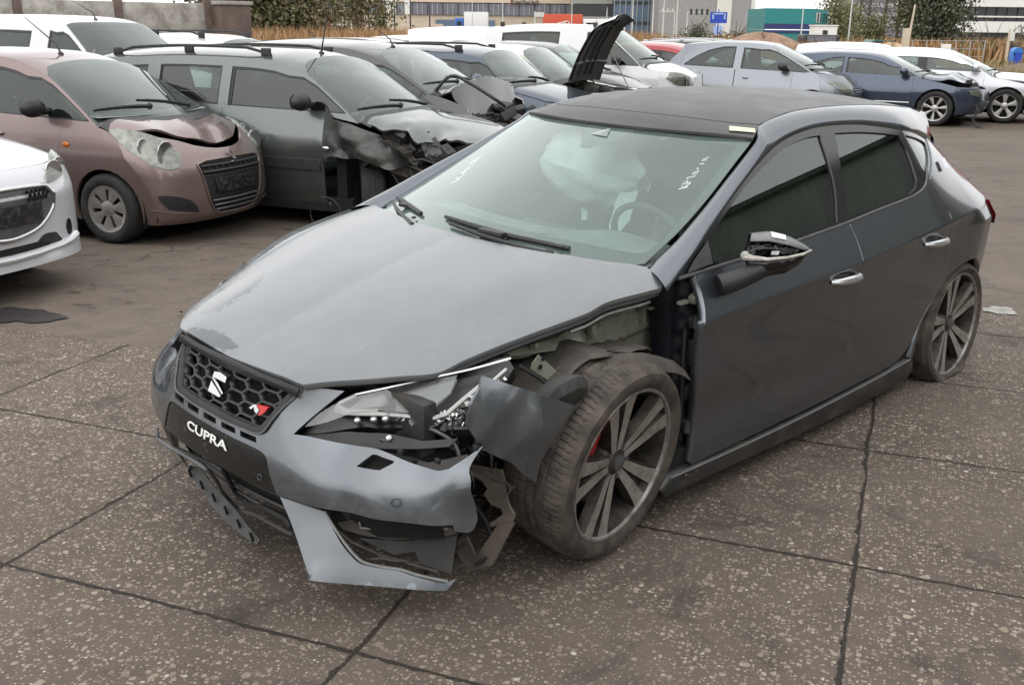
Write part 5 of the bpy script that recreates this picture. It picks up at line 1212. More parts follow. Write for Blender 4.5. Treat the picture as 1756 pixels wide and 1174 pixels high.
    def top(a):
        if a>Ax[-1]: 
            return float(np.interp(-a,[-v for v in Ax],Az)) if a<=Ax[0] else s.eH(a)
        return s.eR(a)
    zbx=np.linspace(xb_,d0,4)
    fen=[(float(s.F(a,q)),q) for a,q in fe if True]
    fxs=[q for q in zip(hx,[e[1] for e in he])]
    for sd in (1,-1):
        if sd>0 or fender_r:
            poly=[(a,q) for a,q in fxs[::-1]]+[(d0,belt(d0)) ]+[(d0,.62),(d0,zsill+.02)]+[p for p in arcF[::-1] if p[1]>zsill*.7 and p[0]>d0]+[(a,q) for a,q in fen if q>=zsill]
            # keep the outline free of repeats
            pl=[poly[0]]
            for p in poly[1:]:
                if abs(p[0]-pl[-1][0])+abs(p[1]-pl[-1][1])>.012: pl.append(p)
            P('front_wing','S',pl,mat,step=.06,fl=.03,side=sd,smooth=0)
        bounds=list(doors)
        for i in range(len(bounds)-1):
            a,b=bounds[i]-.004,bounds[i+1]+.004; m=np.linspace(a,b,6)
            bot=[(q,zsill+.02) for q in m[::-1]]
            if i==len(bounds)-2 and b< -s.wb+wr:   # rear door cut by the arch
                ar=[p for p in arcR if p[0]>=b-.0 and p[1]>zsill+.03 and p[0]<a]
                bot=[(b,wz+math.sqrt(max(0,(wr+.03)**2-(b+s.wb)**2)))]+[(p[0]+.02,p[1]+.02) for p in ar[::-1] if p[0]>b+.02]+[(q,zsill+.02) for q in m[::-1] if q>-s.wb+wr+.04]
            dd=P('front_door' if i==0 else 'rear_door','S',[(q,belt(q)) for q in m]+bot,mat if lower is None else lower,step=.07,fl=.02,side=sd,smooth=0)
            if handles:
                hb_=MB(); hxp=b+.16; hz=belt(hxp)-.13
                hb_.tube([(hxp+.10*t-.05+.05,sd*(float(s.S(hxp+.1*t,hz))+.004+.028*math.sin(math.pi*t)),hz) for t in np.linspace(0,1,7)],.011,6); hb_.build('door_handle',mat if handles is True else handles,dd)
            if moulding:
                P('door_moulding','S',[(a-.03,moulding[0]),(b+.03,moulding[0]+.01),(b+.03,moulding[1]+.01),(a-.03,moulding[1])],moulding[2],dd,step=.15,fl=.015,off=.016,side=sd,smooth=0)
        # rear wing up to the belt
        zr=np.linspace(zsill+.06,belt(-s.wb-.2),8); rb=[(float(s.B(s.eB(q),q)),q) for q in zr]
        qn=[(dl-.004,belt(dl))]+[(q,belt(q)) for q in np.linspace(dl,rb[-1][0],6)[1:]]+rb[::-1][1:]+[p for p in arcR[::-1] if p[1]>zsill and p[0]<dl-.006][::-1]
        st=wz+math.sqrt(max(0,wr**2-(dl+s.wb)**2)) if abs(dl+s.wb)<wr else zsill+.02
        qn+= [(dl-.004,max(zsill+.02,st+.01))] 
        pl=[qn[0]]
        for p in qn[1:]:
            if abs(p[0]-pl[-1][0])+abs(p[1]-pl[-1][1])>.012: pl.append(p)
        P('rear_wing','S',pl,mat if lower is None else lower,step=.07,fl=.03,side=sd,smooth=0)
        # sill
        P('sill','S',[(d0+.02,zsill+.018),(-s.wb+wr-.02,zsill+.018),(-s.wb+wr-.0,zsill-.06),(d0+.04,zsill-.06)],'sill_dark' if lower is None else lower,step=.15,fl=.05,side=sd,smooth=0)
        # upper frame with window openings
        x0=d0+.0; fr=[(a,q) for a,q in zip(Ax,Az)]
        rt=[(a,q) for a,q in re][1:]
        zq=np.linspace(rt[-1][1],belt(s.xr-.1),7)[1:]; rbk=[(float(s.B(s.eB(q),q)),q) for q in zq]
        fb=[(q,belt(q)) for q in np.linspace(rbk[-1][0],d0,10)][1:]
        start=[(d0,belt(d0))] if belt(d0)<zb_-.01 else []
        outer=fr+rt+rbk+fb
        if fr[0][0]<d0-.01: outer=[p for p in outer]
        holes=[]
        tx=np.array([p[0] for p in fr+rt]); tz=np.array([p[1] for p in fr+rt])
        def tp(a): return float(np.interp(-a,-tx,tz))
        for wi,wdw in enumerate(wins):
            if hasattr(wdw[0],'__len__'):
                holes.append([(q,belt(q)+.025+t*(tp(q-.03)-.05-belt(q)-.025)) for q,t in wdw]); continue
            a,b=wdw[0],wdw[1]; mt=wdw[2] if len(wdw)>2 else .055
            if a is None:
                a=bis(lambda q: tp(q-.05)-mt-(belt(q)+.035),-1.6,xb_+.05)
            m=np.linspace(a,b,9)
            up=[(q,min(tp(q-.05)-mt if q>Ax[-1]-.12 else tp(q)-mt-.02,9)) for q in m]
            if len(wdw)>3: up=[(q,min(t,wdw[3])) for q,t in up]
            lo=[(q,belt(q)+.025) for q in m[::-1]]
            hl=up+lo
            hl=[p for i,p in enumerate(hl) if i==0 or abs(p[0]-hl[i-1][0])+abs(p[1]-hl[i-1][1])>.015]
            holes.append(hl)
        ctr=lambda H: np.mean(np.array(H),0)
        frame=P('window_frame','S',outer,mat,step=.07,fl=.015,side=sd,smooth=0,holes=[[tuple(q) for q in H] for H in holes],hs=0)
        for H in holes:
            Hc=np.array(H)
            P('window_seal','S',[tuple(q) for q in Hc],'black_plastic',frame,step=.2,fl=0,off=-.004,side=sd,smooth=0,holes=[[tuple(q) for q in (Hc-Hc.mean(0))*np.array([.94,.90])+Hc.mean(0)]],hs=0)
            P('side_window','S',[tuple(q) for q in Hc],sg,frame,step=.2,fl=0,off=-.009,side=sd,smooth=0)
        if pillars and len(wins)>1:
            for k in range(len(wins)-1):
                if hasattr(wins[k+1][0],'__len__') or hasattr(wins[k][0],'__len__'): continue
                a,b=wins[k][1],wins[k+1][0]
                if abs(a-b)<.25: P('door_pillar','S',[(a+.005,belt(a)+.03),(a+.005,tp(a)-.075),(b-.005,tp(b)-.075),(b-.005,belt(b)+.03)],pillars,frame,step=.1,fl=0,off=.003,side=sd,smooth=0)
        if mirror:
            a=d0-.16; b=MB(); yy=float(s.S(a,belt(a)+.08)); mz=belt(a)+.11
            b.ball((a,sd*(yy+.15),mz),(.075,.115,.075),14,10); mo=b.build('door_mirror',mat if mirror=='body' else 'black_plastic',root)
            b=MB(); b.tube([(a,sd*(yy-.01),mz-.03),(a,sd*(yy+.10),mz-.04)],.028,8); b.build('mirror_arm','black_plastic',mo)
            b=MB(); q=.062; b.lathe([(0,0),(q,0)],14,'x',(a-.072,sd*(yy+.155),mz)); b.build('mirror_glass','mirror_glass',mo)
        # rear lamps and wheels
        b=MB(); zt_=belt(-s.wb-.3); V=[(float(s.B(s.eB(q),q))-.004+dx,sd*(s.eB(q)+.004-ddy),q) for q,dx,ddy in ((zt_-.02,.05,0),(zt_-.02,-.01,.12),(zt_-.28,-.01,.12),(zt_-.28,.05,0))]
        b.prism(V,(-.03,-.02*sd,0)); b.build('tail_lamp','tail_red',root)
        for wx in (0,-s.wb):
            M=Matrix.Translation((wx,sd*(hw-.02),s.rad)); 
            if wx==0 and steer: M=M@Matrix.Rotation(steer,4,'Z')
            if sd<0: M=M@Matrix.Rotation(math.pi,4,'Z')
            if ('wheel',sd,wx==0) not in skip: simple_wheel(root,M,s.rad,wheel,mat=rimmat)
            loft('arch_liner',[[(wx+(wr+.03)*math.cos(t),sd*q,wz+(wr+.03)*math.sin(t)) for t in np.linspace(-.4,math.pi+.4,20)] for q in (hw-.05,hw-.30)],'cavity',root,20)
    # tail
    zq=list(np.linspace(zsill,s.rtop(0)*.999,14)); V=[];F=[]; ny=13
    for q in zq:
        qq=min(q,rt[-1][1]); e=s.eB(qq)
        for t in np.linspace(-1,1,ny):
            a=e*t; q2=q if q<=rt[-1][1] else rt[-1][1]+(q-rt[-1][1])*(1-t*t)
            V.append((float(s.B(a,q2)),a,q2))
    F=[(i*ny+k,i*ny+k+1,(i+1)*ny+k+1,(i+1)*ny+k) for i in range(len(zq)-1) for k in range(ny-1)]
    mesh_obj('tailgate',V,F,mat,root,True)
    # dark inside: floor, bulkhead, engine bay
    b=MB(); L=s.xn-.15-s.xtail-.2; b.box(((s.xn-.25+s.xtail+.25)/2,0,zsill+.03),(s.xn-s.xtail-.6,2*hw-.5,.16)); b.box((-s.wb/2,0,zsill+.0),(s.wb-2*wr-.10,2*hw-.14,.12)); b.box((d0+.12,0,.55),(.10,2*hw-.22,.55)); b.build('underbody','cavity',root)
    b=MB(); b.box(((d0+xf)/2+.05,0,.52),(xf-d0-.25,2*hw-.62,.34)); b.build('engine','dark_metal',root)
    if seats:
        rows=[]
        for dx,dz in ((.02,-.03),(-.18,-.02),(-.42,-.06),(-.45,-.3)): rows.append([(s.cowl(0)-.06+dx-.18*(q/yb_)**2,q,s.zc+dz) for q in np.linspace(-yb_*.94,yb_*.94,9)])
        loft('dashboard',rows,'dash',root,9)
        sx=d0-.62
        for q in (-.33,.33): seat(q*hw/.8,sx,'seat',.46,root)
        bb=MB(); bb.box((sx-1.05,0,s.zb[0]-.30),(.14,1.5*hw,.55),Matrix.Rotation(R_(-20),3,'Y'),bev=.05); bb.box((sx-.8,0,s.zb[0]-.52),(.45,1.5*hw,.12),bev=.04); bb.build('rear_bench','seat_fabric',root)
        sw=MB(); c=Vector((sx+.36,.33*hw/.8,s.zb[0]-.06)); t=Matrix.Rotation(R_(-62),3,'Y'); sw.tube([c+t@Vector((.17*math.cos(a),.17*math.sin(a),0)) for a in np.linspace(0,2*math.pi,21)[:-1]],.013,6,closed=True); sw.box(c,(.03,.28,.05)); sw.build('steering_wheel','dash_grey',root)
    # details on the nose
    for item in grille:
        nm,poly,m=item[:3]; o=item[3] if len(item)>3 else .004; P(nm,'F',poly,m,step=.06,fl=.012,off=o,ang=35,smooth=5)
        if len(item)>4:    # bars
            n,bm_=item[4],item[5]; pz=[q[1] for q in poly]; py=[q[0] for q in poly]; pa=np.array(curve_pts(poly,True,5,35))
            bb=MB()
            for k in range(n):
                q=min(pz)+(max(pz)-min(pz))*(k+.6)/(n+.2); xs_=[]
                for i in range(len(pa)):
                    u,v=pa[i],pa[(i+1)%len(pa)]
                    if (u[1]-q)*(v[1]-q)<0: xs_.append(u[0]+(v[0]-u[0])*(q-u[1])/(v[1]-u[1]))
                if len(xs_)>=2: bb.tube([(float(s.F(a,q))+o+.008,a,q) for a in np.linspace(min(xs_),max(xs_),12)],.010,6)
            bb.build('grille_bar',bm_,root)
    if plate:
        yc,zc2,wpl,hpl,m=plate; P('number_plate','F',[(yc-wpl/2,zc2-hpl/2),(yc+wpl/2,zc2-hpl/2),(yc+wpl/2,zc2+hpl/2),(yc-wpl/2,zc2+hpl/2)],m,step=.08,fl=.012,off=.022,smooth=0)
    if head is not None:
        for sd in (1,-1):
            hh=[(a*sd,q) for a,q in head]; ho=P('headlamp','F',hh,'lamp_reflect',step=.05,fl=.02,off=.003,ang=30)
            hc=np.mean(np.array(head),0)
            P('lamp_lens','F',hh,head_mat,ho,step=.06,fl=.012,off=.016,ang=30)
            if lamp_in:
                b=MB(); pa=np.array(head); e=pa.max(0)-pa.min(0)
                for f,r_ in ((.16,.40),(-.20,.26)):
                    cc=(hc[0]-f*e[0],hc[1]-f*e[1]*.5); q=min(e)*r_; x_=float(s.F(cc[0],cc[1]))+.010
                    b.lathe([(0,-.006),(q*.5,-.004),(q*.8,.001),(q,.004),(q*1.05,0)],20,'x',(x_,cc[0]*sd,cc[1]))
                b.build('lamp_bowl','lamp_silver',ho)
    for poly in fog:
        for sd in (1,-1): P('fog_recess','F',[(a*sd,q) for a,q in poly],'black_plastic',step=.05,fl=.01,off=.004,ang=35)
    if rails:
        x0,x1,rm_,rh=rails
        for sd in (1,-1):
            pts=[]
            for t in np.linspace(0,1,15):
                a=x0+(x1-x0)*t; e=s.eR(a); yy=float(s.S(a,e))-.09; zr_=float(s.R(a,yy)); pts.append((a,sd*yy,zr_+rh*min(1,8*t,8*(1-t))))
            bb=MB(); bb.tube(pts,.014,7)
            for t in (0.03,.5,.97):
                a=x0+(x1-x0)*t; e=s.eR(a); yy=float(s.S(a,e))-.09; bb.box((a,sd*yy,float(s.R(a,yy))+rh/2),(.10,.025,rh+.01),bev=.006)
            bb.build('roof_rail',rm_,root)
    if antenna:
        a,yy,L_,rk=antenna; z0=float(s.R(a,yy)); bb=MB(); bb.ball((a,yy,z0),(.03,.02,.02),10,6); bb.tube([(a,yy,z0+.01),(a-L_*rk*.1,yy,z0+.08),(a-L_*rk,yy,z0+L_)],[.010,.007,.0025],6); bb.build('aerial','black_plastic',root)
    if wipe:
        for (y0,y1) in ((.40,-.16),(-.12,-.62)):
            bb=MB(); pp=[]
            for t in np.linspace(0,1,6):
                a=(y0+(y1-y0)*t)*hw/.8; q=s.zc+.035+.05*t-.10*(a/hw)**2; pp.append((float(s.Xw(a,q))+.016,a,q))
            bb.tube(pp,[.014,.013,.012,.010,.009,.006],6); bb.ball(pp[0],.025,8,6); bb.build('wiper','black_plastic',root)
    if extra: extra(root,s,dict(Ax=Ax,Az=Az,Ay=Ay,hye=hye,hx=hx,he=he,xf=xf,yf=yf,zf=zf,P=P,belt=belt,top=tp,d0=d0))
    return root
paint('brown_paint',(.220,.160,.149),metal=.6,rough=.34,dust=.12,dustc=(.20,.17,.15)); paint('logan_grey',(.125,.14,.135),metal=.8,rough=.30,dust=.14,dustc=(.22,.22,.21)); paint('white_paint',(.62,.63,.64),metal=.0,rough=.35,dust=.10,dustc=(.50,.49,.47)); paint('silver_paint',(.52,.54,.56),metal=.7,rough=.28,dust=.10)
plain('indicator_orange',(.55,.14,.02),.3); dirty('crumpled_dark',(.025,.027,.028),(.12,.12,.11),rough=.35,metal=.3,scale=7,lo=.4,hi=.75)
def brown_hood(X):
    X=X.copy(); x,y=X[:,0],X[:,1]; f=np.clip((x-.05)/.5,0,1)
    X[:,2]+=.055*f**1.1*np.clip((.55-y)/.8,.15,1)+.010*np.sin(y*16+x*9)*f-.012*np.exp(-((y-.1)/.12)**2-((x-.45)/.12)**2)+.02*np.exp(-((y+.55)/.12)**2)*np.clip((x+.1)/.2,0,1)
    X[:,0]-=.07*f**2
    return X
def brownx(root,s,c):
    P=c['P']; bx=[o for o in root.children if o.name.startswith('front_bumper')][0]
    # badge, a slanted S of three bars
    def q(y,z,o=.012): return (float(s.F(y,z))+o,y,z)
    b=MB(); b.tube([q(.035,.705),q(-.030,.690),q(-.020,.672),q(.025,.655),q(.030,.640),q(-.035,.622)],[.006,.009,.009,.009,.009,.006],6); b.build('emblem','chrome',bx)
    for sd in (1,-1):
        b=MB(); b.ball((-.345,sd*(float(s.S(-.345,.78))+.004),.78),(.035,.012,.022),12,8); b.build('side_indicator','indicator_orange',root)
    b=MB(); gl=curve_pts([(-.40,.632),(-.30,.655),(.30,.655),(.40,.632),(.38,.54),(.33,.34),(.27,.245),(.18,.222),(-.18,.222),(-.27,.245),(-.33,.34),(-.38,.54)],True,4)
    b.tube([q(y,z,.006) for y,z in gl],.009,6,closed=True); b.build('grille_surround','brown_paint',bx)
    for k in range(9):
        y=-.30+.075*k; b=MB(); b.tube([q(y,.56,.010),q(y,.63,.010)],.006,5); b.build('grille_slat','black_plastic',bx)
    P('bumper_crease','F',[(.46,.255),(.60,.262),(.72,.30),(.60,.275)],'brown_paint',bx,step=.05,fl=.01,off=.010); P('bumper_crease','F',[(-.46,.255),(-.60,.262),(-.72,.30),(-.60,.275)],'brown_paint',bx,step=.05,fl=.01,off=.010)
g=GenSurf(hw=.78,wb=2.36,rad=.285,zs=.72,zb=(.94,1.02),xn=.56,zn=.76,xc=.02,zc=1.02,xt=-.78,zt=1.41,xr=-2.55,H=1.50,lean=.40,xtail=-2.72,wsb=.22,fa=.26,zbot=.17,
  nose=([.13,.22,.40,.55,.68,.78,.9],[.58,.68,.71,.70,.65,.56,.40]),hood=([-.4,.0,.25,.42,.56,.7],[1.08,1.0,.925,.86,.77,.66]))
build_car('small_hatchback','metallic pinkish brown small hatchback with buckled bonnet standing open at the front edge',(-2.98,8.71,-.374,-.07),g,'brown_paint',wins=((None,-1.28),(-1.36,-2.15)),hood_def=brown_hood,wheel='cap',mirror='black',antenna=(-.95,-.1,.30,1.2),extra=brownx,
  head=[(.725,.90),(.69,.915),(.61,.885),(.525,.83),(.497,.75),(.51,.679),(.553,.622),(.616,.609),(.685,.644),(.715,.717),(.73,.787)],
  grille=[('upper_grille',[(-.38,.628),(-.30,.645),(.30,.645),(.38,.628),(.372,.545),(-.372,.545)],'cavity',.003,2,'trim_dark'),('grille_panel',[(-.368,.54),(.368,.54),(.325,.365),(-.325,.365)],'black_plastic',.004),('lower_grille',[(-.322,.36),(.322,.36),(.27,.258),(.18,.235),(-.18,.235),(-.27,.258)],'cavity',.003,3,'trim_grey')],plate=(0,.455,.52,.115,'plate_black'),
  fog=[[(.69,.41),(.647,.413),(.508,.366),(.44,.292),(.43,.258),(.64,.298),(.677,.359)]])
def loganx(root,s,c):
    r=np.random.default_rng(71)
    P=[(-.66,1.085),(-.60,1.03),(-.53,.985),(-.455,.985),(-.255,.935),(-.071,.875),(.21,.77),(.23,.70),(.192,.63),(.10,.60),(.003,.615),(-.10,.645),(-.212,.679),(-.36,.66),(-.51,.672),(-.598,.66),(-.64,.60),(-.655,.72),(-.645,.94)]
    def cr(X):
        X=X.copy(); x,z=X[:,0],X[:,2]; w_=np.clip((x+.62)/.25,0,1)
        X[:,1]+=w_*(.13*np.abs(np.sin(x*6.0+z*7+.6))+.05*np.abs(np.sin(x*4-z*15))+.012*np.sin(z*30+x*17)); return X
    o=panel('front_wing',s,'S',P,'crumpled_dark',root,step=.022,fl=.01,side=-1,smooth=3,deform=cr,label='crushed and blackened right front wing'); o.data.set_sharp_from_angle(angle=R_(50))
    sheet3('hanging_liner',[(-.22,-.84,.80),(.02,-.86,.84),(.15,-.80,.78),(.26,-.76,.66),(.22,-.74,.50),(.06,-.80,.56),(-.06,-.84,.66),(-.2,-.85,.66)],'liner_plastic',root,.006,.05,.03,seed=72)
    b=MB()
    for k in range(30): b.box((r.uniform(-.1,.62),r.uniform(-.72,-.2),r.uniform(.40,.85)),(r.uniform(.04,.2),r.uniform(.04,.16),r.uniform(.03,.14)),Matrix.Rotation(r.uniform(0,3),3,Vector(r.normal(size=3)).normalized()),bev=.008)
    for k in range(7): b.tube(curve_pts([(r.uniform(-.2,.2),-.75,r.uniform(.5,.8)),(r.uniform(.1,.4),-.82,r.uniform(.3,.7)),(r.uniform(.3,.7),-.70,r.uniform(.3,.6))],False,4),.010,5)
    b.build('crushed_engine','dark_metal',root)
    sheet3('torn_bracket',[(.30,-.78,.82),(.52,-.70,.78),(.60,-.66,.66),(.50,-.70,.58),(.42,-.74,.66),(.34,-.78,.70)],'steel_dark',root,.004,.03,.03,seed=73)
    M=Matrix.Translation((-.36,-.66,.31))@Matrix.Rotation(R_(-58),4,'Z')@Matrix.Rotation(math.pi,4,'Z'); simple_wheel(root,M,.31,'cap')
    MB().tube([(-.58+.16*math.cos(t),-.93,.17+.15*math.sin(t)) for t in np.linspace(0,2*math.pi,26)[:-1]],.006,6,closed=True).build('loose_wire','black_plastic',root)
    b=MB()
    for k in range(14): b.box((-.45+r.uniform(-.5,.5),-.95+r.uniform(-.15,.15),.012),(.09,.05,.015),Matrix.Rotation(r.uniform(0,3),3,'Z'))
    b.build('broken_plastic','dark_metal',root)
    b=MB(); b.ball((-.60,-.86,.735),(.035,.012,.018),10,6); b.build('side_indicator','lamp_silver',root)
def logan_hood(X):
    X=X.copy(); x,y=X[:,0],X[:,1]; w_=np.clip((-y-.30)/.45,0,1)*np.clip((x+.25)/.35,0,1)
    X[:,2]+=w_*(.03*np.sin(x*15)+.012*np.sin(x*37+y*22))-.03*w_*np.clip(x,0,1); X[:,1]+=.05*w_*(1+np.sin(x*21)); return X
g=GenSurf(hw=.83,wb=2.905,rad=.31,zs=.78,zb=(1.00,1.06),xn=.74,zn=.80,xc=-.20,zc=1.04,xt=-1.02,zt=1.49,xr=-3.35,H=1.56,lean=.30,xtail=-3.62,wsb=.22,zbot=.22)
build_car('estate_car','silver grey estate car with roof bars and its right front corner smashed in',(-.77,9.465,-.389,-.12),g,'logan_grey',wins=((None,-1.70),(-1.80,-2.52),(-2.66,-3.25)),doors=(-.65,-1.75,-2.62),rails=(-1.35,-3.2,'black_plastic',.055),mirror='black',antenna=(-1.12,-.05,.62,-.25),wheel='cap',pillars='logan_grey',moulding=(.535,.625,'trim_dark'),hood_def=logan_hood,fender_r=False,skip=(('wheel',-1,True),'bumper'),extra=loganx)
def whitex(root,s,c):
    def q(y,z,o=.012): return (float(s.F(y,z))+o,y,z)
    g_=curve_pts([(-.331,.694),(.331,.694),(.392,.638),(.366,.552),(.24,.454),(.07,.412),(-.07,.412),(-.24,.454),(-.366,.552),(-.392,.638)],True,5,50)
    b=MB(); b.tube([q(y,z,.008) for y,z in g_],.014,8,closed=True); b.build('grille_surround','chrome',root)
    b=MB()
    for i in range(5):
        for j in range(3):
            for sd in (-1,1):
                y=sd*(.17+.036*i+.018*(j%2)); z=.672-.022*j
                if abs(y)<.34: b.lathe([(0,0),(.013,0),(.013,.004)],10,'x',q(y,z,.012))
    b.build('grille_perforation','cavity',root)
    for sd in (1,-1):
        b=MB(); b.tube([q(sd*y,z,.004) for y,z in ((.0,.292),(.2,.297),(.40,.305),(.52,.318),(.60,.335))],.024,8); b.build('bumper_lip','pearl_white_paint',root)
        P2=[(.52+.030*math.cos(t),.400+.052*math.sin(t)) for t in np.linspace(0,2*math.pi,15)[:-1]]; c['P']('fog_lamp','F',[(a*sd,z) for a,z in P2],'black_gloss',step=.04,fl=.01,off=.006,smooth=0)
    c['P']('lower_grille','F',[(-.36,.36),(.36,.36),(.30,.325),(-.30,.325)],'cavity',step=.1,fl=.01,off=.004)
g=GenSurf(hw=.84,wb=2.54,rad=.30,zs=.70,zb=(.95,1.02),xn=.72,zn=.80,xc=-.10,zc=1.0,xt=-1.0,zt=1.38,xr=-2.85,H=1.45,xtail=-3.05,fa=.22,zbot=.22,nose=([.12,.2,.35,.5,.62,.72,.82,.92],[.70,.82,.80,.80,.80,.77,.69,.5]))
build_car('white_hatchback','white small hatchback cut by the left picture edge, black grille in a bright frame',(-3.76,6.25,-.40,-.02),g,'pearl_white_paint',extra=whitex,
  head=[(.378,.697),(.394,.745),(.50,.805),(.60,.845),(.66,.855),(.668,.80),(.60,.745),(.466,.705)],grille=[('grille',[(-.331,.694),(.331,.694),(.392,.638),(.366,.552),(.24,.454),(.07,.412),(-.07,.412),(-.24,.454),(-.366,.552),(-.392,.638)],'trim_grey_dark',.003)],plate=(0,.55,.52,.115,'plate_black'),fog=[[(.192,.351),(.275,.396),(.378,.391),(.43,.335),(.406,.319),(.29,.332)]])
# ------------------------------------------------------------------ the rest of the two rows
for nm,c,mt,r in (('dark_grey_paint',(.055,.056,.060),.6,.32),('blue_grey_paint',(.055,.072,.10),.7,.3),('cream_paint',(.60,.58,.50),0,.35),('gunmetal_paint',(.06,.06,.064),.6,.33),('van_white',(.66,.66,.67),0,.4),('red_paint',(.34,.02,.025),.1,.3),('silver_blue_paint',(.20,.217,.24),.85,.28),('navy_paint',(.045,.062,.10),.6,.26),('black_paint',(.02,.02,.022),.3,.3),('taupe_paint',(.30,.28,.26),.6,.3)): paint(nm,c,metal=mt,rough=r,dust=.12,dustc=(.20,.195,.185))
GRP='cars parked in rows across the yard'
# A: crumpled dark grey people carrier
def wreckA(X):
    X=X.copy(); x,y=X[:,0],X[:,1]; f=np.clip((x+.1)/.7,0,1)
    X[:,2]+=.20*np.maximum(0,1-np.abs(x-.22-.10*y)/.24)*(1-.5*np.clip(-y,0,1))-.16*f**2+.03*np.abs(np.sin(y*4+x*4))*f
    X[:,0]-=.36*f; X[:,1]+=.10*f*(1 if True else 0); return X
def engA(root,s,c):
    b=MB(); r=np.random.default_rng(31)
    for k in range(40): b.box((r.uniform(-.1,.55),r.uniform(-.65,.5),r.uniform(.55,.92)),(r.uniform(.04,.2),r.uniform(.04,.2),r.uniform(.03,.12)),Matrix.Rotation(r.uniform(0,3),3,Vector(r.normal(size=3)).normalized()),bev=.008)
    for k in range(8): b.tube(curve_pts([(r.uniform(-.1,.1),r.uniform(-.6,.5),.8),(r.uniform(.1,.4),r.uniform(-.7,.5),r.uniform(.8,1.0)),(r.uniform(.4,.7),r.uniform(-.7,.4),.7)],False,4),.012,5)
    b.build('crushed_engine','dark_metal',root)
    sheet3('torn_wing',[(-.30,-.80,1.02),(-.05,-.84,.93),(.25,-.86,.86),(.50,-.82,.80),(.60,-.74,.72),(.52,-.78,.62),(.40,-.85,.66),(.25,-.88,.62),(-.1,-.86,.60),(-.40,-.84,.66)],'dark_grey_paint',root,.004,.012,.04,seed=41)
    MB().tube(curve_pts([(-.20,-.66,1.10),(-.02,-.62,1.27),(.18,-.60,1.20),(.42,-.56,1.06),(.50,-.45,.98)],False,4,170),.018,6).build('bent_bonnet_edge','black_plastic',root)
g=GenSurf(hw=.84,wb=2.63,rad=.30,zs=.80,zb=(1.02,1.10),xn=.70,zn=.84,xc=-.12,zc=1.16,xt=-.95,zt=1.53,xr=-2.9,H=1.60,xtail=-3.1,wsb=.22)
build_car('people_carrier','dark grey people carrier, bonnet folded up and front crushed, right of the roof-barred estate',(-.40,11.05,-.37,-.10),g,'dark_grey_paint',hood_def=wreckA,wins=((None,-1.15),(-1.25,-2.1),(-2.2,-2.75)),doors=(-.38,-1.2,-2.15),antenna=(-.95,-.1,.28,1.2),extra=engA,fender_r=True,skip=('bumper',('wheel',-1,True)),mirror=None)
# B: blue wagon with bars
g=GenSurf(hw=.82,wb=2.6,rad=.30,zs=.74,zb=(.97,1.03),xn=.72,zn=.78,xc=-.10,zc=1.03,xt=-.66,zt=1.42,xr=-3.0,H=1.47,xtail=-3.3,wsb=.22)
build_car('blue_estate','dull blue estate car with black roof bars standing behind the crushed dark one',(.42,13.05,-.40,-.05),g,'blue_grey_paint',wins=((None,-1.3),(-1.4,-2.15),(-2.25,-2.8)),rails=(-.95,-2.9,'black_plastic',.06),doors=(-.42,-1.35,-2.2),antenna=None)
# C: cream hatchback, bonnet propped open
def raisedC(root,s,c):
    h=MB(); 
    bx=float(s.cowl(0))+.05; n=13
    out=[];inn=[]
    th=R_(63); ca,sa=math.cos(th),math.sin(th)
    for i in range(12):
        t=i/11; ln=1.02*t; w_=.66-.08*t-.18*max(0,t-.8)/.2; sag=.05*math.sin(math.pi*t)
        rowo=[];rowi=[]
        for k in range(n):
            u=2*k/(n-1)-1; q=ln*(1-.06*u*u*t); z0=.95+q*sa+sag*ca-.05*u*u*ca; x0=bx+q*ca-sag*sa+.05*u*u*sa
            tip=max(0,t-.86)/.14*.14
            rowo.append((x0-.012+tip*.9,u*w_,z0+.006-tip*.15)); rowi.append((x0+.022+tip*.9,u*w_*.98,z0-.012-tip*.15))
        out.append(rowo); inn.append(rowi)
    o=loft('raised_bonnet',out,'cream_paint',root,n)
    loft('bonnet_inner',inn,'black_plastic',o,n)
    b=MB()
    for u in (-.42,0,.42):
        b.tube([inn[i][int((u+1)*6)] for i in range(1,11)],.03,6)
    for i in (3,9): b.tube(inn[i],.025,6)
    b.build('bonnet_ribs','black_plastic',o)
    MB().tube([(.45,.60,.80),(.15,.55,1.35)],.008,6).build('bonnet_stay','steel',root)
    engA2(root)
def engA2(root):
    b=MB(); r=np.random.default_rng(33)
    for k in range(26): b.box((r.uniform(.0,.55),r.uniform(-.55,.55),r.uniform(.62,.84)),(r.uniform(.06,.25),r.uniform(.06,.25),r.uniform(.04,.12)),bev=.01)
    b.build('engine_top','dark_metal',root)
g=GenSurf(hw=.80,wb=2.5,rad=.29,zs=.72,zb=(.95,1.0),xn=.70,zn=.80,xc=-.14,zc=.98,xt=-.80,zt=1.38,xr=-2.6,H=1.42,xtail=-2.9)
build_car('cream_hatchback','cream hatchback with its bonnet propped wide open, showing the black inner side',(1.02,14.72,-.40,0),g,'cream_paint',hood_on=False,extra=raisedC,wins=((None,-1.25),(-1.35,-2.1)),wipe=False,mirror=None)
# D: dark grey small car
g=GenSurf(hw=.78,wb=2.45,rad=.28,zs=.68,zb=(.90,.96),xn=.66,zn=.76,xc=-.05,zc=.99,xt=-.80,zt=1.38,xr=-2.5,H=1.44,xtail=-2.8,wsb=.22)
build_car('dark_hatchback','gunmetal hatchback with a pale headlamp, beside the white van',(1.50,16.62,-.40,0),g,'gunmetal_paint',wins=((None,-1.2),(-1.3,-2.1)),head=[(.42,.66),(.46,.72),(.60,.755),(.69,.75),(.66,.70),(.54,.66)],lamp_in=False,mirror='black')
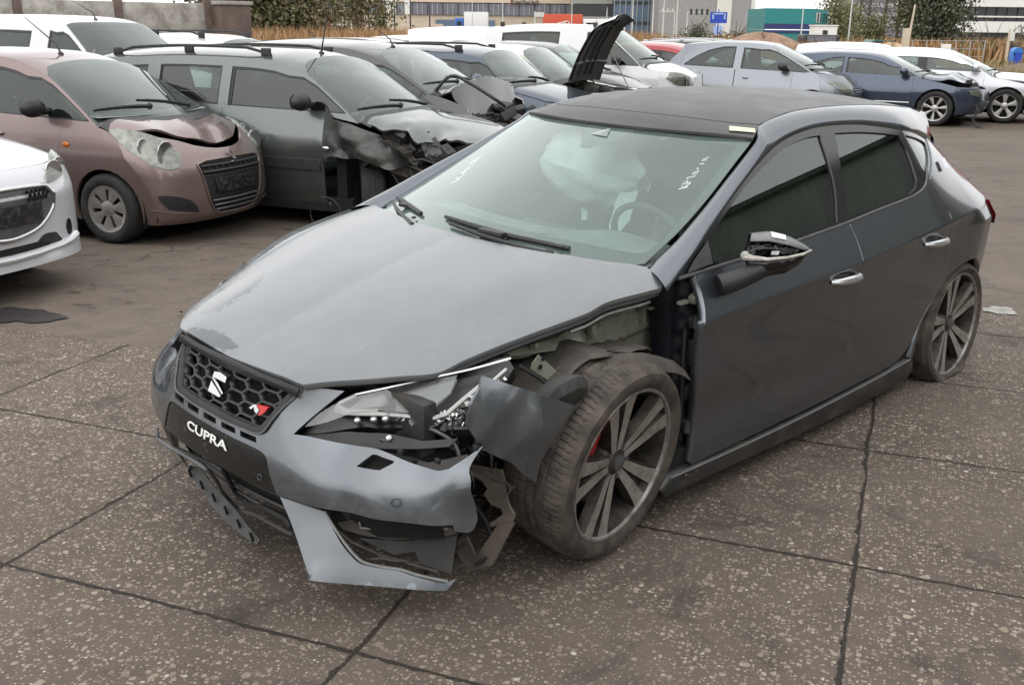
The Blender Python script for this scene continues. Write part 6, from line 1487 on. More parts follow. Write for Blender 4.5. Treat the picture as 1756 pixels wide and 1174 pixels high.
# E: white van
g=GenSurf(hw=.86,wb=2.7,rad=.31,zs=.85,zb=(1.02,1.06),xn=.80,zn=.86,xc=.10,zc=1.13,xt=-.72,zt=1.64,xr=-3.0,H=1.72,lean=.30,xtail=-3.2,wsb=.22,kr=.08,hood=([-.4,.1,.4,.65,.80,.9],[1.2,1.11,1.04,.95,.86,.76]))
def vanE(root,s,c):
    b=MB()
    for xx,yy in ((-.95,-.5),(-.95,.5),(-2.7,-.5),(-2.7,.5)): b.box((xx,yy,float(s.R(xx,yy))+.03),(.07,.06,.09),bev=.01)
    b.build('roof_bar_foot','black_plastic',root)
build_car('white_van','white panel van with black roof-bar feet and a large broken headlamp',(2.45,18.35,-.40,0),g,'van_white',wins=((None,-1.05),(-1.55,-2.65,.08)),doors=(-.25,-1.25,-2.2),extra=vanE,head=[(.36,.74),(.40,.84),(.58,.93),(.74,.95),(.80,.86),(.74,.76),(.55,.70)],mirror='black',pillars=None,wipe=True,cat='van',sg='tinted_glass')
# white van further back
g=GenSurf(hw=.86,wb=2.7,rad=.31,zs=.85,zb=(1.05,1.08),xn=.80,zn=.86,xc=.10,zc=1.13,xt=-.6,zt=1.58,xr=-3.0,H=1.66,lean=.30,xtail=-3.2,kr=.08)
build_car('white_van','plain white van whose rear roof shows behind the van with roof-bar feet',(.6,22.6,-.40,0),g,'van_white',wins=((None,-1.05),),cat='van',mirror=None,seats=False)
# red car and dark estate behind the van
g=GenSurf(hw=.80,wb=2.45,rad=.29,zs=.70,zb=(.93,.98),xn=.68,zn=.76,xc=-.05,zc=.96,xt=-.85,zt=1.34,xr=-2.45,H=1.40,xtail=-2.75)
build_car('red_hatchback','red hatchback half hidden behind the white van bonnet',(4.35,21.6,-.46,0),g,'red_paint',mirror=None)
g=GenSurf(hw=.82,wb=2.6,rad=.30,zs=.74,zb=(.97,1.03),xn=.72,zn=.78,xc=-.10,zc=1.0,xt=-.8,zt=1.38,xr=-3.0,H=1.43,xtail=-3.3)
build_car('black_estate','black estate car with silver roof bars, seen above the red roof',(6.0,24.9,-.46,0),g,'black_paint',wins=((None,-1.3),(-1.4,-2.15),(-2.25,-2.8)),rails=(-1.0,-2.95,'satin_silver',.06),doors=(-.42,-1.35,-2.2),mirror=None)
# silver-blue three-door
g=GenSurf(hw=.80,wb=2.51,rad=.30,zs=.62,zb=(.90,.98),xn=.66,zn=.72,xc=.02,zc=1.02,xt=-.88,zt=1.41,xr=-2.55,H=1.46,xtail=-2.95,wsb=.24,fa=.42,rtap=.22,lean=.42,nose=([.15,.25,.40,.52,.64,.74,.86],[.62,.72,.75,.74,.70,.62,.46]),hood=([-.4,.0,.25,.45,.60,.7],[1.08,1.0,.93,.86,.76,.66]))
build_car('three_door_hatchback','silver blue three-door hatchback, grey door mirror, nose towards the dark blue coupe',(5.72,19.42,-.48,0),g,'silver_blue_paint',wins=((None,-1.36),((-1.50,0),(-1.50,.97),(-1.75,.95),(-2.0,.82),(-2.25,.52),(-2.46,.10),(-2.48,0))),doors=(-.38,-1.45,-1.46),pillars=None,mirror='black',head=[(.42,.58),(.40,.66),(.52,.74),(.66,.785),(.70,.76),(.66,.66),(.56,.58)],lamp_in=False,wheel='cap',grille=[('grille',[(-.30,.56),(.30,.56),(.34,.65),(-.34,.65)],'black_plastic',.004,2,'satin_silver')],plate=(0,.42,.5,.11,'black_plastic'))
# dark blue coupe
def coupe_hood(X):
    X=X.copy(); x,y=X[:,0],X[:,1]; f=np.clip((x+.1)/.7,0,1); X[:,2]+=.10*f-.02*np.sin(y*9)*f+.05*np.exp(-((x-.3)/.15)**2); X[:,0]-=.18*f; return X
def coupe_x(root,s,c):
    b=MB(); r=np.random.default_rng(35)
    for k in range(22): b.box((r.uniform(.0,.6),r.uniform(-.6,.6),r.uniform(.58,.80)),(r.uniform(.05,.2),r.uniform(.05,.2),.06),bev=.008)
    b.tube(curve_pts([(.66,-.60,.42),(.72,-.66,.28),(.66,-.70,.15),(.74,-.72,.03),(.80,-.70,.02)],False,4),.016,6); b.build('crushed_nose','dark_metal',root)
    for sd in (1,-1):
        pts=[(a,sd*(float(s.S(a,.40))+.012),.40+.01*(-a)) for a in np.linspace(-.45,-2.1,10)]; MB().tube(pts,.012,6).build('side_moulding','satin_silver',root)
g=GenSurf(hw=.83,wb=2.715,rad=.315,zs=.62,zb=(.84,.92),xn=.78,zn=.66,xc=-.22,zc=.92,xt=-1.10,zt=1.27,xr=-2.75,H=1.315,lean=.48,xtail=-3.6,ztail=.85,wsb=.24,rtap=.14,tail=([.15,.35,.6,.85,.95,1.25,1.4],[-3.52,-3.58,-3.58,-3.50,-3.30,-2.78,-2.6]))
build_car('coupe','dark blue two-door coupe with a buckled bonnet and silver seven-spoke wheels',(8.05,19.55,-.5,0),g,'navy_paint',wins=((None,-1.66,.045),((-1.72,0),(-1.72,.98),(-1.95,.90),(-2.2,.66),(-2.45,.30),(-2.62,0))),doors=(-.42,-1.70,-1.71),pillars='black_plastic',wheel='seven',hood_def=coupe_hood,extra=coupe_x,head=[(.45,.56),(.50,.63),(.62,.66),(.72,.65),(.70,.57),(.60,.54)],lamp_in=False)
# silver roof behind coupe
g=GenSurf(hw=.80,wb=2.6,rad=.30,zs=.70,zb=(.93,1.0),xn=.68,zn=.76,xc=-.05,zc=.98,xt=-.9,zt=1.36,xr=-2.8,H=1.42,xtail=-3.1)
build_car('silver_hatchback','silver hatchback hidden behind the dark blue coupe, only its roof and aerial in view',(9.2,23.3,-.5,0),g,'pearl_white_paint',antenna=(-2.5,0,.22,1.5),mirror=None)
# white saloon
g=GenSurf(hw=.84,wb=2.71,rad=.32,zs=.66,zb=(.90,.97),xn=.80,zn=.70,xc=-.18,zc=.93,xt=-1.05,zt=1.31,xr=-2.7,H=1.36,xtail=-3.55,wsb=.24,rtap=.1,tail=([.15,.35,.6,.85,.98,1.25,1.4],[-3.5,-3.58,-3.56,-3.50,-3.20,-2.74,-2.6]))
def saloon_hood(X):
    X=X.copy(); x,y=X[:,0],X[:,1]; f=np.clip((x+.1)/.7,0,1); X[:,2]+=.06*f+.015*np.sin(y*7)*f; return X
build_car('white_saloon','white saloon with five-spoke wheels at the right end of the row',(9.66,20.42,-.42,0),g,'pearl_white_paint',wins=((None,-1.50),(-1.62,-2.45)),doors=(-.42,-1.55,-2.4),wheel='five',hood_def=saloon_hood,head=[(.50,.56),(.54,.64),(.66,.68),(.76,.67),(.73,.58)],lamp_in=False)
g=GenSurf(hw=.80,wb=2.5,rad=.30,zs=.72,zb=(.95,1.0),xn=.68,zn=.78,xc=-.05,zc=.98,xt=-.85,zt=1.34,xr=-2.7,H=1.40,xtail=-2.95)
build_car('red_saloon','red car cut by the right edge of the picture behind the white saloon',(14.2,22.2,-.5,0),g,'red_paint',mirror=None,hood_on=True)
# roofs behind the near row
g=GenSurf(hw=.84,wb=2.7,rad=.31,zs=.78,zb=(1.02,1.08),xn=.74,zn=.84,xc=-.10,zc=1.06,xt=-.95,zt=1.50,xr=-3.0,H=1.57,xtail=-3.25)
build_car('white_estate','white estate car with black roof bars behind the silver grey estate',(-2.95,14.35,-.40,-.05),g,'pearl_white_paint',rails=(-1.2,-2.9,'black_plastic',.07),mirror=None,wins=((None,-1.3),(-1.4,-2.2),(-2.3,-2.85)),doors=(-.42,-1.35,-2.2))
g=GenSurf(hw=.82,wb=2.6,rad=.30,zs=.75,zb=(1.0,1.05),xn=.72,zn=.80,xc=-.10,zc=1.02,xt=-.9,zt=1.42,xr=-2.85,H=1.49,xtail=-3.1)
build_car('taupe_hatchback','taupe hatchback standing behind the dark grey people carrier',(-.95,16.4,-.40,-.03),g,'taupe_paint',mirror=None,antenna=(-2.6,0,.22,1.2),rails=(-1.1,-2.7,'taupe_paint',.03))
build_car('silver_saloon','pale silver car behind the blue estate, rear of its roof showing',(-.2,18.9,-.40,0),g,'pearl_white_paint',mirror=None)
g=GenSurf(hw=.88,wb=3.0,rad=.32,zs=.90,zb=(1.12,1.14),xn=.82,zn=.92,xc=.05,zc=1.20,xt=-.70,zt=1.70,xr=-3.3,H=1.78,lean=.28,xtail=-3.55,kr=.07)
build_car('white_minibus','long white van with side windows in front of the concrete fence',(-4.15,12.15,-.40,-.05),g,'van_white',wins=((None,-.95,.09),(-1.22,-2.05,.12),(-2.3,-3.1,.12)),doors=(-.30,-1.05,-2.15),pillars=None,mirror=None,antenna=(-.8,-.1,.22,1.6),cat='van')
# ------------------------------------------------------------------ field, fence, trees, street and buildings beyond the yard
def at(u,v,d):
    """point seen at photo position u,v at distance d"""
    a=(u-878)/1725.43; b=-(v-587)/1725.43; q=_x2*a+_u2*b+_f; t=d/q.y; return Vector((q.x*t,q.y*t,1.63998+q.z*t))
for nm,c,r,k in (('fence_concrete',(.33,.30,.27),.9,.35),('post_brown',(.12,.085,.07),.8,.3),('brick_red',(.17,.085,.065),.9,.3),('roof_slate',(.045,.047,.055),.8,.3),('beige_wall',(.52,.44,.34),.85,.1),('fascia_beige',(.60,.49,.38),.8,.08),('grey_cladding',(.30,.29,.275),.7,.08),('pale_panel',(.62,.61,.56),.7,.06),('teal_paint',(.015,.20,.20),.45,.12),('navy_stripe',(.02,.03,.12),.5,.1),('white_wall',(.70,.69,.64),.8,.06),('dark_window',(.025,.027,.032),.15,.3),('blue_glass',(.12,.17,.24),.12,.25),('grey_glass',(.17,.17,.20),.15,.3),('steel_grey',(.35,.36,.37),.5,.1),('pole_pale',(.55,.55,.52),.5,.1),('sign_blue',(.02,.06,.42),.4,.1),('sign_light_blue',(.30,.42,.70),.4,.1),('trailer_red',(.52,.075,.03),.5,.15),('truck_blue',(.03,.12,.42),.4,.1),('truck_white',(.72,.72,.72),.5,.08),('booth_blue',(.03,.17,.50),.45,.1),('bark',(.10,.08,.065),.95,.3),('earth',(.26,.165,.115),.95,.3),('sand',(.42,.32,.20),.95,.25),('dark_vehicle',(.03,.032,.035),.4,.3),('highrise_grey',(.36,.355,.375),.8,.1)): plain(nm,c,r,var=k,scale=3 if r>.6 else 8)
dirty('fence_slab',(.50,.47,.43),(.24,.22,.19),rough=.95,scale=4,lo=.35,hi=.65,bumps=.5)
def leafmat(name,a,b,c):
    m,n,bb=newmat(name); g=n.nodes.new('ShaderNodeNewGeometry'); L=n.links
    L.new(ramp(n,g.outputs['Random Per Island'],[(0,a),(.55,b),(1,c)]),bb.inputs['Base Color']); bb.inputs['Roughness'].default_value=.8; bb.inputs['Specular IOR Level'].default_value=.2
leafmat('reed',(.20,.105,.045),(.34,.20,.095),(.46,.31,.17)); leafmat('reed_green',(.12,.11,.045),(.24,.19,.08),(.36,.27,.14)); leafmat('leaf_dark',(.045,.055,.036),(.085,.098,.06),(.15,.15,.095)); leafmat('leaf_olive',(.075,.075,.035),(.14,.13,.065),(.22,.19,.10)); leafmat('leaf_pale',(.12,.13,.06),(.22,.22,.11),(.30,.27,.15)); leafmat('twig_grey',(.10,.085,.07),(.17,.145,.12),(.24,.21,.18)); leafmat('hedge_brown',(.075,.072,.038),(.15,.14,.075),(.25,.22,.13))
def blades(name,areas,mat,label,cat,seed,kind='stuff'):
    r=np.random.default_rng(seed); V=[];F=[]
    for (n,fx,h0,h1,w_) in areas:
        for k in range(n):
            x,y,z=fx(r); h=r.uniform(h0,h1); a=r.uniform(0,math.pi); lx,ly=r.normal(0,.16*h),r.normal(0,.16*h); dx,dy=math.cos(a)*w_/2,math.sin(a)*w_/2; i=len(V)
            V+=[(x-dx,y-dy,z),(x+dx,y+dy,z),(x+dx*.8+lx*.5,y+dy*.8+ly*.5,z+h*.6),(x-dx*.8+lx*.5,y-dy*.8+ly*.5,z+h*.6),(x+lx*1.3,y+ly*1.3,z+h)]
            F+=[(i,i+1,i+2,i+3),(i+3,i+2,i+4)]
    o=mesh_obj(name,V,F,mat); tag(o,label,cat,None,kind); return o
def field(d0,d1,u0,u1):
    def f(r):
        d=d0+(d1-d0)*r.uniform()**1.6; u=r.uniform(u0,u1); return ((u-878)/1725*d*1.0,d,-.05)
    return f
blades('reed_bed',[(15000,field(26.5,60,330,1110),1.0,1.75,.06),(4000,field(27,60,1290,1460),.8,1.35,.06),(9000,field(60,110,300,1800),.8,1.5,.16)],'reed','dry brown reeds and tall grass beyond the parked cars','reeds',51)
blades('rough_grass',[(9000,field(28,48,1440,2100),.25,.75,.07),(3500,field(27,45,1050,1330),.4,.95,.07)],'reed_green','low tan and green rough grass behind the right hand cars','grass',52)
# heaps of earth
def heap(name,c,rx,ry,h,mat,label,seed):
    r=np.random.default_rng(seed); n,m=28,12; V=[];ph=r.uniform(0,6,8)
    for i in range(m+1):
        t=i/m
        for k in range(n):
            a=2*math.pi*k/n; e=1+.10*math.sin(2*a+ph[0])+.06*math.sin(5*a+ph[1])
            V.append((c[0]+rx*t*e*math.cos(a),c[1]+ry*t*e*math.sin(a),c[2]+h*(math.cos(math.pi*min(1,t))*.5+.5)*(1+.10*math.sin(4*a+6*t+ph[2]))+r.normal(0,.02)))
    F=[(i*n+k,(i+1)*n+k,(i+1)*n+(k+1)%n,i*n+(k+1)%n) for i in range(m) for k in range(n)]
    o=mesh_obj(name,V,F,mat,None,True); tag(o,label,'heap'); return o
heap('earth_heap',(10.3,44,-.1),5.2,5.0,1.55,'earth','long brown heap of bare earth in the grass behind the silver blue car',61)
heap('sand_heap',at(1530,74,52)*1 and (at(1530,74,52).x,52,-.1),2.6,2.2,1.15,'sand','small pale sandy heap with grass beside the parked silver car',62)
# bank with scrub on the right
heap('scrub_bank',(19.5,35,-.2),9,6,.9,'field_ground','low overgrown bank behind the white saloon',63)
# concrete panel fence, left
A=Vector((-12.4,14.6,0)); B_=Vector((-5.95,20.4,0)); dv=(B_-A); Ln=dv.length; dv.normalize(); nv=Vector((-dv.y,dv.x,0)); rotz=Matrix.Rotation(math.atan2(dv.y,dv.x),3,'Z')
fe_=empty('concrete_fence','weathered grey concrete panel fence with brown posts behind the long white van','fence',A)
nb=5; st_=Ln/nb
for k in range(nb):
    c=dv*(st_*(k+.5)); b=MB()
    for j in range(4): b.box((c.x,c.y,.27+.50*j),(st_-.14,.06,.485),rotz,bev=.012)
    b.build('fence_panel','fence_slab',fe_)
for k in range(nb+1):
    c=dv*(st_*k); b=MB(); b.box((c.x,c.y,1.02),(.14,.14,2.10),rotz,bev=.01); b.build('fence_post','post_brown',fe_)
bw=empty('brick_pier','short dark brick pier at the right end of the concrete fence','pier',(B_.x+.45,B_.y+.1,0)); b=MB(); b.box((0,0,1.0),(.62,.35,2.0),rotz,bev=.01); b.build('pier_body','post_brown',bw); b=MB(); b.box((0,0,2.03),(.70,.42,.07),rotz,bev=.01); b.build('pier_cap','fence_concrete',bw)
# trees
def crown(name,c,rx,ry,rz,n,sz,mat,parent,seed,hole=.0):
    r=np.random.default_rng(seed); cl=r.normal(size=(max(6,n//60),3)); cl/=np.linalg.norm(cl,axis=1)[:,None]; cl*=r.uniform(.25,.95,(len(cl),1)); V=[];F=[]
    for k in range(n):
        q=cl[r.integers(len(cl))]+r.normal(size=3)*.20; p=(c[0]+q[0]*rx,c[1]+q[1]*ry,c[2]+q[2]*rz); s=sz*r.uniform(.5,1.4)
        a=r.normal(size=3); a/=np.linalg.norm(a); b=np.cross(a,r.normal(size=3)); b/=np.linalg.norm(b)+1e-9; i=len(V)
        V+=[tuple(p+a*s),tuple(p+b*s*.6),tuple(p-a*s),tuple(p-b*s*.6)]; F.append((i,i+1,i+2,i+3))
    return mesh_obj(name,V,F,mat,parent)
def tree(name,label,base,h,r_,mat,seed,n=1400,sz=.22,trunk=.18,bare=False,low=.25,group=None):
    o=empty(name,label,'tree',base,0,group); r=np.random.default_rng(seed); b=MB()
    b.tube([(0,0,0),(r.normal(0,.05)*h*.1,0,h*.35),(r.normal(0,.1),r.normal(0,.1),h*.9)],[trunk,trunk*.7,trunk*.15],7)
    for k in range(26 if bare else 10):
        z=h*r.uniform(.25,.85); a=r.uniform(0,6.28); L=r_*r.uniform(.5,1.05)*(1-.4*z/h); up=L*r.uniform(.5,1.4)
        b.tube([(0,0,z),(math.cos(a)*L*.5,math.sin(a)*L*.5,z+up*.45),(math.cos(a)*L,math.sin(a)*L,z+up)],[trunk*.35,trunk*.2,trunk*.05],5)
    b.build('trunk','bark',o)
    crown('crown',(0,0,h*(.5+low/2)),r_,r_,h*(.5-low/2),n,sz,mat,o,seed+1); return o
for k,(u,v,d,h,r_,mt) in enumerate([(392,40,46,5.4,2.0,'hedge_brown'),(425,40,47,5.0,2.0,'hedge_brown'),(455,40,48,5.6,2.1,'hedge_brown'),(487,40,49,5.1,2.0,'hedge_brown'),(515,40,50,5.4,2.0,'hedge_brown')]):
    p=at(u,v,d); tree('bushy_willow',['leftmost dense olive willow beside the brick pier','second olive willow from the brick pier','third olive willow from the brick pier','fourth olive willow from the brick pier','fifth olive willow from the brick pier, nearest the dark roofed house','smaller olive tree at the corner of the dark roofed house'][k],(p.x,d,-.05),h,r_,mt,100+k,4200,.10,low=-.05,group='willows behind the reed bed')
p=at(612,40,80); tree('broad_tree','broad grey green tree standing right of the dark roofed brick house',(p.x,80,-.05),7.5,3.2,'leaf_olive',120,4500,.13,low=.05)
p=at(654,40,95); tree('young_conifer','slim dark young conifer in front of the beige office building',(p.x,95,-.05),3.3,.7,'leaf_dark',121,900,.11,low=0)
p=at(1192,60,60); tree('young_conifer','slim dark green shrub tree left of the bare earth heap',(p.x,60,-.05),2.2,1.1,'leaf_dark',122,1300,.07,low=0)
p=at(1262,55,72); tree('round_bush','low round green bush at the foot of the grey clad building',(p.x,72,-.05),1.6,1.5,'leaf_olive',123,1100,.09,low=0)
for k,(u,d,h,r_,mt,lb,br) in enumerate([(1428,80,5.0,1.5,'leaf_pale','pale yellow green tree beside the teal site cabins',False),(1446,84,4.2,1.7,'leaf_pale','lower pale green bush behind the dark off-road vehicle',False),(1470,88,7.6,1.7,'twig_grey','bare brown tree in front of the left part of the grey tower block',True),(1488,92,8.2,1.5,'twig_grey','tall bare tree in front of the middle of the grey tower block',True),(1496,80,3.2,1.3,'leaf_pale','small pale green tree just behind the parked silver car',False),(1514,86,8.5,1.7,'twig_grey','bare tree in front of the right part of the grey tower block',True),(1538,84,8.0,1.8,'twig_grey','bare brown tree beside the dark green tree',True),(1552,78,7.0,1.6,'leaf_olive','olive tree just left of the leaning pale mast',False)]):
    p=at(u,60,d); tree('bare_tree' if br else 'leafy_tree',lb,(p.x,d,-.05),h,r_,mt,130+k,900 if br else 2600,.07 if br else .10,.16,br,low=.2 if br else .0)
p=at(1602,60,76); tree('dense_tree','big dense dark green tree between the mast and the white office building',(p.x,76,-.05),7.2,2.35,'leaf_dark',150,9000,.13,.3,low=-.12)
p=at(1574,60,78); tree('dense_tree','narrow grey green tree leaning on the left of the big dark green tree',(p.x,78,-.05),6.8,1.3,'leaf_olive',151,3500,.11,.2,low=-.1)
p=at(1738,60,58); tree('sapling','thin bare sapling in front of the white office building',(p.x,58,-.05),2.4,.55,'twig_grey',152,200,.08,.04,True)
for k,(u,d,w_,h) in enumerate([(1660,62,2.2,1.4),(1700,64,3.0,1.5),(1735,63,2.0,1.3)]):
    p=at(u,60,d); tree('scrub_bush',['leftmost grey green bush under the white office building','middle and widest grey green bush under the white office building','grey green bush beside the blue booth'][k],(p.x,d,-.05),h,w_,'leaf_olive',160+k,1600,.07,.06,low=-.1,group='bushes under the white office building')
# ---- buildings (each with its own walls, windows and roof)
def wallbox(name,c,d,mat,parent,rz=0):
    b=MB(); b.box(c,d,Matrix.Rotation(rz,3,'Z') if rz else None,bev=0); return b.build(name,mat,parent)
def span(u0,u1,d): return at(u0,45,d).x,at(u1,45,d).x
# brick house with slate roof
x0,x1=span(520,602,90); hs_=empty('brick_house','low red brick house with a dark slate roof behind the willows','house',((x0+x1)/2,94,0)); w_=x1-x0
wallbox('wall',(0,0,1.45),(w_,8,2.9),'brick_red',hs_)
b=MB(); b.add([(-w_/2-.3,-4.3,2.85),(w_/2+.3,-4.3,2.85),(w_/2+.3,4.3,2.85),(-w_/2-.3,4.3,2.85),(-w_/2-.3,0,6.4),(w_/2+.3,0,6.4)],[(0,1,5,4),(2,3,4,5),(0,4,3),(1,2,5),(0,3,2,1)]); rf_=b.build('roof','roof_slate',hs_)
wallbox('gutter',(0,-4.35,2.85),(w_+.6,.14,.16),'beige_wall',hs_); f_=wallbox('window',(w_*.42,-4.02,1.3),(.8,.1,2.0),'white_wall',hs_); wallbox('pane',(w_*.42,-4.09,1.3),(.6,.04,1.8),'dark_window',f_)
x0,x1=span(571,596,85); sh_=empty('cycle_shelter','small white roofed shelter in front of the brick house','shelter',((x0+x1)/2,85,0)); w_=x1-x0; wallbox('roof',(0,0,1.75),(w_,1.4,.22),'white_wall',sh_); 
for sx in (-1,1): wallbox('post',(sx*w_*.47,0,.83),(.08,.08,1.64),'white_wall',sh_)
wallbox('back_wall',(0,.5,.8),(w_*.9,.06,1.5),'roof_slate',sh_)
# beige office building with glass band
D=150; x0,x1=span(596,984,D); xa=(x0+x1)/2; w_=x1-x0; ob=empty('office_building','beige office building with a long band of grey glass and a dark lettered sign','building',(xa,D+8,0))
zf_=lambda v,d=D: at(700,v,d).z
wallbox('wall',(0,0,2.2),(w_,15.6,4.4),'beige_wall',ob); wallbox('upper_wall',(0,.3,9),(w_,15.0,6),'fascia_beige',ob)
z1,z0=zf_(5),zf_(25)
wallbox('glass_band',(0,-.2,(z0+z1)/2),(w_-.6,15.7,z1-z0),'grey_glass',ob)
wallbox('fascia',(0,-.2,z1+1.3),(w_+.2,16.1,2.4),'fascia_beige',ob)
wallbox('base_glass',(w_*.02,-.25,1.5),(w_*.26,15.7,2.2),'blue_glass',ob)
for k in range(44):
    xx=-w_/2+.6+(w_-1.2)*k/43; wallbox('mullion',(xx,-8.12,(z0+z1)/2),(.10,.16,z1-z0),'steel_grey' if k%3 else 'roof_slate',ob)
V,F=text_mesh('United Planet Health',1.0,.02); V[:,1]*=.85/max(1e-6,V[:,1].max()-V[:,1].min()); V[:,0]*=(at(924,3,D).x-at(880,3,D).x)/(V[:,0].max()-V[:,0].min())
so2=mesh_obj('sign_lettering',[(p[0]+(at(902,3,D).x-xa),-8.30-p[2],p[1]+zf_(2.4)) for p in V],F,'roof_slate',ob)
wallbox('sign_emblem',(at(877.5,2,D).x-xa,-8.30,zf_(2)),(.25,.06,.9),'brick_red',ob)
for k,(u0,u1) in enumerate(((640,760),(870,940))):
    a,b_=span(u0,u1,D-6); wallbox('low_wall',((a+b_)/2-xa,-14,1.0),(b_-a,.3,2.0),'beige_wall',ob)
# dark striped building and its blue glass wing
D=140; x0,x1=span(984,1052,D); db=empty('striped_building','dark grey building with light horizontal bands left of the blue glass block','building',((x0+x1)/2,D+6,0)); w_=x1-x0
wallbox('wall',(0,0,6),(w_,12,12),'dark_vehicle',db)
for z in (.8,2.9,5.0,6.2,8.2): wallbox('band',(0,-.05,z),(w_+.1,12.1,.5),'grey_cladding',db)
x0,x1=span(1052,1130,D-2); gb=empty('glass_building','blue glass office block with dark floor bands','building',((x0+x1)/2,D+4,0)); w_=x1-x0
wallbox('glass_wall',(0,0,6),(w_,12,12),'blue_glass',gb)
for z in (.3,2.4,4.9,8.0): wallbox('floor_band',(0,-.06,z),(w_+.1,12.1,.35),'roof_slate',gb)
for k in range(9): wallbox('mullion',(-w_/2+w_*k/8,-6.08,6),(.09,.1,12),'steel_grey',gb)
# grey clad hall
D=130; x0,x1=span(1129,1292,D); gh_=empty('grey_hall','large windowless grey clad hall with a pale vertical strip','building',((x0+x1)/2,D+10,0)); w_=x1-x0
wallbox('wall',(0,0,8),(w_,20,16),'grey_cladding',gh_)
a,b_=span(1227,1252,D); wallbox('pale_strip',((a+b_)/2-(x0+x1)/2,-.12,8),(b_-a,20.1,16),'pale_panel',gh_)
a,b_=span(1285,1291,D); wallbox('corner_strip',((a+b_)/2-(x0+x1)/2,-.1,8),(b_-a,20.1,16),'pale_panel',gh_)
for k in range(30): wallbox('cladding_rib',(-w_/2+w_*(k+.5)/30,-10.03,8),(.05,.06,16),'steel_grey',gh_)
x0,x1=span(1291,1312,110); ft=empty('freight_container','grey blue steel container left of the teal site cabins','container',((x0+x1)/2,112,0)); wallbox('box',(0,0,1.9),(x1-x0,4,3.6),'steel_grey',ft)
for k in range(6): wallbox('corrugation',((x1-x0)*(-.45+.18*k),-2.03,1.9),(.08,.06,3.4),'highrise_grey',ft)
# teal site cabins, two high
D=72; x0,x1=span(1311,1396,D); x2=at(1422,45,D+4).x; w_=x1-x0
for k,(za,zb_,lb) in enumerate(((zf_(62,D)-.8,zf_(43,D),'lower teal site cabin under the one with windows'),(zf_(43,D),zf_(3,D)-.1,'upper teal site cabin with a navy stripe and end windows'))):
    cb=empty('site_cabin',lb,'cabin',((x0+x1)/2,D,za),0,'stacked teal site cabins'); hgt=zb_-za-.05
    b=MB(); dd=4.5; xr_=x2-(x0+x1)/2
    b.add([(-w_/2,0,0),(w_/2,0,0),(xr_,dd,0),(-w_/2,dd+1,0),(-w_/2,0,hgt),(w_/2,0,hgt),(xr_,dd,hgt),(-w_/2,dd+1,hgt)],[(0,1,5,4),(1,2,6,5),(2,3,7,6),(3,0,4,7),(4,5,6,7),(0,3,2,1)]); b.build('cabin_wall','teal_paint',cb)
    if k:
        wallbox('stripe',(0,-.03,.18),(w_+.05,.06,.36),'navy_stripe',cb)
        e=Vector((xr_-w_/2,dd,0)); eu=e.normalized(); en=Vector((eu.y,-eu.x,0)); rz_=math.atan2(eu.y,eu.x)
        for q in (.14,.34,.62,.82):
            p_=Vector((w_/2,0,hgt*.58))+e*q+en*.03; f2=wallbox('window_frame',tuple(p_),(.42,.06,hgt*.48),'white_wall' if q<.5 else 'teal_paint',cb,rz_); wallbox('pane',tuple(p_+en*.04+eu*.04),(.30,.03,hgt*.42),'dark_window',f2,rz_)
    else: wallbox('stripe',(0,-.03,hgt-.10),(w_+.05,.06,.16),'navy_stripe',cb)
# tower block
D=320; x0,x1=span(1462,1548,D); tb=empty('tower_block','tall grey tower block with stacked floor bands behind the bare trees','building',((x0+x1)/2,D+10,0)); w_=x1-x0
wallbox('wall',(0,0,22),(w_,20,44),'grey_glass',tb)
for k in range(16): wallbox('floor_band',(0,-.1,4+2.6*k),(w_+1.2*(k%2)+.6,20.4,1.2),'highrise_grey',tb)
# white office building
D=115; x0,x1=span(1632,1900,D); xa=(x0+x1)/2; w_=x1-x0; wb_=empty('white_office','white office building with two long black window bands','building',(xa,D+8,0)); zz_=lambda v: at(1690,v,D).z
wallbox('ground_floor',(.6,.4,zz_(56)/2+.0),(w_-1.2,15,zz_(56)),'dark_window',wb_)
wallbox('wall',(0,0,(zz_(37)+zz_(56))/2),(w_,16,zz_(37)-zz_(56)),'white_wall',wb_)
wallbox('window_band',(.5,.35,(zz_(12)+zz_(37))/2),(w_-1,15.4,zz_(12)-zz_(37)),'dark_window',wb_)
wallbox('mid_band',(.2,.1,(zz_(27.5)+zz_(30))/2),(w_-.3,15.8,zz_(27.5)-zz_(30)),'white_wall',wb_)
wallbox('upper_wall',(0,0,zz_(12)+2.0),(w_+1,16,4.0),'white_wall',wb_)
for k in range(14):
    wallbox('mullion',(-w_/2+1.5+(w_-2)*k/13,-7.42,(zz_(12)+zz_(37))/2),(.08,.12,zz_(12)-zz_(37)),'roof_slate',wb_)
# ---- street furniture
def pole(name,label,u,d,vtop,mat='pole_pale',r=.05,extra=None,cat='pole',lean=0,group=None):
    p=at(u,45,d); zt=at(u,vtop,d).z; o=empty(name,label,cat,(p.x,d,0),0,group); MB().tube([(0,0,-.1),(lean*.5,0,zt*.5),(lean,0,zt)],[r*1.2,r,r*.7],8).build('shaft',mat,o)
    if extra: extra(o,zt)
    return o
def lamp_head(o,zt): wallbox('lamp_arm',(.5,0,zt),(1.0,.08,.08),'pole_pale',o); wallbox('lamp_housing',(1.1,0,zt+.02),(.7,.25,.12),'steel_grey',o)
pole('street_lamp','pale lamp column in front of the glass band, right of the blue truck',862,100,-6,extra=lamp_head,cat='street lamp')
pole('street_lamp','pale lamp column left of the blue and white truck',810,105,-6,extra=lamp_head,cat='street lamp')
pole('street_lamp','pale lamp column at the right corner of the beige office building',980,104,-6,extra=lamp_head,cat='street lamp')
def sgn(o,zt): wallbox('sign_board',(.35,0,zt-.25),(.85,.06,.38),'pole_pale',o)
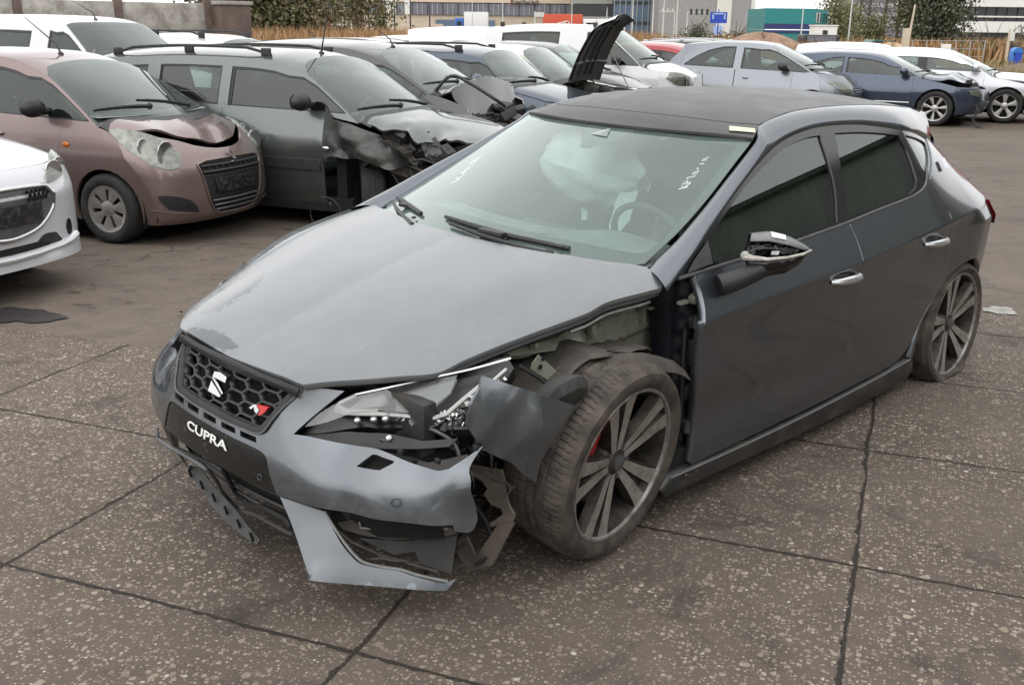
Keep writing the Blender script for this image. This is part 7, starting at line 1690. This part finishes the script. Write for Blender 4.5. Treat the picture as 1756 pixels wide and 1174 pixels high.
pole('signpost','short pale signpost left of the red trailer',917,90,20,extra=sgn,cat='signpost',r=.06)
for k,(u,d,vt,lb) in enumerate([(1084,95,-5,'pale mast in front of the blue glass block'),(1119,92,-5,'pale mast at the right edge of the blue glass block'),(1137,90,-4,'tall pale mast left of the traffic light gantry'),(1160,85,-5,'thick pale mast in the middle of the grey hall'),(1375,68,-4,'thin pale mast in front of the teal cabins'),(1457,76,-4,'thin mast left of the grey tower block')]): pole('mast',lb,u,d,vt,r=.06 if k!=4 else .04)
for k,(u,d,vt,lb) in enumerate([(633,100,-3,'dark green post nearest the broad tree'),(645,98,6,'dark post with a grey cap in front of the office building'),(677,100,-3,'dark post right of the young conifer'),(704,100,-3,'dark post in front of the beige low wall'),(737,100,8,'short dark post at the end of the low railing')]): pole('dark_post',lb,u,d,vt,'roof_slate',.07,cat='post')
for k,(u,d) in enumerate(((666,118),(675,120),(699,119))):
    def flag(o,zt): wallbox('flag',(.0,0,zt-.9),(.55,.05,1.7),'white_wall' if True else '',o)
    pole('flagpole',['left white flag before the office building','middle white flag before the office building','right white flag before the office building'][k],u,d,-3,extra=flag,cat='flag',r=.04)
def sig(n,dirn):
    def f(o,zt):
        L=at(1215,20,80).x-at(1178,20,80).x; wallbox('gantry_arm',(L/2*dirn,0,zt),(L,.09,.09),'pole_pale',o)
        for k in range(n):
            h=wallbox('signal_head',(dirn*L*(k+.6)/n,-.08,zt+.02),(.16,.16,.42),'dark_vehicle',o)
    return f
pole('traffic_lights','pale gantry with four black traffic lights before the grey hall',1178,80,21,extra=sig(4,1),cat='traffic light',r=.06)
def sig2(o,zt):
    L=1.25; wallbox('gantry_arm',(-L/2,0,zt),(L,.08,.08),'pole_pale',o)
    for k in range(3): wallbox('signal_head',(-L*(k+.4)/3,0,zt+.1),(.10,.12,.25),'pole_pale',o)
pole('traffic_lights','pale gantry seen from behind in front of the glass block corner',1156,86,20,extra=sig2,cat='traffic light')
def sig3(o,zt):
    wallbox('gantry_arm',(-.9,0,zt),(1.8,.07,.07),'dark_vehicle',o); wallbox('signal_head',(-.2,-.05,zt),(.25,.15,.40),'dark_vehicle',o)
pole('traffic_lights','dark signal arm before the striped building',1040,85,13,extra=sig3,cat='traffic light',r=.05)
def bsign(o,zt):
    b1=wallbox('sign_board',(0,-.06,zt-.55),(1.15,.05,.72),'sign_blue',o)
    for q in (-.38,.40): wallbox('sign_arrow',(q,-.10,zt-.45),(.12,.02,.42),'sign_light_blue',b1)
    wallbox('sign_text_line',(0,-.10,zt-.30),(.8,.02,.10),'sign_light_blue',b1)
    for q in (-.32,.30): wallbox('lower_sign',(q*.6,-.06,zt-1.35),(.22,.04,.55),'sign_light_blue',o)
pole('road_sign','blue direction sign on a navy post in front of the grey hall',1231,72,16,'sign_blue',.05,bsign,'road sign')
def cap(o,zt): wallbox('collar',(-.06,0,1.3),(.34,.3,1.1),'beige_wall',o)
pole('leaning_mast','cream mast leaning right above a cream cabinet, left of the big dark tree',1558,57,8,'beige_wall',.07,cap,'mast',.22)
cbn=at(1623,75,56); cb=empty('utility_cabinet','white utility cabinet on legs standing in the grass','cabinet',(cbn.x,56,0)); b=MB(); b.box((0,0,.85),(.44,.3,.42),bev=.02); b.build('cabinet_body','white_wall',cb); 
for q in (-.16,.16): wallbox('leg',(q,0,.3),(.06,.06,.68),'white_wall',cb)
cbn=at(1729,75,50); cb=empty('utility_post','cream post with a small box left of the blue booth','post',(cbn.x,50,0)); b=MB(); b.box((0,0,.9),(.10,.10,1.8),bev=.01); b.build('post_body','beige_wall',cb); wallbox('box',(.1,-.02,1.5),(.22,.16,.4),'pale_panel',cb)
p=at(1745,75,47); bo=empty('blue_booth','bright blue plastic booth with an arched top at the right edge','booth',(p.x,47,-.05)); b=MB(); b.box((0,0,.45),(.44,.4,.9),bev=.03); b.build('booth_body','booth_blue',bo); b=MB(); b.lathe([(0,-.2),(.22,-.2),(.22,.2),(0,.2)],24,'y',(0,0,.88)); b.build('booth_top','booth_blue',bo); wallbox('door_panel',(0,-.215,.5),(.30,.03,.7),'sign_blue',bo)
# wire fence, right
fn=empty('wire_fence','thin grey post and wire fence below the big dark tree','fence',(at(1565,70,58).x,58,0)); x1=at(1690,70,58).x-at(1565,70,58).x; 
for k in range(6): MB().tube([(x1*k/5,0,0),(x1*k/5,0,1.25)],.025,6).build('fence_post','steel_grey',fn)
b=MB()
for z in (.4,.8,1.22): b.tube([(0,0,z),(x1,0,z)],.012,5)
b.build('fence_wires','steel_grey',fn)
# ---- vehicles on the street
def truck(name,label,u0,u1,vt,d,boxmat,cabmat,cab_left,logo=None):
    a,b_=span(u0,u1,d); L=b_-a; zt=at((u0+u1)/2,vt,d).z; o=empty(name,label,'lorry',((a+b_)/2,d,0)); s=-1 if cab_left else 1
    cl=min(2.2,L*.26); bb=MB(); bb.box((-s*cl/2,0,(zt+.9)/2+.0),(L-cl-.1,2.4,zt-.9),bev=.03); bx=bb.build('cargo_box',boxmat,o)
    bb=MB(); bb.box((s*(L/2-cl/2),0,1.5),(cl,2.3,2.1),bev=.15); cb=bb.build('cab',cabmat,o); wallbox('cab_window',(s*(L/2-cl/2),-1.17,1.9),(cl*.5,.03,.6),'dark_window',cb)
    wallbox('chassis',(0,0,.7),(L*.95,1.8,.25),'dark_vehicle',o)
    for q in (-.38,-.25,.36): bb=MB(); bb.lathe([(0,-1.15),(.42,-1.15),(.48,-1.1),(.48,-.85),(0,-.85)],20,'y',(s*q*L,0,.48)); bb.build('wheel','rubber',o)
    if logo:
        q=MB()
        for k in range(3): q.tube([(-L*.18+.32*k+.30*math.cos(t),-1.23,zt*.62+.08*k+.30*math.sin(t)) for t in np.linspace(.2,2.9,8)],.06,5)
        q.box((L*.05,-1.23,zt*.50),(L*.30,.03,.14)); q.build('emblem','white_wall',bx)
    return o
truck('lorry','blue cabbed lorry with a white box in front of the glass band',781,838,21,112,'truck_white','truck_blue',True)
truck('lorry','red trailer lorry with a white arched emblem, white cab to the right',930,1022,25,108,'trailer_red','truck_white',False,True)
truck('lorry','plain white box lorry before the blue glass block',1022,1070,33,104,'truck_white','truck_white',False)
def far_car(name,label,u,v,d,L,H,mat,rz=0,cat='car',glass_='dark_window'):
    p=at(u,v,d); o=empty(name,label,cat,(p.x,d,0),rz); b=MB(); prof=[(-.5,.25),(-.5,.55),(-.42,.62),(-.28,.98),(.10,1.0),(.30,.66),(.47,.55),(.5,.3),(.5,.2),(-.5,.2)]
    b.prism([(x*L,-.85,z*H) for x,z in prof],(0,1.7,0)); b.build('body',mat,o)
    b=MB(); b.prism([(x*L,-.865,z*H) for x,z in ((-.36,.64),(-.26,.93),(.09,.95),(.25,.66))],(0,1.73,0)); b.build('windows',glass_,o)
    for s in (-1,1):
        for q in (-.32,.32): w2=MB(); w2.lathe([(0,s*.87),(.17,s*.88),(.31,s*.87),(.33,s*.80),(.33,s*.65)],20,'y',(q*L,0,.33)); wo=w2.build('wheel','rubber',o); w3=MB(); w3.lathe([(0,s*.885),(.2,s*.885)],16,'y',(q*L,0,.33)); w3.build('rim','alloy_light',wo)
    return o
far_car('far_car','silver pink estate car parked beyond the reeds beside the sand heap',1487,70,62,-2.55,.98,'taupe_paint')
far_car('far_car','teal green car directly behind the far silver estate',1500,66,66,-2.9,1.18,'teal_paint')
p=at(1405,70,60); jp=empty('off_road_vehicle','black boxy off-road vehicle standing in the reeds below the teal cabins','car',(p.x,60,0)); b=MB(); b.box((0,0,.75),(3.3,1.6,.55),bev=.06); b.box((-.1,0,1.2),(2.0,1.5,.5),bev=.08); b.build('body','dark_vehicle',jp); wallbox('side_window',(-.1,-.77,1.22),(1.6,.03,.30),'grey_glass',jp)
for q in (-1.05,1.05): b=MB(); b.lathe([(0,-.82),(.36,-.82),(.40,-.75),(.40,-.5),(0,-.5)],18,'y',(q,0,.4)); b.build('wheel','rubber',jp)
p=at(1412,50,66); wc=empty('site_hut','small white hut with a dark window behind the off-road vehicle','hut',(p.x,66,0)); b=MB(); b.box((0,0,1.0),(1.4,1.2,1.9),bev=.02); b.build('hut_wall','white_wall',wc); wallbox('window',(-.05,-.62,1.45),(.30,.04,.5),'dark_window',wc); wallbox('roof',(0,0,1.98),(1.5,1.3,.08),'white_wall',wc)
far_car('far_car','white car on the street left of the young conifer shrub',1140,57,92,3.0,1.15,'van_white')
far_car('far_car','white car on the street below the blue road sign',1216,57,92,3.6,1.15,'van_white')
st=sheet('street',[(-200,96),(250,96),(250,118),(-200,118)],-.024,'yard_asphalt')
# added trees out of view, there only to be reflected in glass and paint
for k,(x,y,h,r_) in enumerate([(8.5,-3.5,6.2,2.6),(13,-.5,7.4,2.8),(21.5,14.5,8.4,3.2),(3.5,-9.5,7.0,2.8),(-4.0,-11,7.5,3.0),(12.5,-7,9,3.2)]):
    o=tree('reflection_tree','unseen tree added out of view for reflections in the cars',(x,y,-.05),h,r_,'leaf_pale',200+k,6000,.16,.25,low=-.2,group='unseen trees added for reflections'); crown('inner_foliage',(0,0,h*.4),r_*.8,r_*.8,h*.42,4000,.24,'leaf_pale',o,300+k)

# hall added out of view, its wall mirrored in car windows and doors
A=Vector((12.0,-1.0,0)); B_=Vector((25.5,23.3,0)); dv=B_-A; Ln=dv.length; rz=math.atan2(dv.y,dv.x); wh=empty('reflection_hall','long light grey hall added unseen right of the yard for reflections','building',(A+B_)/2+Vector((math.sin(rz),-math.cos(rz),0))*4,rz)
plain('reflection_hall_grey',(.20,.205,.195),.6,var=.12,scale=2)
wallbox('wall',(0,0,4.6),(Ln,8,9.2),'reflection_hall_grey',wh); wallbox('roof',(0,0,9.3),(Ln+.4,8.4,.2),'roof_slate',wh)
for k in range(3): wallbox('roller_door',(-Ln*.3+Ln*.3*k,4.03,1.9),(3.2,.08,3.8),'dark_vehicle',wh)
